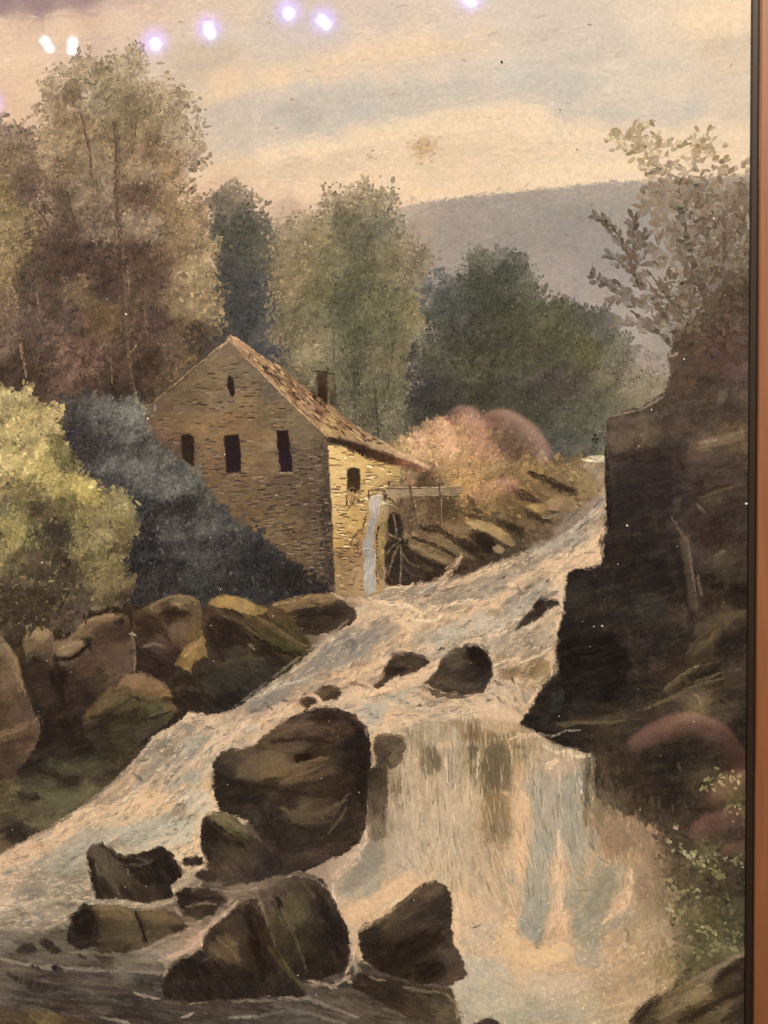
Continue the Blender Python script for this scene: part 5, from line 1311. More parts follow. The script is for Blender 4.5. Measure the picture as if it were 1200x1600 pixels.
# the lip of the fall
for a in ('600,1136 640,1128 690,1122 730,1120', '820,1128 850,1142 880,1158 920,1172', '610,1100 660,1108 720,1100 780,1112 820,1122'): p.band(a, 'e0c29a d8ba94', 10, .9, 7, 1.6, .5, .04)
for a in ('934,1338 945,1346 958,1352', '738,1449 750,1446', '981,1455 983,1470', '866,1500 870,1510', '765,1472 780,1482 770,1490', '790,1580 760,1590'): p.stroke(a, '7c6e5a', 1.6, .6)
FALL_NOTES = '''P 7e6e52 .65 652,1170 660,1165 672,1162 674,1180 690,1180 692,1200 680,1215 660,1215 653,1195
P 6a5a42 .7 668,1175 674,1160 685,1172 692,1190 690,1205 672,1200
L d4bc98 2.5 .65 676,1160 690,1175 696,1195 700,1220
P dab692 .6 680,1160 700,1155 715,1160 705,1172 690,1172
P 7e6444 .75 722,1145 730,1130 742,1128 750,1140 752,1158 738,1160 726,1155
P 9a7a54 .65 748,1135 765,1130 775,1140 770,1155 750,1155
P 5c5444 .65 728,1165 740,1160 748,1170 742,1188 730,1188
P 6e6048 .7 755,1165 785,1158 800,1175 802,1215 805,1235 795,1240 775,1235 760,1240 756,1200
L d8c4a0 2 .6 697,1180 699,1220
L d8c4a0 2 .6 748,1175 745,1215
L c8b490 16 .4 640,1180 636,1280
P c8b090 .5 690,1245 720,1235 755,1240 755,1290 690,1290 660,1270
P 54483a .7 578,1200 598,1198 604,1280 574,1280
L d0bc98 3 .6 573,1192 580,1198
L d0bc98 3 .6 600,1195 612,1200
L c4b08e 3 .6 604,1230 606,1245
P d4b490 .6 742,1110 790,1105 815,1115 812,1140 780,1150 752,1140
P 847050 .6 758,1240 780,1235 800,1240 800,1310 775,1320 756,1290
P 6a5c44 .6 764,1285 778,1285 776,1305 768,1300
L e4c8a0 5 .65 797,1155 815,1150 835,1148 845,1152
P 665a46 .65 800,1162 815,1158 825,1168 818,1172 802,1170
P 706450 .6 802,1180 820,1175 828,1185 815,1190
L d8bc94 2 .6 795,1160 798,1172 800,1182
P b8906a .6 802,1190 815,1190 815,1210 803,1210
P bfa386 .6 825,1170 850,1170 870,1175 910,1180 908,1205 870,1220 850,1210 850,1195
L ecc8a0 9 .6 853,1200 862,1195 870,1188
L e4c8a4 5 .65 850,1165 868,1175 890,1174 895,1182 915,1181 928,1175
P a89e88 .65 815,1215 835,1200 850,1220 905,1215 907,1290 905,1320 830,1320 832,1250 810,1230
L 7a7058 4 .5 835,1225 838,1228
L 7a7058 4 .5 868,1240 875,1250
L 7a7058 3 .5 876,1235 870,1255
P d8b48c .65 803,1250 818,1235 828,1250 832,1270 826,1320 803,1320
L e0be98 4 .6 815,1238 825,1248
L d0c8b4 3 .55 906,1210 908,1240
P 5c5444 .7 910,1215 916,1185 925,1200 922,1260 914,1290 910,1260
P 7c6a4c .6 925,1240 940,1225 950,1250 945,1290 930,1300 925,1280
P 665a4c .65 570,1260 606,1260 606,1310 575,1320
P 8c8270 .65 570,1315 600,1315 605,1340 590,1370 560,1390 545,1400 530,1395 535,1375 555,1350
P a09a86 .6 530,1390 560,1385 590,1370 600,1360 600,1380 580,1405 540,1410 528,1400
P c4ae90 .5 610,1260 650,1262 655,1340 640,1350 612,1340
L d4bc98 3 .65 573,1312 570,1295
P dcb88e .7 530,1420 560,1408 590,1400 610,1375 640,1355 652,1365 648,1380 620,1405 580,1430 560,1440 545,1455 535,1440
L e4c49a 4 .6 585,1430 620,1408 650,1384
P c0a88a .6 548,1455 560,1450 558,1480 552,1490
L e4c098 7 .6 708,1395 713,1420 712,1450 714,1480
L d8b894 6 .5 720,1400 735,1420
P ccb494 .5 690,1340 720,1335 725,1370 700,1370
P c0aa8c .5 722,1300 750,1310 745,1360 725,1380
L 9a8266 4 .45 755,1305 765,1310
L 9a8266 4 .4 738,1340 740,1360
P dcb68c .7 803,1300 824,1300 820,1340 816,1376 805,1376 800,1340
P d0ac84 .55 790,1380 816,1380 812,1420 785,1430
P a49c86 .7 826,1300 865,1300 862,1380 855,1430 848,1470 825,1472 808,1460 808,1435 820,1400 822,1350
P 949084 .6 810,1430 850,1430 848,1468 830,1473 812,1455
L 8a8068 4 .5 808,1452 812,1462
L 8a8068 4 .5 848,1455 840,1470
P d8b490 .65 868,1310 875,1300 880,1320 885,1360 885,1400 878,1440 855,1470 850,1455 860,1410 866,1360
L e4c49e 4 .65 872,1300 874,1340 868,1375
L dcb890 6 .55 876,1395 878,1430 884,1460
P a0967f .6 880,1245 908,1250 912,1290 918,1300 916,1360 905,1375 890,1370 882,1340
P c4a684 .6 920,1325 935,1330 930,1360 920,1380 915,1365
P a89a82 .55 895,1400 940,1385 940,1440 905,1460 890,1430
P 8e8a74 .55 895,1432 912,1435 905,1455 893,1455
P e0bc8e .65 775,1450 800,1460 815,1475 835,1485 855,1480 875,1465 900,1480 890,1500 850,1515 815,1505 790,1485
P d4b48e .55 722,1395 760,1390 790,1410 780,1440 755,1450 722,1440
P bca68a .5 730,1450 765,1455 785,1485 760,1495 735,1490
P c4b294 .5 735,1490 790,1490 800,1520 740,1520
P 9e9684 .55 895,1490 915,1470 940,1460 940,1515 895,1510
S 6a5e4c 1.5 738,1450 745,1448 752,1443
P 9a7e60 .6 930,1320 960,1300 1000,1285 1030,1290 1035,1320 1020,1340 990,1330 950,1345
L c89a76 7 .5 1012,1292 1022,1298 1030,1300
L d0a888 6 .5 1000,1310 994,1330 988,1350
P 8c846c .6 938,1350 965,1350 968,1390 955,1420 920,1440 905,1420 925,1395
P d4ac84 .65 965,1400 985,1370 990,1400 985,1420 965,1430 945,1440 955,1415
L e0bc94 5 .65 985,1360 986,1380 978,1415 955,1432 942,1442
P 8e6e56 .6 990,1380 1020,1390 1025,1410 1000,1410 992,1395
P 9c8468 .55 990,1355 1020,1350 1040,1370 1030,1390 1000,1380
P a09078 .55 965,1430 1005,1425 1000,1440 970,1450 945,1460 940,1448
P b89c7c .5 1000,1440 1040,1430 1070,1460 1060,1480 1010,1480 985,1470
L c8a888 5 .5 1058,1440 1062,1460
S 7a6e58 4 975,1450 982,1460 980,1470
P b4aa94 .55 735,1490 780,1500 810,1530 780,1545 740,1530 728,1510
P 9c947e .5 785,1530 810,1532 800,1545 788,1542
P cdb294 .5 810,1510 860,1520 920,1520 920,1550 860,1555 800,1555 790,1550
P c4b496 .5 735,1550 790,1548 830,1560 820,1580 760,1590 725,1580
P aaa28a .5 720,1565 750,1560 745,1575 722,1580
P a49c88 .5 820,1578 880,1570 920,1575 920,1600 830,1600
L dcb48a 8 .55 708,1450 715,1475 725,1495
L d8c09c 4 .65 558,1318 565,1325 572,1315
L d4b898 5 .6 545,1340 555,1335 562,1340
L c8ae8e 4 .6 525,1372 540,1362 555,1350
L d8c4a8 3 .65 520,1380 522,1400 525,1410'''
p.notes(FALL_NOTES, VERT, .18, lo='6e6450', gain=1.18)
for c_, L_, W_, cov, op, sd in (('dcc6a2', 14, 1.0, .5, .30, 1), ('e8d4b0', 8, .8, .25, .34, 2), ('6c5f48', 11, 1.0, .42, .30, 3), ('968e7a', 13, 1.2, .3, .3, 4)):
    p.dabs(P('600,1140 690,1125 760,1122 870,1165 925,1182 930,1250 935,1340 900,1420 700,1390 610,1350'), field(c_), cover=cov, L=L_, W=W_, ang=VERT, angj=4, jit=.04, op=op, keep=lambda x, y: flow_noise(x, y, VERT, 60, 3.5, sd*11) > .45)
for c_, cov, op, sd in (('e4c8a0', .35, .26, 5), ('988e78', .3, .22, 6), ('ecd6b2', .15, .3, 7)):
    p.dabs(P('700,1400 800,1430 1000,1380 1060,1450 1040,1540 960,1600 720,1600 715,1500'), field(c_), cover=cov, L=4, W=1.5, ang=VERT, angj=60, jit=.04, op=op, feather=6, keep=lambda x, y: noise(x, y, 22, sd, 3) > .2)
p.build()

POOL = field('''40 1480 6a6050 100 1470 5e5646 30 1510 625848 200 1510 6a6250 230 1490 8a7c68 280 1480 a08a70 300 1470 c0a080 150 1530 4c443a 60 1540 423a32 230 1540 40382f 100 1580 38302a 200 1580 352d27 300 1560 3e362f 400 1560 453d35
 500 1550 4a4239 600 1560 443b30 300 1590 40382f 450 1590 524a40 550 1590 564c40 650 1590 5a4f40 680 1570 4c4230 0 1460 847a6a -100 1500 6a6050 -100 1650 342c26 400 1680 4a4238 700 1680 5a5040 330 1440 8a765f 300 1420 6a5a48''')
p = Paint('painted_pool', painting, 'dark rippled pool in the foreground below the boulders')
pool = P('-130,1450 60,1455 120,1440 290,1400 345,1370 440,1360 560,1500 700,1530 722,1600 720,1730 -130,1730')
p.grid(pool, POOL, s=2.4, rag=5, tone=.08, tsc=9, ani=(6, 3), seed=97, edge=8, streak=[(8, 60, 6, .35, '7e705e', '261f1a'), (8, 26, 3, .35, '8a7c6a', '2a231d')])
p.dabs(pool, POOL, cover=.5, L=8, W=1.6, ang=8, angj=9, jit=.06, rag=5, streak=(40, 5, .5, '8a7c6a', '241e1a'), op=.4)
for a, w, n, c in (('310,1470 290,1485 250,1500', 8, 90, 'dcba96 c8a488'), ('360,1425 340,1440 310,1460', 6, 60, 'd0b090'), ('0,1498 60,1510 140,1515 250,1520', 5, 60, '8a7e6c 988a76'), ('220,1480 250,1490 260,1510', 8, 50, '9a8a74'), ('210,1552 235,1558 255,1562', 3, 24, 'a89680'), ('330,1545 400,1552 470,1562', 3, 26, '9a8a78'),
                ('540,1530 560,1540 590,1545', 5, 60, 'd0b494 b8a080'), ('400,1555 440,1552 480,1560 560,1590', 4, 40, '8c7e6e'), ('160,1590 200,1598', 3, 20, '9a8c78'), ('285,1590 300,1584', 3, 14, 'a89c88'), ('360,1590 400,1588', 4, 20, '948878'), ('400,1590 460,1580 540,1600', 5, 50, '6e665a 7c7264'), ('545,1470 553,1500 560,1525', 7, 70, 'a8967c 8c7c66'),
                ('480,1530 520,1540 545,1525', 4, 30, 'b8a084')):
    foam(p, a, w, n, c, 5, 1.5)
for a, w in (('30,1478 45,1485 55,1482', 9), ('62,1468 80,1478 96,1488', 10), ('50,1508 62,1515', 8), ('80,1512 100,1518', 9), ('120,1490 135,1498', 8), ('10,1520 40,1535 90,1545', 9)): p.stroke(a, '362e27', w, 1.4, .15, .4)
p.build()
# ---- rocks -----------------------------------------------------------------
def rock(label, pts, ctrl, ang=-25, angj=25, dark=(), lit=(), soft=8., rag=2.6, tone=.10, jit=.12, cover=1.0, clump=(18, .16), name='painted_rock', L=5.5, W=2.0, seed=None, s=2.2, rs=0):
    q = round_poly(P(pts), rs) if rs else P(pts)
    F = field(ctrl, soft=soft) if isinstance(ctrl, str) else ctrl
    if isinstance(ctrl, str):
        mean_ = C(ctrl)[1].mean(0); F0 = F
        F = lambda x, y: np.clip(mean_ + (F0(x, y)-mean_)*1.3 - .006, 0, 1)
    seed = seed or int(abs(q[0, 0])+7*abs(q[0, 1])) % 900
    p = Paint(name, painting, label)
    p.grid(q, F, s=s, rag=rag, rsc=9, tone=tone, tsc=9, ani=(ang, 1.8), seed=seed, edge=3.5, facet=[(46, .17), (22, .15)], streak=[(ang, 40, 7, .18, '84704f', '221a14'), (ang+18, 18, 3, .18, '84704f', '241c16')])
    p.dabs(q, F, cover=cover*.8, L=L, W=W, ang=ang, angj=angj, jit=jit*.5, clump=clump, seed=seed, op=.38, contain=True)
    p.dabs(q, F, cover=cover*.4, L=L*.6, W=W*.7, ang=ang, angj=angj*1.5, jit=jit*.7, clump=(9, .14), seed=seed+1, op=.5, contain=True)
    p.dabs(q, F, cover=.5, L=L*1.2, W=W*.7, ang=ang, angj=angj*.5, jit=jit*.5, seed=seed+2, streak=(30, 5, .2), op=.35, contain=True)
    for a, c, w in dark:
        p.band(a, c, w*2.2, 1.0, 6, 1.8, .36)
        p.band(a, c, w*.9, 1.0, 5, 1.3, .58)
    for a, c, w in lit:
        p.band(a, c, w*2.2, .9, 5.5, 1.6, .34)
        p.band(a, c, w*.9, .9, 4.5, 1.2, .55)
    if label in NOTES: p.notes(NOTES[label], ang, .18, edge=5, gain=1.2, mid=(.27, .21, .15), hi='94805c', lo='1c1510')
    return p.build()

rock('dark mossy bank falling to the stream at the left', '-130,960 60,960 200,940 300,960 320,1080 285,1125 240,1150 205,1195 150,1245 80,1292 0,1332 -130,1392',
 '''50 1180 332a22 100 1190 45402f 150 1200 464030 60 1220 4a4333 100 1250 55503a 30 1260 504834 150 1210 443b2d 30 1300 3c342a 80 1280 5c523c 10 1240 5a4f38 110 1220 342c22 0 1320 5c4e3a 180 1190 403628 60 1150 2a221c 130 1160 2e261e
 240 1130 352c22 0 1000 3a3022 120 1000 382c20 -100 1200 4a3e30 140 1235 5a5038''', name='painted_bank', lit=(('60,1235 90,1250 120,1245', '66603f', 6), ('40,1285 70,1290 110,1275', '6e6446', 5), ('100,1195 125,1205', '5e5a42', 6)),
 dark=(('0,1300 25,1295 38,1310', '2c241d', 10), ('30,1240 50,1250', '2e261e', 12), ('60,1205 100,1215', '2c241c', 8)))
rock('brown boulder in shade behind the left rock pair', '204,955 230,945 250,934 280,928 312,936 320,970 312,1000 290,1040 262,1062 220,1056 208,1010',
 '''280 938 786448 240 945 6a573d 270 960 3e3022 300 955 5a4934 230 975 3a2d22 280 985 5e4c38 250 1010 4e3f33 225 1030 382b25 240 1045 352920 270 1030 3c2f26 300 990 6a5436 215 965 4a3b2c''',
 ang=20, lit=(('225,1010 240,1006 255,1010', '75614e', 4), ('235,947 260,935 290,932 310,942', '80694a', 3)), dark=(('255,958 275,953 295,960', '30251a', 5), ('215,975 245,980 265,1000', '33281f', 5)))
rock('ochre lit stone face wedged between dark boulders', '272,1040 282,1020 298,1004 312,998 312,980 326,990 330,1018 318,1030 302,1034 298,1052 284,1046', '300 1010 9a7c4c 315 995 8c7044 285 1038 8e7244 320 1020 8a7046', soft=6, ang=-40, seed=5, rs=0, lit=(('290,1025 305,1012 315,1000', 'a88a58', 4),))
rock('large two headed brown boulder on the left bank', '35,1008 38,990 55,978 72,976 84,986 86,998 104,998 113,990 125,975 145,964 175,958 202,960 208,1000 211,1050 185,1062 160,1095 135,1150 95,1148 68,1115 50,1070 38,1035',
 '''60 985 7e6a50 50 1010 6e5b44 100 1010 806a50 80 1025 60503e 130 985 6e5a42 170 965 7a6449 180 985 443528 160 1010 4a3b2f 195 1020 5c4a3b 130 1040 4a3b2e 60 1040 3a2e25 90 1060 2e241d 65 1080 3f3228 80 1110 362b22 110 1080 3c3026
 150 1060 46382b 180 1050 514133 130 1090 3a2e25 100 1140 30261e''', ang=-30, lit=(('95,1018 115,1010 133,1004', '8e785a', 6), ('115,988 140,970 175,960', '86704f', 4), ('38,1000 52,985 60,987', '8a7454', 4), ('206,985 209,1020 210,1048', '6e5a46', 2)),
 dark=(('85,1024 110,1028 128,1016 140,1008', '261d17', 5), ('88,1030 92,1070 100,1100', '241b16', 8), ('55,1030 62,1070', '2a2019', 6), ('180,972 192,975', '261d17', 10), ('130,1000 142,1008', '261d17', 8)))
rock('tall brown cliff rock cut off by the left edge', '-130,955 0,983 10,1003 26,1022 40,1060 50,1100 64,1130 64,1152 45,1185 20,1215 -130,1270',
 '5 1000 7a664e 20 1040 6a563f 10 1080 604c39 40 1120 59473a 20 1150 67523d 0 1120 52422f -100 1100 5a4838 45 1150 604c38 10 1190 4c3d30', ang=-20, lit=(('0,1145 25,1140 45,1128', '79634a', 5), ('5,1010 20,1040 30,1080', '80694e', 3)), dark=(('0,1165 20,1158 40,1160', '3e3026', 5), ('32,1030 48,1090 64,1130', '33281f', 3)))
rock('rounded mossy green boulder above the side stream', '128,1120 150,1090 180,1066 195,1053 214,1050 242,1060 265,1074 270,1095 282,1112 262,1130 225,1155 205,1184 160,1176 132,1150',
 '210 1060 7c6248 230 1075 6a583a 180 1080 645238 250 1085 7a603f 200 1095 544a30 150 1105 54432e 240 1105 4a4430 170 1125 44392a 210 1120 3c3424 190 1150 3e3626 160 1140 3a3024 225 1140 4a4030', ang=-20,
 lit=(('184,1075 200,1060 225,1055 260,1072', '8a6e50', 4), ('150,1105 170,1092 195,1090', '6a5a3c', 4), ('235,1118 255,1112', '5c5640', 4)), dark=(('215,1090 240,1098 268,1092', '33291e', 5), ('140,1120 165,1120 175,1112', '2e241b', 5)))
rock('flat brown ledge under the corner of the mill', '400,950 420,942 450,934 500,926 530,933 552,950 562,964 545,980 500,992 460,990 425,975',
 '470 938 7a6244 510 932 846a4a 440 950 6a5538 480 960 362c22 520 955 3c3128 540 965 4a3d30 500 980 443828 420 960 5a4834', ang=-8, lit=(('430,945 470,935 520,930', '967a54', 4), ('430,958 460,950 490,946', '7c6648', 2.5)), dark=(('450,960 490,955 540,960', '2c231b', 9), ('470,975 510,975', '342a20', 6)))
rock('big slanting boulder with an ochre lit top on the left bank', '313,975 318,948 332,932 350,927 382,934 402,945 440,948 452,962 482,1000 494,1014 452,1048 405,1080 372,1108 330,1118 292,1112 268,1080 300,1058 326,1030 318,1000',
 '''385 952 8a7046 335 955 4a3b2b 370 965 3a2d22 350 990 33281f 400 970 5a4a30 390 990 3c3222 430 990 4a4228 420 1015 342b1f 460 1010 4c4329 380 1030 3e3628 340 1030 40362a 450 1030 3c3324 330 1070 3a3328
 380 1070 34302a 350 1090 2e2822 300 1080 332920 420 1050 3a342a 430 960 54442e''', ang=32, angj=16, lit=(('400,965 430,985 470,1010', '625638', 5), ('360,960 390,975 430,1005', '54462f', 4), ('340,1040 380,1030 420,1030', '4e4632', 5), ('385,1000 395,1010', '7a6a50', 4)),
 dark=(('400,985 430,1005 470,1022', '281f17', 7), ('350,970 375,990 400,1020', '261e17', 7), ('330,1000 350,1030', '2a211a', 6), ('270,1095 310,1085 340,1095', '2a211a', 7), ('300,1060 330,1050', '2c241b', 6)))
slab('ochre sunlit top of the big slanting boulder', '323,944 332,933 352,928 380,934 402,946 424,950 410,962 388,962 362,952 340,950', '350 937 a6874f 385 946 a28451 410 955 86703f 335 946 98794a')

# --- boulders in the stream
rock('very large dark brown boulder splitting the stream', '330,1190 348,1172 392,1165 410,1150 448,1122 490,1106 528,1104 560,1120 577,1140 581,1180 576,1230 573,1290 562,1318 540,1335 512,1346 480,1362 440,1372 412,1320 385,1282 342,1270 330,1230',
 '''510 1115 3a2e26 470 1130 4a3b30 440 1150 5c4a3a 500 1140 453628 540 1135 3e3127 560 1160 2c231d 400 1175 554634 450 1170 4d3e2e 490 1170 352a20 420 1200 66543a 370 1190 4c4032 350 1210 362d24 450 1210 5a4830 500 1210 4c3d2c
 550 1210 2d241d 420 1225 3a2f22 380 1240 342b22 450 1250 3a2f25 500 1250 46392a 480 1270 4e4232 540 1250 312820 540 1290 3a2f25 430 1290 342b24 500 1310 3d3129 450 1340 3a3028 400 1260 3c342b 360 1255 322a22 560 1310 372c22''', ang=-22, angj=18,
 lit=(('395,1210 430,1200 470,1195 510,1185', '6e5a3e', 5), ('430,1150 460,1135 490,1130', '66543f', 4), ('440,1262 470,1278 510,1270 540,1250', '5a4e3a', 5), ('400,1180 440,1172 475,1168', '64523c', 4), ('510,1300 530,1280 540,1265', '66543f', 2.5), ('440,1225 480,1218 520,1205', '5c4a34', 4)),
 dark=(('345,1212 380,1225 430,1232 480,1240', '281f18', 6), ('425,1160 470,1155 520,1160', '2c221a', 5), ('470,1190 490,1190', '281f18', 9), ('540,1120 565,1150 570,1200 565,1260', '281f19', 9), ('400,1250 420,1285 440,1330', '282019', 7), ('460,1290 500,1300 540,1285', '2a211a', 7), ('480,1110 520,1108', '2c221c', 5)))
rock('squat wet boulder at the lip of the waterfall', '582,1152 600,1145 628,1150 637,1165 628,1192 612,1202 586,1198', '605 1155 5a4c3a 600 1180 4a3e30 620 1180 6a5a44', soft=6, lit=(('592,1150 612,1147 630,1154', '75644c', 3),))
rock('dark wet rock face beside the very large boulder', '576,1200 606,1196 606,1250 600,1312 584,1318 574,1290', '590 1215 4c4032 595 1260 5c4f3e 590 1300 74664f', soft=8, ang=85, angj=12)
rock('tiny round stone above the very large boulder', '465,1096 474,1087 490,1089 499,1098 484,1107 468,1104', '482 1095 45382a', rs=1, seed=3)
rock('small brown stone breaking the rapids', '488,1082 504,1070 524,1069 537,1080 526,1096 505,1096', '512 1078 5e4c39 520 1088 453829', seed=4)
rock('low dark boulder in the middle of the rapids', '578,1072 594,1060 600,1042 614,1022 640,1019 662,1024 674,1034 652,1050 612,1060 592,1078', '610 1035 3a3026 625 1035 3f352a 650 1030 45392c 600 1060 4a3d30', lit=(('612,1024 640,1021 665,1028', '54463a', 3),), dark=(('605,1045 635,1045', '2c241c', 5),))
rock('round dark boulder nearest the cliff in the rapids', '660,1068 680,1050 690,1030 710,1012 740,1007 762,1016 769,1035 770,1056 756,1082 722,1087 690,1082', '740 1015 2a221c 710 1030 4a4034 750 1040 302822 700 1055 3a3127 730 1060 352c25 680 1068 463a2e 740 1080 40362b', lit=(('690,1034 710,1018 726,1016', '584c3e', 5),), dark=(('728,1012 752,1018 764,1040', '241d18', 7),))
rock('small wet boulder under the round dark boulder', '652,1075 664,1068 690,1082 735,1088 720,1094 680,1090', '690 1082 6a5a48 660 1074 74634e', seed=9)
rock('dark pointed rock in the stream beside the cliff', '800,992 812,970 830,950 842,932 856,934 872,936 878,944 860,950 848,962 836,970 816,980', '840 940 332a23 860 940 3a3028 815 978 3c322a', seed=12)

# --- foreground boulders
rock('dark boulder with an olive top below the very large boulder', '311,1300 316,1278 342,1266 368,1276 392,1302 418,1322 442,1342 446,1366 402,1378 350,1387 326,1362 314,1330',
 '345 1275 665a3e 370 1290 50482f 330 1300 352b22 350 1330 40362b 390 1320 443a2c 360 1360 463b30 400 1355 3c322a 420 1350 362d26', ang=40, lit=(('335,1270 360,1282 390,1305', '74664a', 5), ('370,1288 385,1298', '6a6844', 4)), dark=(('325,1285 345,1305 380,1325', '281f19', 6), ('318,1300 326,1340', '2a211b', 6)))
rock('notched dark boulder in the left stream', '134,1332 142,1320 158,1316 176,1326 194,1336 215,1332 250,1321 267,1330 281,1350 288,1368 268,1384 272,1402 232,1412 190,1406 152,1406 140,1372',
 '150 1330 4c4136 140 1350 30271f 165 1350 4c4335 180 1370 463d2e 210 1345 2e251f 250 1340 302721 230 1360 362d25 260 1370 2c241e 200 1385 453a2c 160 1390 30271f 220 1400 3a3026', ang=55, lit=(('148,1325 165,1330 190,1350', '5c5040', 3), ('215,1340 235,1352 205,1368', '55483a', 2.5), ('160,1350 175,1375 185,1395', '5c5240', 5)),
 dark=(('160,1322 185,1342 210,1344', '282019', 5), ('205,1362 240,1352 270,1350', '261e19', 8), ('142,1350 150,1390', '261e19', 6), ('185,1380 200,1400', '2a211a', 6)))
rock('flat dark stone between the two dark boulders', '284,1342 300,1337 318,1338 321,1350 300,1354 286,1353', '300 1345 2e2620', seed=21)
rock('small stone touching the olive topped boulder', '304,1362 322,1356 342,1358 346,1374 322,1378 306,1372', '325 1366 3c3229', seed=22)
rock('low oval stone ringed with foam in the foreground', '272,1396 290,1386 320,1387 348,1394 359,1407 341,1416 336,1430 310,1438 286,1428 276,1412', '310 1395 382e25 290 1405 2e251f 320 1420 3d3426 300 1430 453a2a 345 1405 3e352c', lit=(('290,1417 320,1411 335,1413', '8a765e', 2.2), ('345,1396 357,1406', '6a5a48', 2)), dark=(('280,1398 310,1404 350,1404', '261e19', 6),))
rock('broad olive mossy boulder at the lower left', '104,1474 108,1432 130,1411 160,1415 200,1413 222,1420 258,1418 288,1438 292,1452 262,1462 228,1482 190,1490 150,1482 120,1484',
 '130 1430 2e2620 160 1420 5a4c34 190 1425 625238 130 1455 2a221d 170 1450 443929 210 1460 4c412f 240 1430 64543a 270 1440 5a4a36 225 1450 4f4330 180 1480 44392c 115 1465 362d25', ang=-15, lit=(('150,1418 190,1420 205,1432', '726242', 5), ('225,1426 250,1428 280,1440', '6e5c40', 5), ('155,1470 190,1462 210,1455', '554936', 4)),
 dark=(('212,1425 222,1450 226,1470', '2a211a', 4), ('135,1420 150,1440 150,1460', '261e19', 9), ('270,1452 290,1448', '2e251c', 6)))
rock('two small wet stones in front of the mossy boulder', '150,1478 165,1480 182,1495 180,1508 160,1506 148,1495', '165 1490 40362b 175 1500 4c4133', seed=26)
rock('dark boulder with a pale cleft at the bottom centre', '404,1392 440,1370 482,1363 506,1375 526,1412 546,1455 549,1492 536,1521 500,1532 468,1532 440,1500 420,1450',
 '430 1390 54463a 480 1375 453a2e 460 1420 4c4230 500 1420 382f27 520 1460 302720 470 1470 3c3426 490 1500 2e261e 450 1450 453c2b', ang=60, lit=(('408,1396 440,1372 470,1366', '7a6854', 4), ('435,1395 445,1425 460,1450', '5e5239', 4), ('470,1375 490,1400', '56493a', 4)), dark=(('490,1385 520,1440 535,1500', '281f19', 9), ('430,1405 440,1420', '2a211a', 6), ('485,1460 495,1480', '2a221a', 8)))
rock('long dark boulder at the bottom edge left of the cleft', '252,1540 258,1522 270,1504 296,1492 312,1484 316,1464 332,1446 360,1422 378,1410 400,1400 420,1450 442,1502 472,1545 484,1558 400,1560 300,1566 255,1560',
 '370 1420 3a2f26 330 1460 3a2f25 350 1480 53432f 300 1500 2f2620 280 1520 2e251f 340 1520 2c231d 400 1470 36291f 420 1500 342a22 430 1540 312820 380 1540 2c241e 390 1440 2f261f', ang=55, lit=(('340,1465 360,1482 375,1500', '5c4c36', 6), ('395,1410 410,1430', '5a4a3a', 4), ('420,1480 450,1520 475,1545', '4c4028', 4), ('318,1500 330,1495', '54463a', 2)),
 dark=(('385,1420 405,1470 430,1520', '241c16', 10), ('270,1510 300,1502 330,1520', '261e18', 9), ('330,1530 370,1525', '261e18', 8)))
rock('smooth dark triangular boulder below the waterfall', '558,1465 566,1445 600,1430 630,1404 660,1380 682,1374 700,1384 708,1410 707,1450 710,1476 726,1500 730,1524 702,1542 650,1538 600,1522 566,1502',
 '670 1385 4a3d30 620 1420 4e4130 600 1440 44382a 650 1430 3f352a 690 1420 3a3027 580 1460 352b22 640 1470 2c231c 600 1490 2e241d 690 1480 483b2f 710 1510 483b2f 660 1510 33291f 630 1450 3d3228', ang=-40, lit=(('565,1452 600,1432 640,1402 675,1380', '64543e', 3.5), ('600,1450 615,1435', '5a4c38', 3), ('685,1485 705,1490', '54473a', 5)),
 dark=(('620,1478 660,1470 690,1450', '251c16', 11), ('570,1475 600,1490 640,1500', '261d17', 9), ('650,1520 690,1520', '261e18', 8)))
rock('low dark ledge under the triangular boulder', '560,1520 600,1525 660,1540 706,1545 716,1575 720,1600 690,1600 640,1592 580,1560 545,1540', '600 1540 382e24 660 1560 403528 700 1580 5a4e3a 690 1560 4a4030', ang=12, angj=12, lit=(('700,1555 712,1570 714,1590', '94805c', 2.5), ('690,1550 705,1560', '7c6a4c', 2)))
rock('olive mossy stone at the bottom left corner', '-130,1580 0,1574 30,1578 70,1574 100,1588 140,1592 165,1610 165,1730 -130,1730', '20 1590 4e4230 70 1582 5e5034 120 1600 4c3f2c 0 1640 3c3226 -80 1620 463a2a', ang=5)
rock('small wet stones in the pool at the lower left', '20,1486 34,1474 50,1470 62,1486 48,1492 30,1492', '40 1482 3c332b', seed=31)
rock('slanted dark wet stone in the pool at the lower left', '58,1470 70,1463 88,1474 98,1488 84,1492 66,1482', '80 1478 352c25', seed=32)
rock('dark stone cut by the bottom edge below the waterfall', '740,1600 752,1591 764,1588 776,1592 786,1604 780,1620 744,1618', '762 1597 3c322b', seed=33)

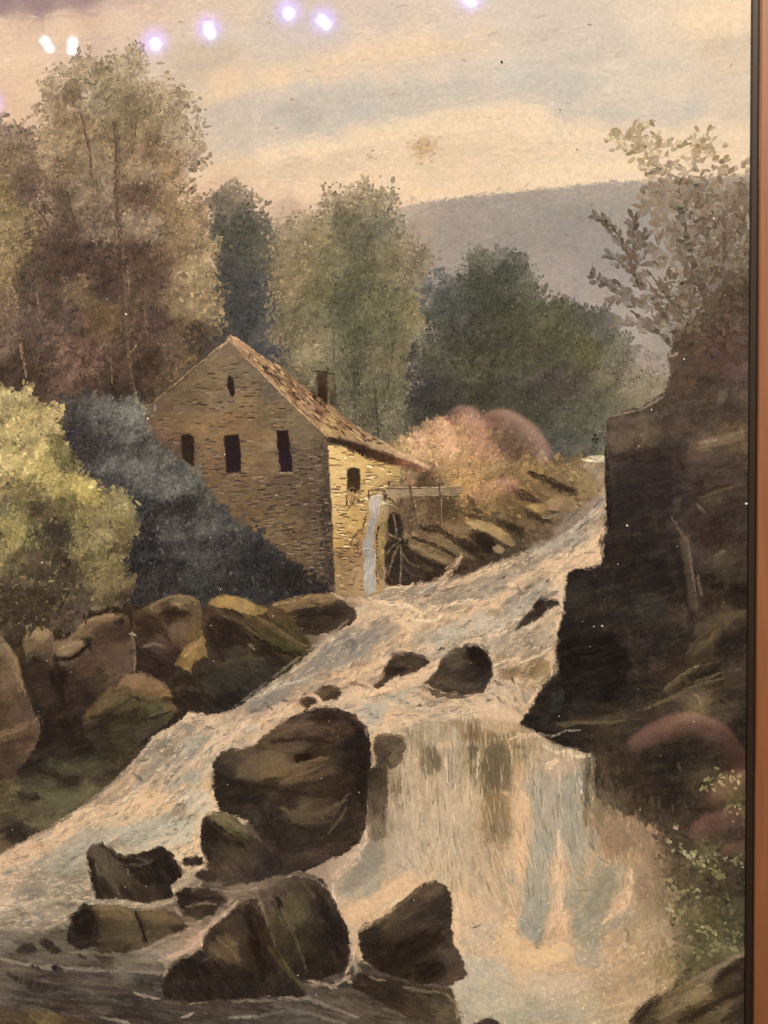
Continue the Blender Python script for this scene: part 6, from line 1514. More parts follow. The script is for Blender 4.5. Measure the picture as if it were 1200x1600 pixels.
# ---- foam breaking round the boulders
p = Paint('painted_foam', painting, 'broken cream foam where the water meets the boulders')
p.notes('''L e0c098 5.1 .43 573,1295 572,1315 562,1332 548,1347 530,1360 520,1370
L d8b890 5.1 .39 334,1176 360,1166 390,1161 410,1146
L e0c098 5.1 .43 312,1305 311,1290 315,1275
L c8b090 5.1 .36 176,1316 195,1328 215,1325 250,1314
L b8a488 4.2 .43 190,1414 240,1416 270,1408
L c4ac8c 4.2 .46 272,1412 284,1431 312,1441 338,1433
L c4ac8c 4.2 .43 362,1406 352,1418 342,1420
L a8967c 4.2 .39 228,1484 262,1466 294,1454
L d4b490 6.0 .43 256,1524 273,1500 310,1482 316,1462 334,1442 372,1408
L dcb890 5.1 .46 549,1452 553,1488 540,1524
L e0bc92 6.8 .43 560,1456 600,1427 630,1400 660,1374
L dcb890 6.8 .43 710,1400 714,1450 732,1500
L d8b890 5.1 .43 580,1079 610,1068 650,1058 678,1036
L d8b890 5.1 .39 662,1076 690,1092 740,1094 768,1078
L d0b48e 5.1 .39 485,1104 500,1100 540,1094
L d8bc96 4.2 .43 536,1080 545,1090 538,1100
L e4c8a0 4.2 .43 582,1150 600,1142 632,1147
L c8ae8a 3.4 .43 290,1358 300,1362 302,1374
L d0b894 3.4 .43 296,1362 318,1357 325,1362
L b8a284 4.2 .36 470,1536 500,1540 545,1528
L a89478 3.4 .36 300,1568 400,1564 480,1562
L c4aa86 5.1 .39 560,1512 572,1525 600,1532
L b09a7a 3.4 .36 620,1540 660,1548 700,1550
L a08c72 3.4 .36 110,1488 150,1490 190,1494
L b8a284 3.4 .39 400,1388 370,1392 350,1392
L d8bc98 4.2 .43 445,1372 470,1362 500,1366 515,1376
L dcc09a 4.2 .43 878,925 876,960 868,1000
L d8b890 4.2 .39 812,1132 830,1104 846,1076
L dcbc94 4.2 .39 940,838 938,878 900,886 884,893
L b8a488 3.4 .36 205,1195 150,1243 82,1290 0,1330
L c4ac8c 3.4 .32 550,965 500,1003 440,1048 370,1102''', dens=.8, broken=.85)
p.build()
# ---- right hand cliff
CLIFF = field('''970 670 5e5044 1000 650 5e5142 1010 680 5a4e3c 1050 640 4e4238 1040 560 6a5a4c 1080 580 46392f 1120 560 4a3b34 1150 520 584840 1140 450 5a4e3e 970 720 44382f 1000 710 3c312b 1060 680 4a3f35 1100 650 4c4136 1140 640 504438
 1160 600 5a4c42 1040 720 352b27 1100 695 6e5c48 1150 680 6a583f 1130 720 4c4036 980 770 2c2421 1040 780 322a26 1100 760 3e332e 1150 740 46392f 1080 800 3d322c 1140 800 3a2f29 1110 770 4a4030 980 850 231d1a 1040 860 28221e
 1080 850 41362f 1110 840 332823 1150 830 3a302a 920 900 211b18 900 940 28231f 960 930 26211d 1020 930 302a23 1060 920 2b2520 1090 960 4a3d34 1110 910 362c24 1130 880 4a4032 1150 900 3d3429 1115 925 2c241d 1150 930 2a221c
 1110 945 382d25 1130 960 4c412f 1100 990 4d4130 1150 970 403629 1140 1000 2c251f 900 1010 201a17 950 1020 1f1a17 1010 1010 26201c 1060 1000 29241f 900 1080 211c19 870 1110 241e1b 960 1080 1f1a17 1010 1070 28221d 1050 1040 342a22
 1070 1060 443826 1100 1050 443929 1120 1050 2a221c 1150 1040 44392c 850 1130 26201b 900 1140 2e2720 960 1130 3c3325 1000 1120 40362a 1050 1090 3e3429 1090 1095 6a5c40 1140 1080 362d24 1130 1110 4a3f30 1150 1140 241f18
 880 1170 231d19 950 1160 342c20 1000 1160 2e2620 1050 1180 28211b 1100 1150 2e2720 1150 1180 1f1a15 960 1210 352c22 1000 1230 33291f 1050 1240 2a221c 1100 1230 4a3f2c 1150 1230 4e432f 960 1260 4c402e 1020 1270 44382a
 1080 1270 352c22 1060 600 54463a 1080 520 6a5c4a 960 830 2a221e 1120 480 5c5040''', soft=9)
cliff = P('946,660 952,648 1000,636 1036,612 1046,580 1042,556 1062,520 1100,470 1140,430 1190,420 1190,1330 1060,1330 1020,1290 955,1266 928,1240 927,1182 905,1172 868,1162 840,1147 810,1132 830,1102 846,1072 868,1050 868,1000 878,955 880,925 886,892 938,880 940,838 950,832 947,780 945,720')
p = Paint('painted_cliff', painting, 'tall dark brown cliff face along the right side of the stream')
p.grid(cliff, CLIFF, s=2.4, rag=2.5, rsc=9, tone=.11, tsc=12, seed=111, edge=4, facet=[(70, .14), (30, .12)], streak=[(-12, 50, 8, .26, '6e5d4a', '1c1613'), (80, 40, 6, .16, '64543f', '1c1613'), (-20, 18, 3, .22, '6e5d48', '1e1814')])
p.dabs(cliff, CLIFF, cover=.8, L=7, W=2.4, ang=-12, angj=45, jit=.06, op=.4, contain=True, clump=(26, .15))
p.dabs(cliff, CLIFF, cover=.35, L=4, W=1.6, ang=-15, angj=50, jit=.09, op=.45, contain=True, clump=(12, .2))
for a, c, w in (('1095,698 1130,686 1165,672', '84704f 75634a', 5), ('1095,690 1120,684', '806c58', 4), ('1085,755 1110,748 1135,745', '35291f', 4), ('1095,778 1140,762 1160,758', '5a4a38', 3), ('1105,1005 1120,985 1150,962 1165,955', '5c4f38', 7), ('1075,1020 1090,1000 1120,975', '54472f', 5), ('1040,1080 1080,1050 1120,1035', '5c4e36', 4),
                ('1005,1110 1030,1098 1060,1086 1090,1088', '6a5a3e', 4), ('875,1130 910,1128 960,1128 1000,1122', '5a4c36', 4), ('1075,860 1082,900 1088,950', '564841', 5), ('1090,900 1096,930', '6a5c4c', 3), ('1118,868 1130,862', '6c604e', 4), ('1090,790 1100,800', '66584a', 3), ('1004,1072 1040,1075', '3a3024', 3),
                ('1120,968 1150,960', '5a4e38', 3), ('1050,1090 1090,1070 1130,1060', '665a40', 4), ('1060,1195 1064,1205', '4a3f30', 3), ('950,652 980,644 1005,638 1036,620', '857660', 2.2), ('996,700 1006,690 1010,670', '6a5c42', 3), ('1047,557 1060,553', '9a8a74', 2), ('960,760 962,700 968,668', '4e4238', 3)):
    p.band(a, c, w*1.5, 1.1, 5.5, 1.4, .5); p.band(a, c, w*.6, .8, 5, 1.1, .7)
for a, c, w in (('960,715 1000,712 1050,705 1070,712', '2c2320', 8), ('950,725 952,780 955,825', '261f1c', 5), ('1100,905 1130,915', '241d17', 12), ('1140,925 1165,920', '231c16', 14), ('1100,935 1120,940', '2a2119', 10), ('1080,1060 1100,1050 1124,1042', '241d17', 11), ('1120,1020 1150,1000 1165,985', '261e18', 18), ('840,1142 880,1150 920,1160', '1d1814', 7),
                ('860,1098 900,1110 960,1112', '1f1a16', 7), ('1085,730 1120,730 1160,722', '3a2f27', 6), ('940,840 945,880', '1f1916', 6), ('1000,690 1002,660', '463a30', 3), ('1060,870 1075,930 1082,1000', '221c18', 8), ('1040,700 1048,650', '43382f', 4)):
    p.band(a, c, w*1.6, 1.1, 6, 1.8, .4)
p.notes(NOTES[p.label], -15, .18, edge=6, gain=1.3, mid=(.20, .165, .135), hi='9a866a', lo='1a1410')
p.touches(np.array([930., 931, 928, 934, 930, 926]), np.array([680., 686, 686, 686, 691, 687]), '24211c', 3.4, 2.4, 40, 60, .05)
p.build()

p = Paint('painted_spray_mist', painting, 'soft brown mist where the fall meets the cliff foot')
MI = field('935 1200 5a4e3a 940 1260 7a6a50 970 1290 8a725a 1015 1310 7c6650 1045 1350 5e4e3a 1055 1420 6a5a42 1066 1480 84704f 1000 1360 a08868 1020 1440 a08a68 930 1160 3a3026 985 1250 5e4e3e 1030 1270 54453a')
for k in range(2):
    p.dabs(P('915,1170 940,1180 960,1240 1020,1270 1060,1320 1080,1400 1085,1500 1040,1540 1020,1480 1000,1400 990,1340 950,1310 925,1260'), MI, cover=1.0, L=8-2*k, W=2.6-.6*k, ang=85, angj=12, jit=.04, feather=16, op=.42, rag=8)
p.build()
# ---- plants at the lower right
LOW = field('''1060 1320 443a2a 1100 1340 5a5236 1150 1300 3c332a 1060 1380 544a34 1120 1380 453c2b 1150 1420 4a4430 1060 1430 6a6042 1110 1450 565032 1150 1460 4a452f 1090 1500 5c553a 1130 1490 6a6444 1060 1480 786a4c 1160 1380 3a3226
 1030 1340 6a5840 1040 1290 4a3e2e 1140 1340 443c2a 1100 1280 342b22 1150 1240 54492f 1030 1400 7a6a4e''')
lowP = P('1030,1290 1060,1270 1100,1215 1190,1200 1190,1500 1150,1500 1100,1520 1060,1540 1050,1480 1050,1400 1030,1350')
p = Paint('painted_shrub', painting, 'tangled olive foliage hanging beside the waterfall at the right')
p.grid(lowP, LOW, s=2.8, edge=30, rag=12, rsc=22, tone=.12, tsc=11, seed=121)
p.dabs(lowP, LOW, cover=1.1, L=5.5, W=2.6, ang=20, angj=55, jit=.13, clump=(15, .28), rag=12, rsc=22, feather=4)
def leaves(p, pts, n, colr, spread, L=5, W=2.6, ang=20):
    q = smooth_line(P(pts)) if pts.count(' ') > 1 else P(pts)
    t = rng.uniform(0, len(q)-1, n); i = np.clip(t.astype(int), 0, len(q)-2); f = (t-i)[:, None]
    xy = q[i]*(1-f)+q[i+1]*f + rng.normal(size=(n, 2))*spread*.7
    for h in colr.split():
        m = rng.random(n) < 1.3/len(colr.split())
        p.touches(xy[m, 0], xy[m, 1], h, L*.8, W*.75, ang, 40, .06, op=.75)
for a, n, c, sp in (('1048,1315 1060,1332 1085,1340 1100,1352', 40, '9a9266 847c54 a8a078', 7), ('1100,1230 1120,1222 1140,1215 1165,1212', 34, 'a09464 8a7e56', 10), ('1085,1345 1110,1360 1130,1365', 26, '8c8458 767048', 9), ('1140,1260 1160,1268', 10, '8a8058', 8), ('1045,1382 1070,1395 1095,1395', 20, '8a8058 948a64', 6), ('1040,1418 1048,1420', 8, 'a89c74', 4),
                ('1080,1455 1105,1450 1115,1462', 22, '9a9268 8a8258', 8), ('1075,1480 1100,1490 1130,1475', 22, '857c56 747048', 9), ('1130,1440 1150,1470 1140,1480', 16, '7c7650', 8), ('1100,1400 1140,1420', 18, '66603f', 10), ('1150,1340 1160,1352', 8, '8c8460', 6), ('1060,1290 1056,1298', 6, 'b0a688', 3), ('1120,1335 1140,1345', 8, '8a8068', 4)):
    leaves(p, a, n, c, sp)
p.build()
rock('brown slanting rock in the bottom right corner', '955,1640 985,1598 1012,1570 1060,1542 1112,1512 1190,1468 1190,1730 940,1730',
 '1100 1520 74634a 1150 1490 70604a 1000 1580 4a3d2c 1050 1560 6e5e42 1090 1545 7a6848 1130 1540 4a3e2c 1160 1520 3a2f25 1080 1590 54452f 1130 1580 5e5038 1160 1590 40352a 1000 1660 4a3d2c 1150 1660 4a3d2c', ang=-28, angj=12,
 lit=(('1030,1590 1070,1570 1110,1548', '8a7654', 5), ('1080,1530 1120,1512 1160,1488', '86745a', 5), ('1060,1560 1090,1545', '857252', 4)), dark=(('985,1595 1010,1572 1030,1556', '2c2319', 8), ('1062,1596 1100,1575 1140,1556 1170,1542', '2c2318', 8), ('1120,1535 1140,1512 1170,1494', '2a2118', 8), ('1130,1595 1170,1570', '302719', 8)))

# ---- leafy tree growing from the cliff top, right
p = Paint('painted_tree', painting, 'sparse leafy tree on the cliff top with open sprays against the sky')
TR = field('''960 215 b0a074 990 205 a8966c 1025 200 a5946e 1060 230 b09e78 1090 215 a8966e 1120 230 ae9a74 1040 260 a89470 1010 255 b09c72 1050 290 94826a 1080 310 82725a 1040 330 9a8870 1020 310 a09078 1110 290 9c8a70 1150 260 9a8a6e 1160 300 857660 1120 330 7c6e58
 1070 340 706250 1100 360 6a5c4a 1040 360 8c7c68 1150 350 6c5f4c 1130 400 6a5d4a 1160 420 5e523f 1080 400 6c5e4c 1040 400 83746290'''.replace('6290', '62') + ''' 1020 440 6e6050 1060 450 6a5d4b 1110 450 5e5240 1150 470 54493a 1040 490 6a5c4a 1090 500 5a4d3e 1010 480 786a58 1060 540 5e5042 1130 520 52463a 990 440 706252 960 360 5c5040 990 370 665a4a 950 430 5a4e42''')
TR = tinted(TR, (-2, -6, -8), .93)
def ragged(x, y): return noise(x, y, 15, 5, 3) > -.12
for poly, cov, k in (('948,218 960,204 985,204 1000,188 1022,188 1027,208 1048,214 1062,224 1080,204 1102,198 1116,214 1132,226 1126,242 1100,252 1075,257 1050,257 1032,272 1010,272 998,250 975,245 958,232', 1.15, ragged),
                     ('1000,292 1020,268 1060,264 1112,262 1125,235 1135,235 1140,262 1190,240 1190,330 1110,340 1030,340 1010,320', .9, ragged)):
    p.dabs(P(poly), TR, cover=cov, L=6.5, W=3.0, ang=-22, angj=35, jit=.06, rag=7, rsc=10, keep=k, clump=(14, .12))
def gaps(x, y): return noise(x, y, 17, 9, 3) > -.48
p.dabs(P('1002,310 1060,280 1110,290 1190,270 1190,480 1120,520 1060,560 1030,520 1000,480 985,430 1010,400 1030,360'), TR, cover=1.4, L=8, W=3.4, ang=30, angj=40, jit=.075, rag=9, rsc=14, keep=gaps, clump=(18, .13))
p.dabs(P('1080,340 1190,320 1190,560 1080,600 1050,520'), TR, cover=.9, L=8, W=3.4, ang=40, angj=45, jit=.08, rag=10, rsc=16, clump=(18, .13))
p.notes(NOTES[p.label], leaf=(6, 2.7))
tr = p.build()
for a, w in (('968,365 980,395 990,425 1000,450', 4), ('990,345 990,390 992,430', 3.5), ('1000,440 1030,480 1060,530 1075,570', 7), ('1060,300 1068,350 1080,400 1100,460 1110,540', 9), ('1130,340 1132,400 1130,470', 6), ('985,485 1010,505 1040,530 1060,550', 6), ('1010,420 1040,460 1070,500', 4)):
    s = Paint('painted_branch', tr); s.stroke(a, '5c5040 54483a', w, 1., .12, .5); s.build()
def spray(root, line, n, L, W, colr, side=38, sp=1.0):
    q = P(line); seg = np.hypot(*np.diff(q, axis=0).T); LL = np.concatenate([[0], np.cumsum(seg)])
    s = Paint('painted_leaf_spray', root)
    s.stroke(line, '5a4e3e', 2.6, .5)
    F = field(colr); X, Y, A, LN = [], [], [], []
    for k in range(n):
        t = (k+.5)/n*LL[-1]; x = np.interp(t, LL, q[:, 0]); y = np.interp(t, LL, q[:, 1])
        i = min(np.searchsorted(LL, t), len(q)-1); d = q[i]-q[i-1]
        a = math.degrees(math.atan2(d[1], d[0]))
        for sd in (-1, 1):
            aa = a+180+sd*side*rng.uniform(.5, 1.3)
            l = L*rng.uniform(.7, 1.2)
            px = x+math.cos(math.radians(aa))*l*.9*sp; py = y+math.sin(math.radians(aa))*l*.9*sp
            for _ in range(2):
                X.append(px+rng.normal()*1.5); Y.append(py+rng.normal()*1.5); A.append(math.radians(aa))
    A = np.array(A)
    s.touches(np.array(X), np.array(Y), F, L*.85, W*.85, lambda x, y: A, 12, .07, op=.72)
    return s.build()
SP = '940 340 564a3a 970 370 5e5142 990 350 5e5142 1000 420 685b4a 935 435 544840 970 450 625546 1000 480 6e6050 1020 330 86765f 1100 300 7a6c58'
spray(tr, '932,336 950,348 966,368 978,392 988,420', 9, 9, 3.4, SP)
spray(tr, '988,336 990,360 990,390 992,420', 8, 10, 3.6, SP)
spray(tr, '1010,365 1002,385 996,415', 6, 10, 3.8, SP)
spray(tr, '926,432 945,442 965,448 990,462', 8, 9, 3.6, SP)
spray(tr, '955,470 975,466 1000,480', 5, 10, 3.6, SP)
spray(tr, '950,398 970,410 990,430', 6, 8, 3.0, SP)
spray(tr, '1002,325 1025,315 1060,330', 6, 11, 4, SP)
spray(tr, '1024,345 1045,350 1070,370', 6, 11, 4, SP)
spray(tr, '1030,290 1060,300 1075,330', 6, 11, 4, '1050 300 90806a')
spray(tr, '1160,300 1140,330 1130,370', 7, 11, 4, SP)
spray(tr, '1165,380 1145,400 1132,440', 6, 11, 4, SP)
spray(tr, '960,500 990,505 1020,520', 6, 10, 3.6, '990 505 7c6e5a')
# light of the moor between the leaves
p = Paint('painted_sky_gap', tr, 'pale gaps of moor and sky between the leaves')
for x, y, n, w in ((1000, 395, 14, 8), (1010, 455, 12, 6), (1005, 490, 12, 8), (1035, 470, 10, 8), (1098, 375, 16, 6), (1083, 400, 12, 7), (1115, 375, 6, 5), (1150, 380, 10, 7), (1040, 520, 12, 8), (1025, 420, 12, 8), (1055, 455, 8, 7), (1072, 490, 7, 6), (1096, 485, 5, 5), (1062, 415, 8, 6), (1045, 510, 14, 9), (1145, 400, 6, 4), (1120, 320, 10, 8), (1090, 330, 6, 5)):
    p.touches(rng.normal(x, w*.55, n//2), rng.normal(y, w*.4, n//2), HILL, 4.5, 2.0, 30, 22, .05, mul=.94, op=.7)
p.build()

# ---- yellow green bush, left
YB = '''20 620 a0905a 60 640 a8965c 80 660 ac985e 30 660 ae9a5e 0 640 9c8c58 60 700 b09c5c 20 700 a8985c 90 700 7c7240 100 720 686238 40 730 b2a05e 0 730 b4a264 80 740 a89650 30 760 7a6e40 0 770 8c7c4c 100 760 9c8c4a 130 760 b09c56
 60 780 7a7040 20 790 6e6640 110 790 6c6236 150 790 7e7040 60 790 463c28 190 790 8a7e4c 20 830 8c8048 0 860 7c7040 60 840 565030 90 830 3a3224 130 820 746a42 160 830 7c7044 195 830 645834 120 860 6e6438 60 870 4c4228 20 880 5e5430
 100 880 3e3522 150 870 6a6036 190 900 6c603a 160 910 6c6238 20 930 3e3422 60 940 423722 110 930 443a24 170 935 5c4f30 200 930 4c4028 40 970 3c3222 130 950 4a3f2a -100 700 a89858 -100 900 564a2e'''
tree('bright yellow green bush catching the light at the left edge', '-130,590 0,596 20,612 40,600 60,625 92,640 98,665 86,690 110,700 116,720 132,740 152,755 162,770 196,764 208,790 218,830 202,850 192,880 206,900 212,930 190,946 140,956 110,990 60,978 30,1000 0,985 -130,970',
 YB, size=(4.8, 2.4), cover=1.7, clump=(20, .34), rag=9, rsc=14, jit=.08, seed=131, name='painted_bush', soft=9, edge=9, feather=4, add=(8, 7, 14), light=(.07, 'c8b46c bca65e a89850'))

# ---- dust on the surface
p = Paint('dust_speck', painting, 'tiny pale specks of dust lying on the glossy surface')
n = 130
x = rng.uniform(0, 1160, n); y = rng.uniform(420, 1590, n)
p.touches(x, y, 'cdbfa8', 1.0, .8, 0, 90, .1)
xs = np.array([197, 231, 351, 1115, 1083, 980, 928, 1018, 1069, 66, 1000, 941, 1166], float); ys = np.array([491, 654, 710, 341, 319, 821, 979, 640, 561, 879, 1265, 978, 787], float)
p.touches(xs, ys, 'f0e4cc', 1.7, 1.4, 0, 90, .03)
d = p.build(); d['kind'] = 'stuff'
# ------------------------------------------------------------------ frame, wall
def mesh_obj(name, verts, faces, mat, parent=None, smooth=False):
    me = bpy.data.meshes.new(name); me.from_pydata(verts, [], faces); me.update()
    me.materials.append(mat)
    if smooth:
        for q in me.polygons: q.use_smooth = True
    o = bpy.data.objects.new(name, me); coll.objects.link(o)
    o.parent = parent
    return o

def wood():
    m, nt, b = principled('stained_frame_wood', (.3, .12, .05), .32, .5)
    tc = nt.nodes.new('ShaderNodeTexCoord')
    mp = nt.nodes.new('ShaderNodeMapping'); mp.inputs['Scale'].default_value = (260, 260, 16)
    n = nt.nodes.new('ShaderNodeTexNoise'); n.inputs['Scale'].default_value = 1.6; n.inputs['Detail'].default_value = 5
    r = nt.nodes.new('ShaderNodeValToRGB')
    r.color_ramp.elements[0].position = .3; r.color_ramp.elements[0].color = (.25, .095, .037, 1)
    r.color_ramp.elements[1].position = .75; r.color_ramp.elements[1].color = (.38, .155, .068, 1)
    nt.links.new(tc.outputs['Object'], mp.inputs[0]); nt.links.new(mp.outputs[0], n.inputs['Vector'])
    nt.links.new(n.outputs[0], r.inputs[0]); nt.links.new(r.outputs[0], b.inputs['Base Color'])
    b.inputs['Coat Weight'].default_value = 1.0; b.inputs['Coat Roughness'].default_value = .34; b.inputs['Coat IOR'].default_value = 2.4
    return m
M_WOOD = wood()
M_DARK, _, _ = principled('dark_rebate', (.022, .013, .008), .5, .4)
M_WALL, nt_, b_ = principled('plaster_wall', (.52, .44, .36), .9, .2)
n_ = nt_.nodes.new('ShaderNodeTexNoise'); n_.inputs['Scale'].default_value = 60
bp_ = nt_.nodes.new('ShaderNodeBump'); bp_.inputs['Strength'].default_value = .15
nt_.links.new(n_.outputs[0], bp_.inputs['Height']); nt_.links.new(bp_.outputs[0], b_.inputs['Normal'])

frame = empty('picture_frame', (0, 0, ZC), 'orange brown wooden picture frame with a dark inner edge around the painting', 'picture frame')
ROT = -math.atan(.0068)
# inner opening of the frame, in picture units from its middle
CX, CY = 522.0, 800.0
def loc(x, y, h):
    dx, dy = x-CX, y-CY
    c, s = math.cos(-ROT), math.sin(-ROT)
    X, Y = dx*c - dy*s + CX, dx*s + dy*c + CY
    return ((X-600)*U, -h*U, -(Y-800)*U)
xr = EDGE(800.0) ; xl = 2*CX-xr; yt, yb = -112.0, 1712.0
# moulding section: (distance outwards from the edge of the sheet, height above the sheet)
SLIP = [(-.5, -6), (-.5, 4.0), (1.5, 5.0), (8.0, 6.0), (9.6, 6.0)]
RAIL = [(9.4, -6), (9.4, 12.0), (10.2, 14.5), (12.0, 16.0), (24, 21), (40, 27), (62, 32), (84, 33), (104, 30), (116, 22), (120, 8), (120, -44), (9.4, -44)]
def rail(name, side, section, mat, label=None):
    v, f = [], []
    for d, h in section:
        if side == 'r': a, b = (xr+d, yt-d), (xr+d, yb+d)
        elif side == 'l': a, b = (xl-d, yb+d), (xl-d, yt-d)
        elif side == 't': a, b = (xl-d, yt-d), (xr+d, yt-d)
        else: a, b = (xr+d, yb+d), (xl-d, yb+d)
        v.append(loc(*a, h)); v.append(loc(*b, h))
    n = len(section)
    closed = section is RAIL
    for k in range(n if closed else n-1):
        i, j = k, (k+1) % n
        f.append((2*i, 2*i+1, 2*j+1, 2*j))
    if closed: f.append(tuple(2*i for i in range(n))); f.append(tuple(2*i+1 for i in reversed(range(n))))
    o = mesh_obj(name, v, f, mat, frame)
    if label: o['label'] = label
    return o
for s in 'rltb': rail('frame_rail', s, RAIL, M_WOOD)
for s in 'rltb': rail('inner_slip', s, SLIP, M_DARK, 'dark narrow inner edge of the frame' if s == 'r' else None)
wall = mesh_obj('wall', [(-2.2, .0125, -1.5), (2.2, .0125, -1.5), (2.2, .0125, 1.2), (-2.2, .0125, 1.2)], [(0, 1, 2, 3)], M_WALL)
tag(wall, kind='structure')
# ------------------------------------------------------------------ what the glossy picture mirrors
# fairy lights hung on the wall behind the photographer
def mirrored(x, y, back):
    """Where a thing must stand, `back` metres from the sheet, for its mirror image to lie at (x, y) on the picture."""
    k = (D+back)/D
    return Vector(((x-600)*U*k, -back, ZC-(y-800)*U*k))
def emitter(name, color, strength):
    m = bpy.data.materials.new(name); m.use_nodes = True
    nt = m.node_tree; nt.nodes.remove(nt.nodes['Principled BSDF'])
    e = nt.nodes.new('ShaderNodeEmission'); e.inputs[0].default_value = (*color, 1); e.inputs[1].default_value = strength
    nt.links.new(e.outputs[0], nt.nodes['Material Output'].inputs[0])
    return m, nt, e
M_LED, _, _ = emitter('fairy_bulb_white', (.70, .90, 1.0), 60)
M_HALO, nt_, e_ = emitter('violet_flare_glow', (.17, .13, 1.0), 1)
# added glowing disc imitating violet lens flare, brightest round each bulb
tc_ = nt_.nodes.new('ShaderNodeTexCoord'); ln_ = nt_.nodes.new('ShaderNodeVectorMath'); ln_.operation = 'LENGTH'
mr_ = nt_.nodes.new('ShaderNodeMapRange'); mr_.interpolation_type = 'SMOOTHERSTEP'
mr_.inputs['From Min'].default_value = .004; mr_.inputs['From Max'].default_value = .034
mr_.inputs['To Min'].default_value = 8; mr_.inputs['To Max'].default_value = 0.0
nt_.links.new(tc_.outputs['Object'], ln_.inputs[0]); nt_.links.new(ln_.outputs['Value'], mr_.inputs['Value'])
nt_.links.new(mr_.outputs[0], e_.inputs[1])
M_WIRE, _, _ = principled('dark_wire', (.02, .03, .02), .6)
BACK = 1.35
def ball(name, r, mat, parent, loc, sub=2, squash=1.0):
    import bmesh
    bm = bmesh.new(); bmesh.ops.create_icosphere(bm, subdivisions=sub, radius=r)
    for v in bm.verts: v.co.y *= squash
    me = bpy.data.meshes.new(name); bm.to_mesh(me); bm.free()
    for q in me.polygons: q.use_smooth = True
    me.materials.append(mat)
    o = bpy.data.objects.new(name, me); coll.objects.link(o); o.parent = parent; o.location = loc
    return o
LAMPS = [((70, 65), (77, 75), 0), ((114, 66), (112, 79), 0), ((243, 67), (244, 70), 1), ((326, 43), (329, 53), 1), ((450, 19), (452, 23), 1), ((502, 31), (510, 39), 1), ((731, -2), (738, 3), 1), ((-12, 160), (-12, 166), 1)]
lights = empty('fairy_light_string', mirrored(350, 40, BACK), 'string of small bluish white fairy lights mirrored along the top of the picture', 'fairy lights')
base = lights.location.copy()
pts_ = []
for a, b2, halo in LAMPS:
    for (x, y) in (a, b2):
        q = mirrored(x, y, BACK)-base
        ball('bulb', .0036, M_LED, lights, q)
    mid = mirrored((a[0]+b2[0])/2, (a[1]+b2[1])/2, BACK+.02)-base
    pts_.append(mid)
    if halo: ball('flare_halo', .042, M_HALO, lights, mid, 3, .25)  # no part of the string: disc added to glow like lens flare
pts_.sort(key=lambda v: v.x)
cv, cf = [], []
line_ = []
for a, b2 in zip(pts_[:-1], pts_[1:]):
    for t in np.linspace(0, 1, 9)[:-1]:
        q = a.lerp(b2, t); line_.append(q + Vector((0, -.012, -.03*math.sin(math.pi*t))))
line_.append(pts_[-1]+Vector((0, -.012, 0)))
for q in line_:
    for k in range(5): cv.append(q+Vector((0, .0015*math.cos(k*1.2566), .0015*math.sin(k*1.2566))))
for i in range(len(line_)-1):
    for k in range(5): cf.append((5*i+k, 5*i+(k+1) % 5, 5*i+5+(k+1) % 5, 5*i+5+k))
mesh_obj('wire', [tuple(v) for v in cv], cf, M_WIRE, lights, True)
back_wall = mesh_obj('wall', [(-2.6, -1.5, -1.5), (2.6, -1.5, -1.5), (2.6, -1.5, 1.3), (-2.6, -1.5, 1.3)], [(0, 1, 2, 3)], principled('dim_wall', (.06, .045, .04), .9, .2)[0])
tag(back_wall, kind='structure')

# the photographer's two hands round the phone
M_SKIN, nt_, b_ = principled('skin', (.64, .36, .30), .55, .35)
b_.inputs['Subsurface Weight'].default_value = .12
b_.inputs['Subsurface Radius'].default_value = (.006, .002, .001)
M_NAIL, _, _ = principled('fingernail', (.82, .55, .47), .2, .6)
person = empty('person', (0, -.34, ZC-.1), 'two bare hands holding up a phone, mirrored faintly in the glossy picture', 'person')
def hand(name, root, chains):
    """One skinned surface: nodes are (x, y on the picture, extra distance behind the lens, radius), fingers grow out of the palm."""
    verts, edges, rad = [], [], []
    def add(n):
        back = D+.055+n[2]; q = mirrored(n[0], n[1], back)-person.location
        verts.append(tuple(q)); rad.append(n[3]*U*(D+back)/D); return len(verts)-1
    r0 = add(root)
    for ch in chains:
        prev = r0
        for n in ch:
            k = add(n); edges.append((prev, k)); prev = k
    me = bpy.data.meshes.new(name); me.from_pydata(verts, edges, []); me.update()
    me.materials.append(M_SKIN)
    o = bpy.data.objects.new(name, me); coll.objects.link(o); o.parent = person
    m = o.modifiers.new('skin', 'SKIN'); m.use_smooth_shade = True; m.branch_smoothing = .6
    for i, v in enumerate(me.skin_vertices[0].data):
        v.radius = (rad[i], rad[i]); v.use_root = (i == 0)
    sd = o.modifiers.new('subsurf', 'SUBSURF'); sd.levels = 2; sd.render_levels = 2
    return o
hand('hand', (705, 745, .050, 50), [
    [(742, 690, .045, 33), (782, 658, .030, 27), (822, 678, .018, 22), (848, 708, .006, 17), (858, 726, .004, 12)],      # forefinger over the top edge
    [(712, 688, .050, 33), (722, 648, .038, 29), (738, 662, .022, 25), (746, 706, .010, 20), (748, 726, .008, 14)],
    [(682, 694, .052, 31), (682, 664, .040, 27), (694, 684, .026, 23), (702, 716, .016, 18), (704, 730, .014, 13)],
    [(655, 708, .054, 27), (648, 686, .044, 23), (656, 704, .032, 19), (662, 726, .024, 15)],
    [(745, 712, .040, 44), (790, 712, .034, 30)], [(680, 722, .046, 46), (648, 730, .044, 36)],
    [(690, 770, .030, 30), (740, 775, .012, 24), (790, 765, .006, 19), (815, 758, .006, 13)],                            # thumb
    [(640, 830, .075, 48), (570, 950, .11, 52)]])                                                                        # wrist
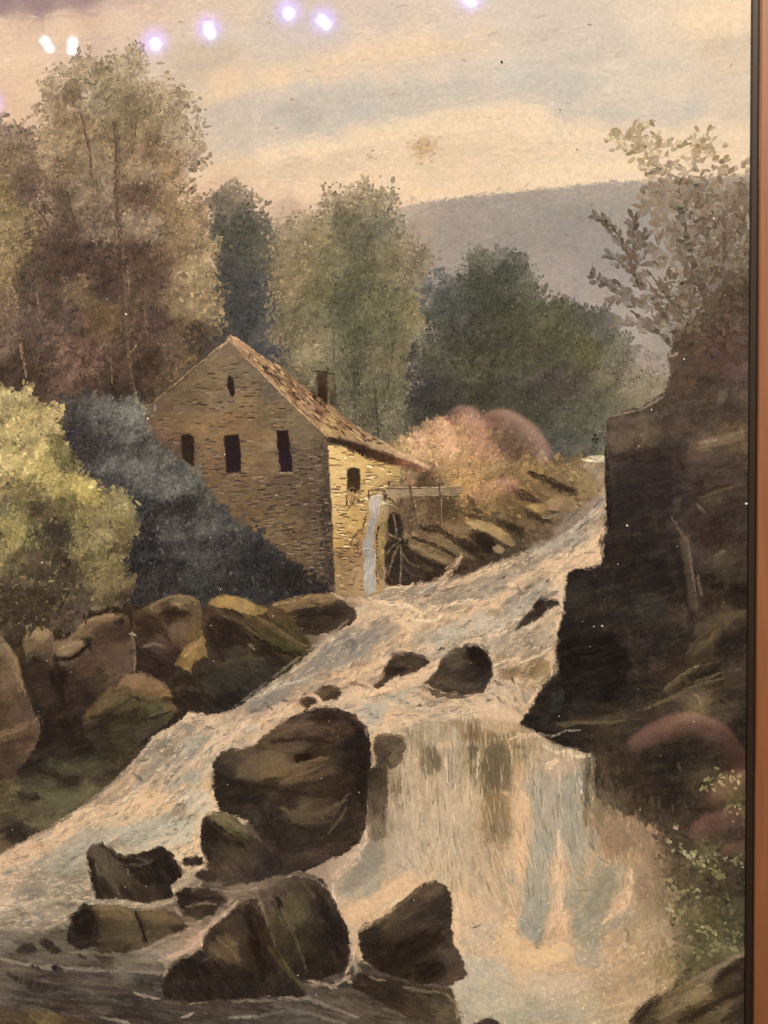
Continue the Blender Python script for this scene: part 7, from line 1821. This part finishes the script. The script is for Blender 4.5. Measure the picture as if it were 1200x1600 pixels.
hand('hand', (1225, 1275, .050, 54), [
    [(1180, 1222, .040, 28), (1148, 1190, .026, 24), (1118, 1146, .014, 25), (1066, 1130, .006, 22), (1018, 1150, .002, 19), (980, 1172, .002, 13)],
    [(1200, 1240, .044, 26), (1192, 1222, .034, 24), (1160, 1215, .020, 21), (1122, 1240, .012, 17), (1105, 1258, .010, 12)],
    [(1185, 1290, .040, 26), (1160, 1284, .026, 25), (1122, 1284, .012, 23), (1092, 1302, .006, 19), (1080, 1318, .006, 13)],
    [(1200, 1320, .046, 24), (1180, 1318, .034, 21), (1150, 1322, .022, 18), (1122, 1332, .014, 14)],
    [(1215, 1230, .030, 25), (1205, 1190, .016, 20), (1190, 1160, .008, 15)],
    [(1300, 1400, .075, 50), (1400, 1560, .11, 54)]])
o = ball('fingernail', 12*U*2, M_NAIL, person, mirrored(847, 715, D+.050)-person.location, 2, .3)
# phone: a thin slab just behind the lens, its lens hole at the camera
import bmesh
def phone():
    t = empty('phone', mirrored(810, 835, D+.067), 'dark phone held up between the two hands', 'phone')
    M_PH, _, _ = principled('dark_phone_back', (.012, .011, .011), .35, .3)
    a, b2 = mirrored(575, 724, D+.067)-t.location, mirrored(1060, 950, D+.067)-t.location
    bm = bmesh.new(); bmesh.ops.create_cube(bm, size=1.0)
    for v in bm.verts: v.co = Vector((v.co.x*abs(b2.x-a.x), v.co.y*.008, v.co.z*abs(a.z-b2.z)))
    bmesh.ops.bevel(bm, geom=[e for e in bm.edges], offset=.003, segments=3, affect='EDGES')
    me = bpy.data.meshes.new('phone_body'); bm.to_mesh(me); bm.free(); me.materials.append(M_PH)
    o = bpy.data.objects.new('phone_body', me); coll.objects.link(o); o.parent = t
    bm = bmesh.new(); bmesh.ops.create_cone(bm, cap_ends=True, segments=24, radius1=.006, radius2=.006, depth=.0015)
    for v in bm.verts: v.co = Vector((v.co.x, v.co.z, v.co.y))
    me = bpy.data.meshes.new('lens'); bm.to_mesh(me); bm.free(); me.materials.append(M_DARK)
    o = bpy.data.objects.new('lens', me); coll.objects.link(o); o.parent = t
    o.location = Vector((0, -D-.061, ZC))-t.location
phone()
# added spot above the picture: lights the hands to make their reflections show
sp = bpy.data.lights.new('hand_fill_spot', 'SPOT'); sp.energy = SPOT; sp.color = (1, .80, .68); sp.spot_size = math.radians(64); sp.spot_blend = .5; sp.shadow_soft_size = .02
so = bpy.data.objects.new('hand_fill_spot', sp); coll.objects.link(so)
so.location = (.10, -.05, ZC+.19)
so.rotation_euler = (Vector((.075, -.36, ZC-.03))-so.location).to_track_quat('-Z', 'Y').to_euler()
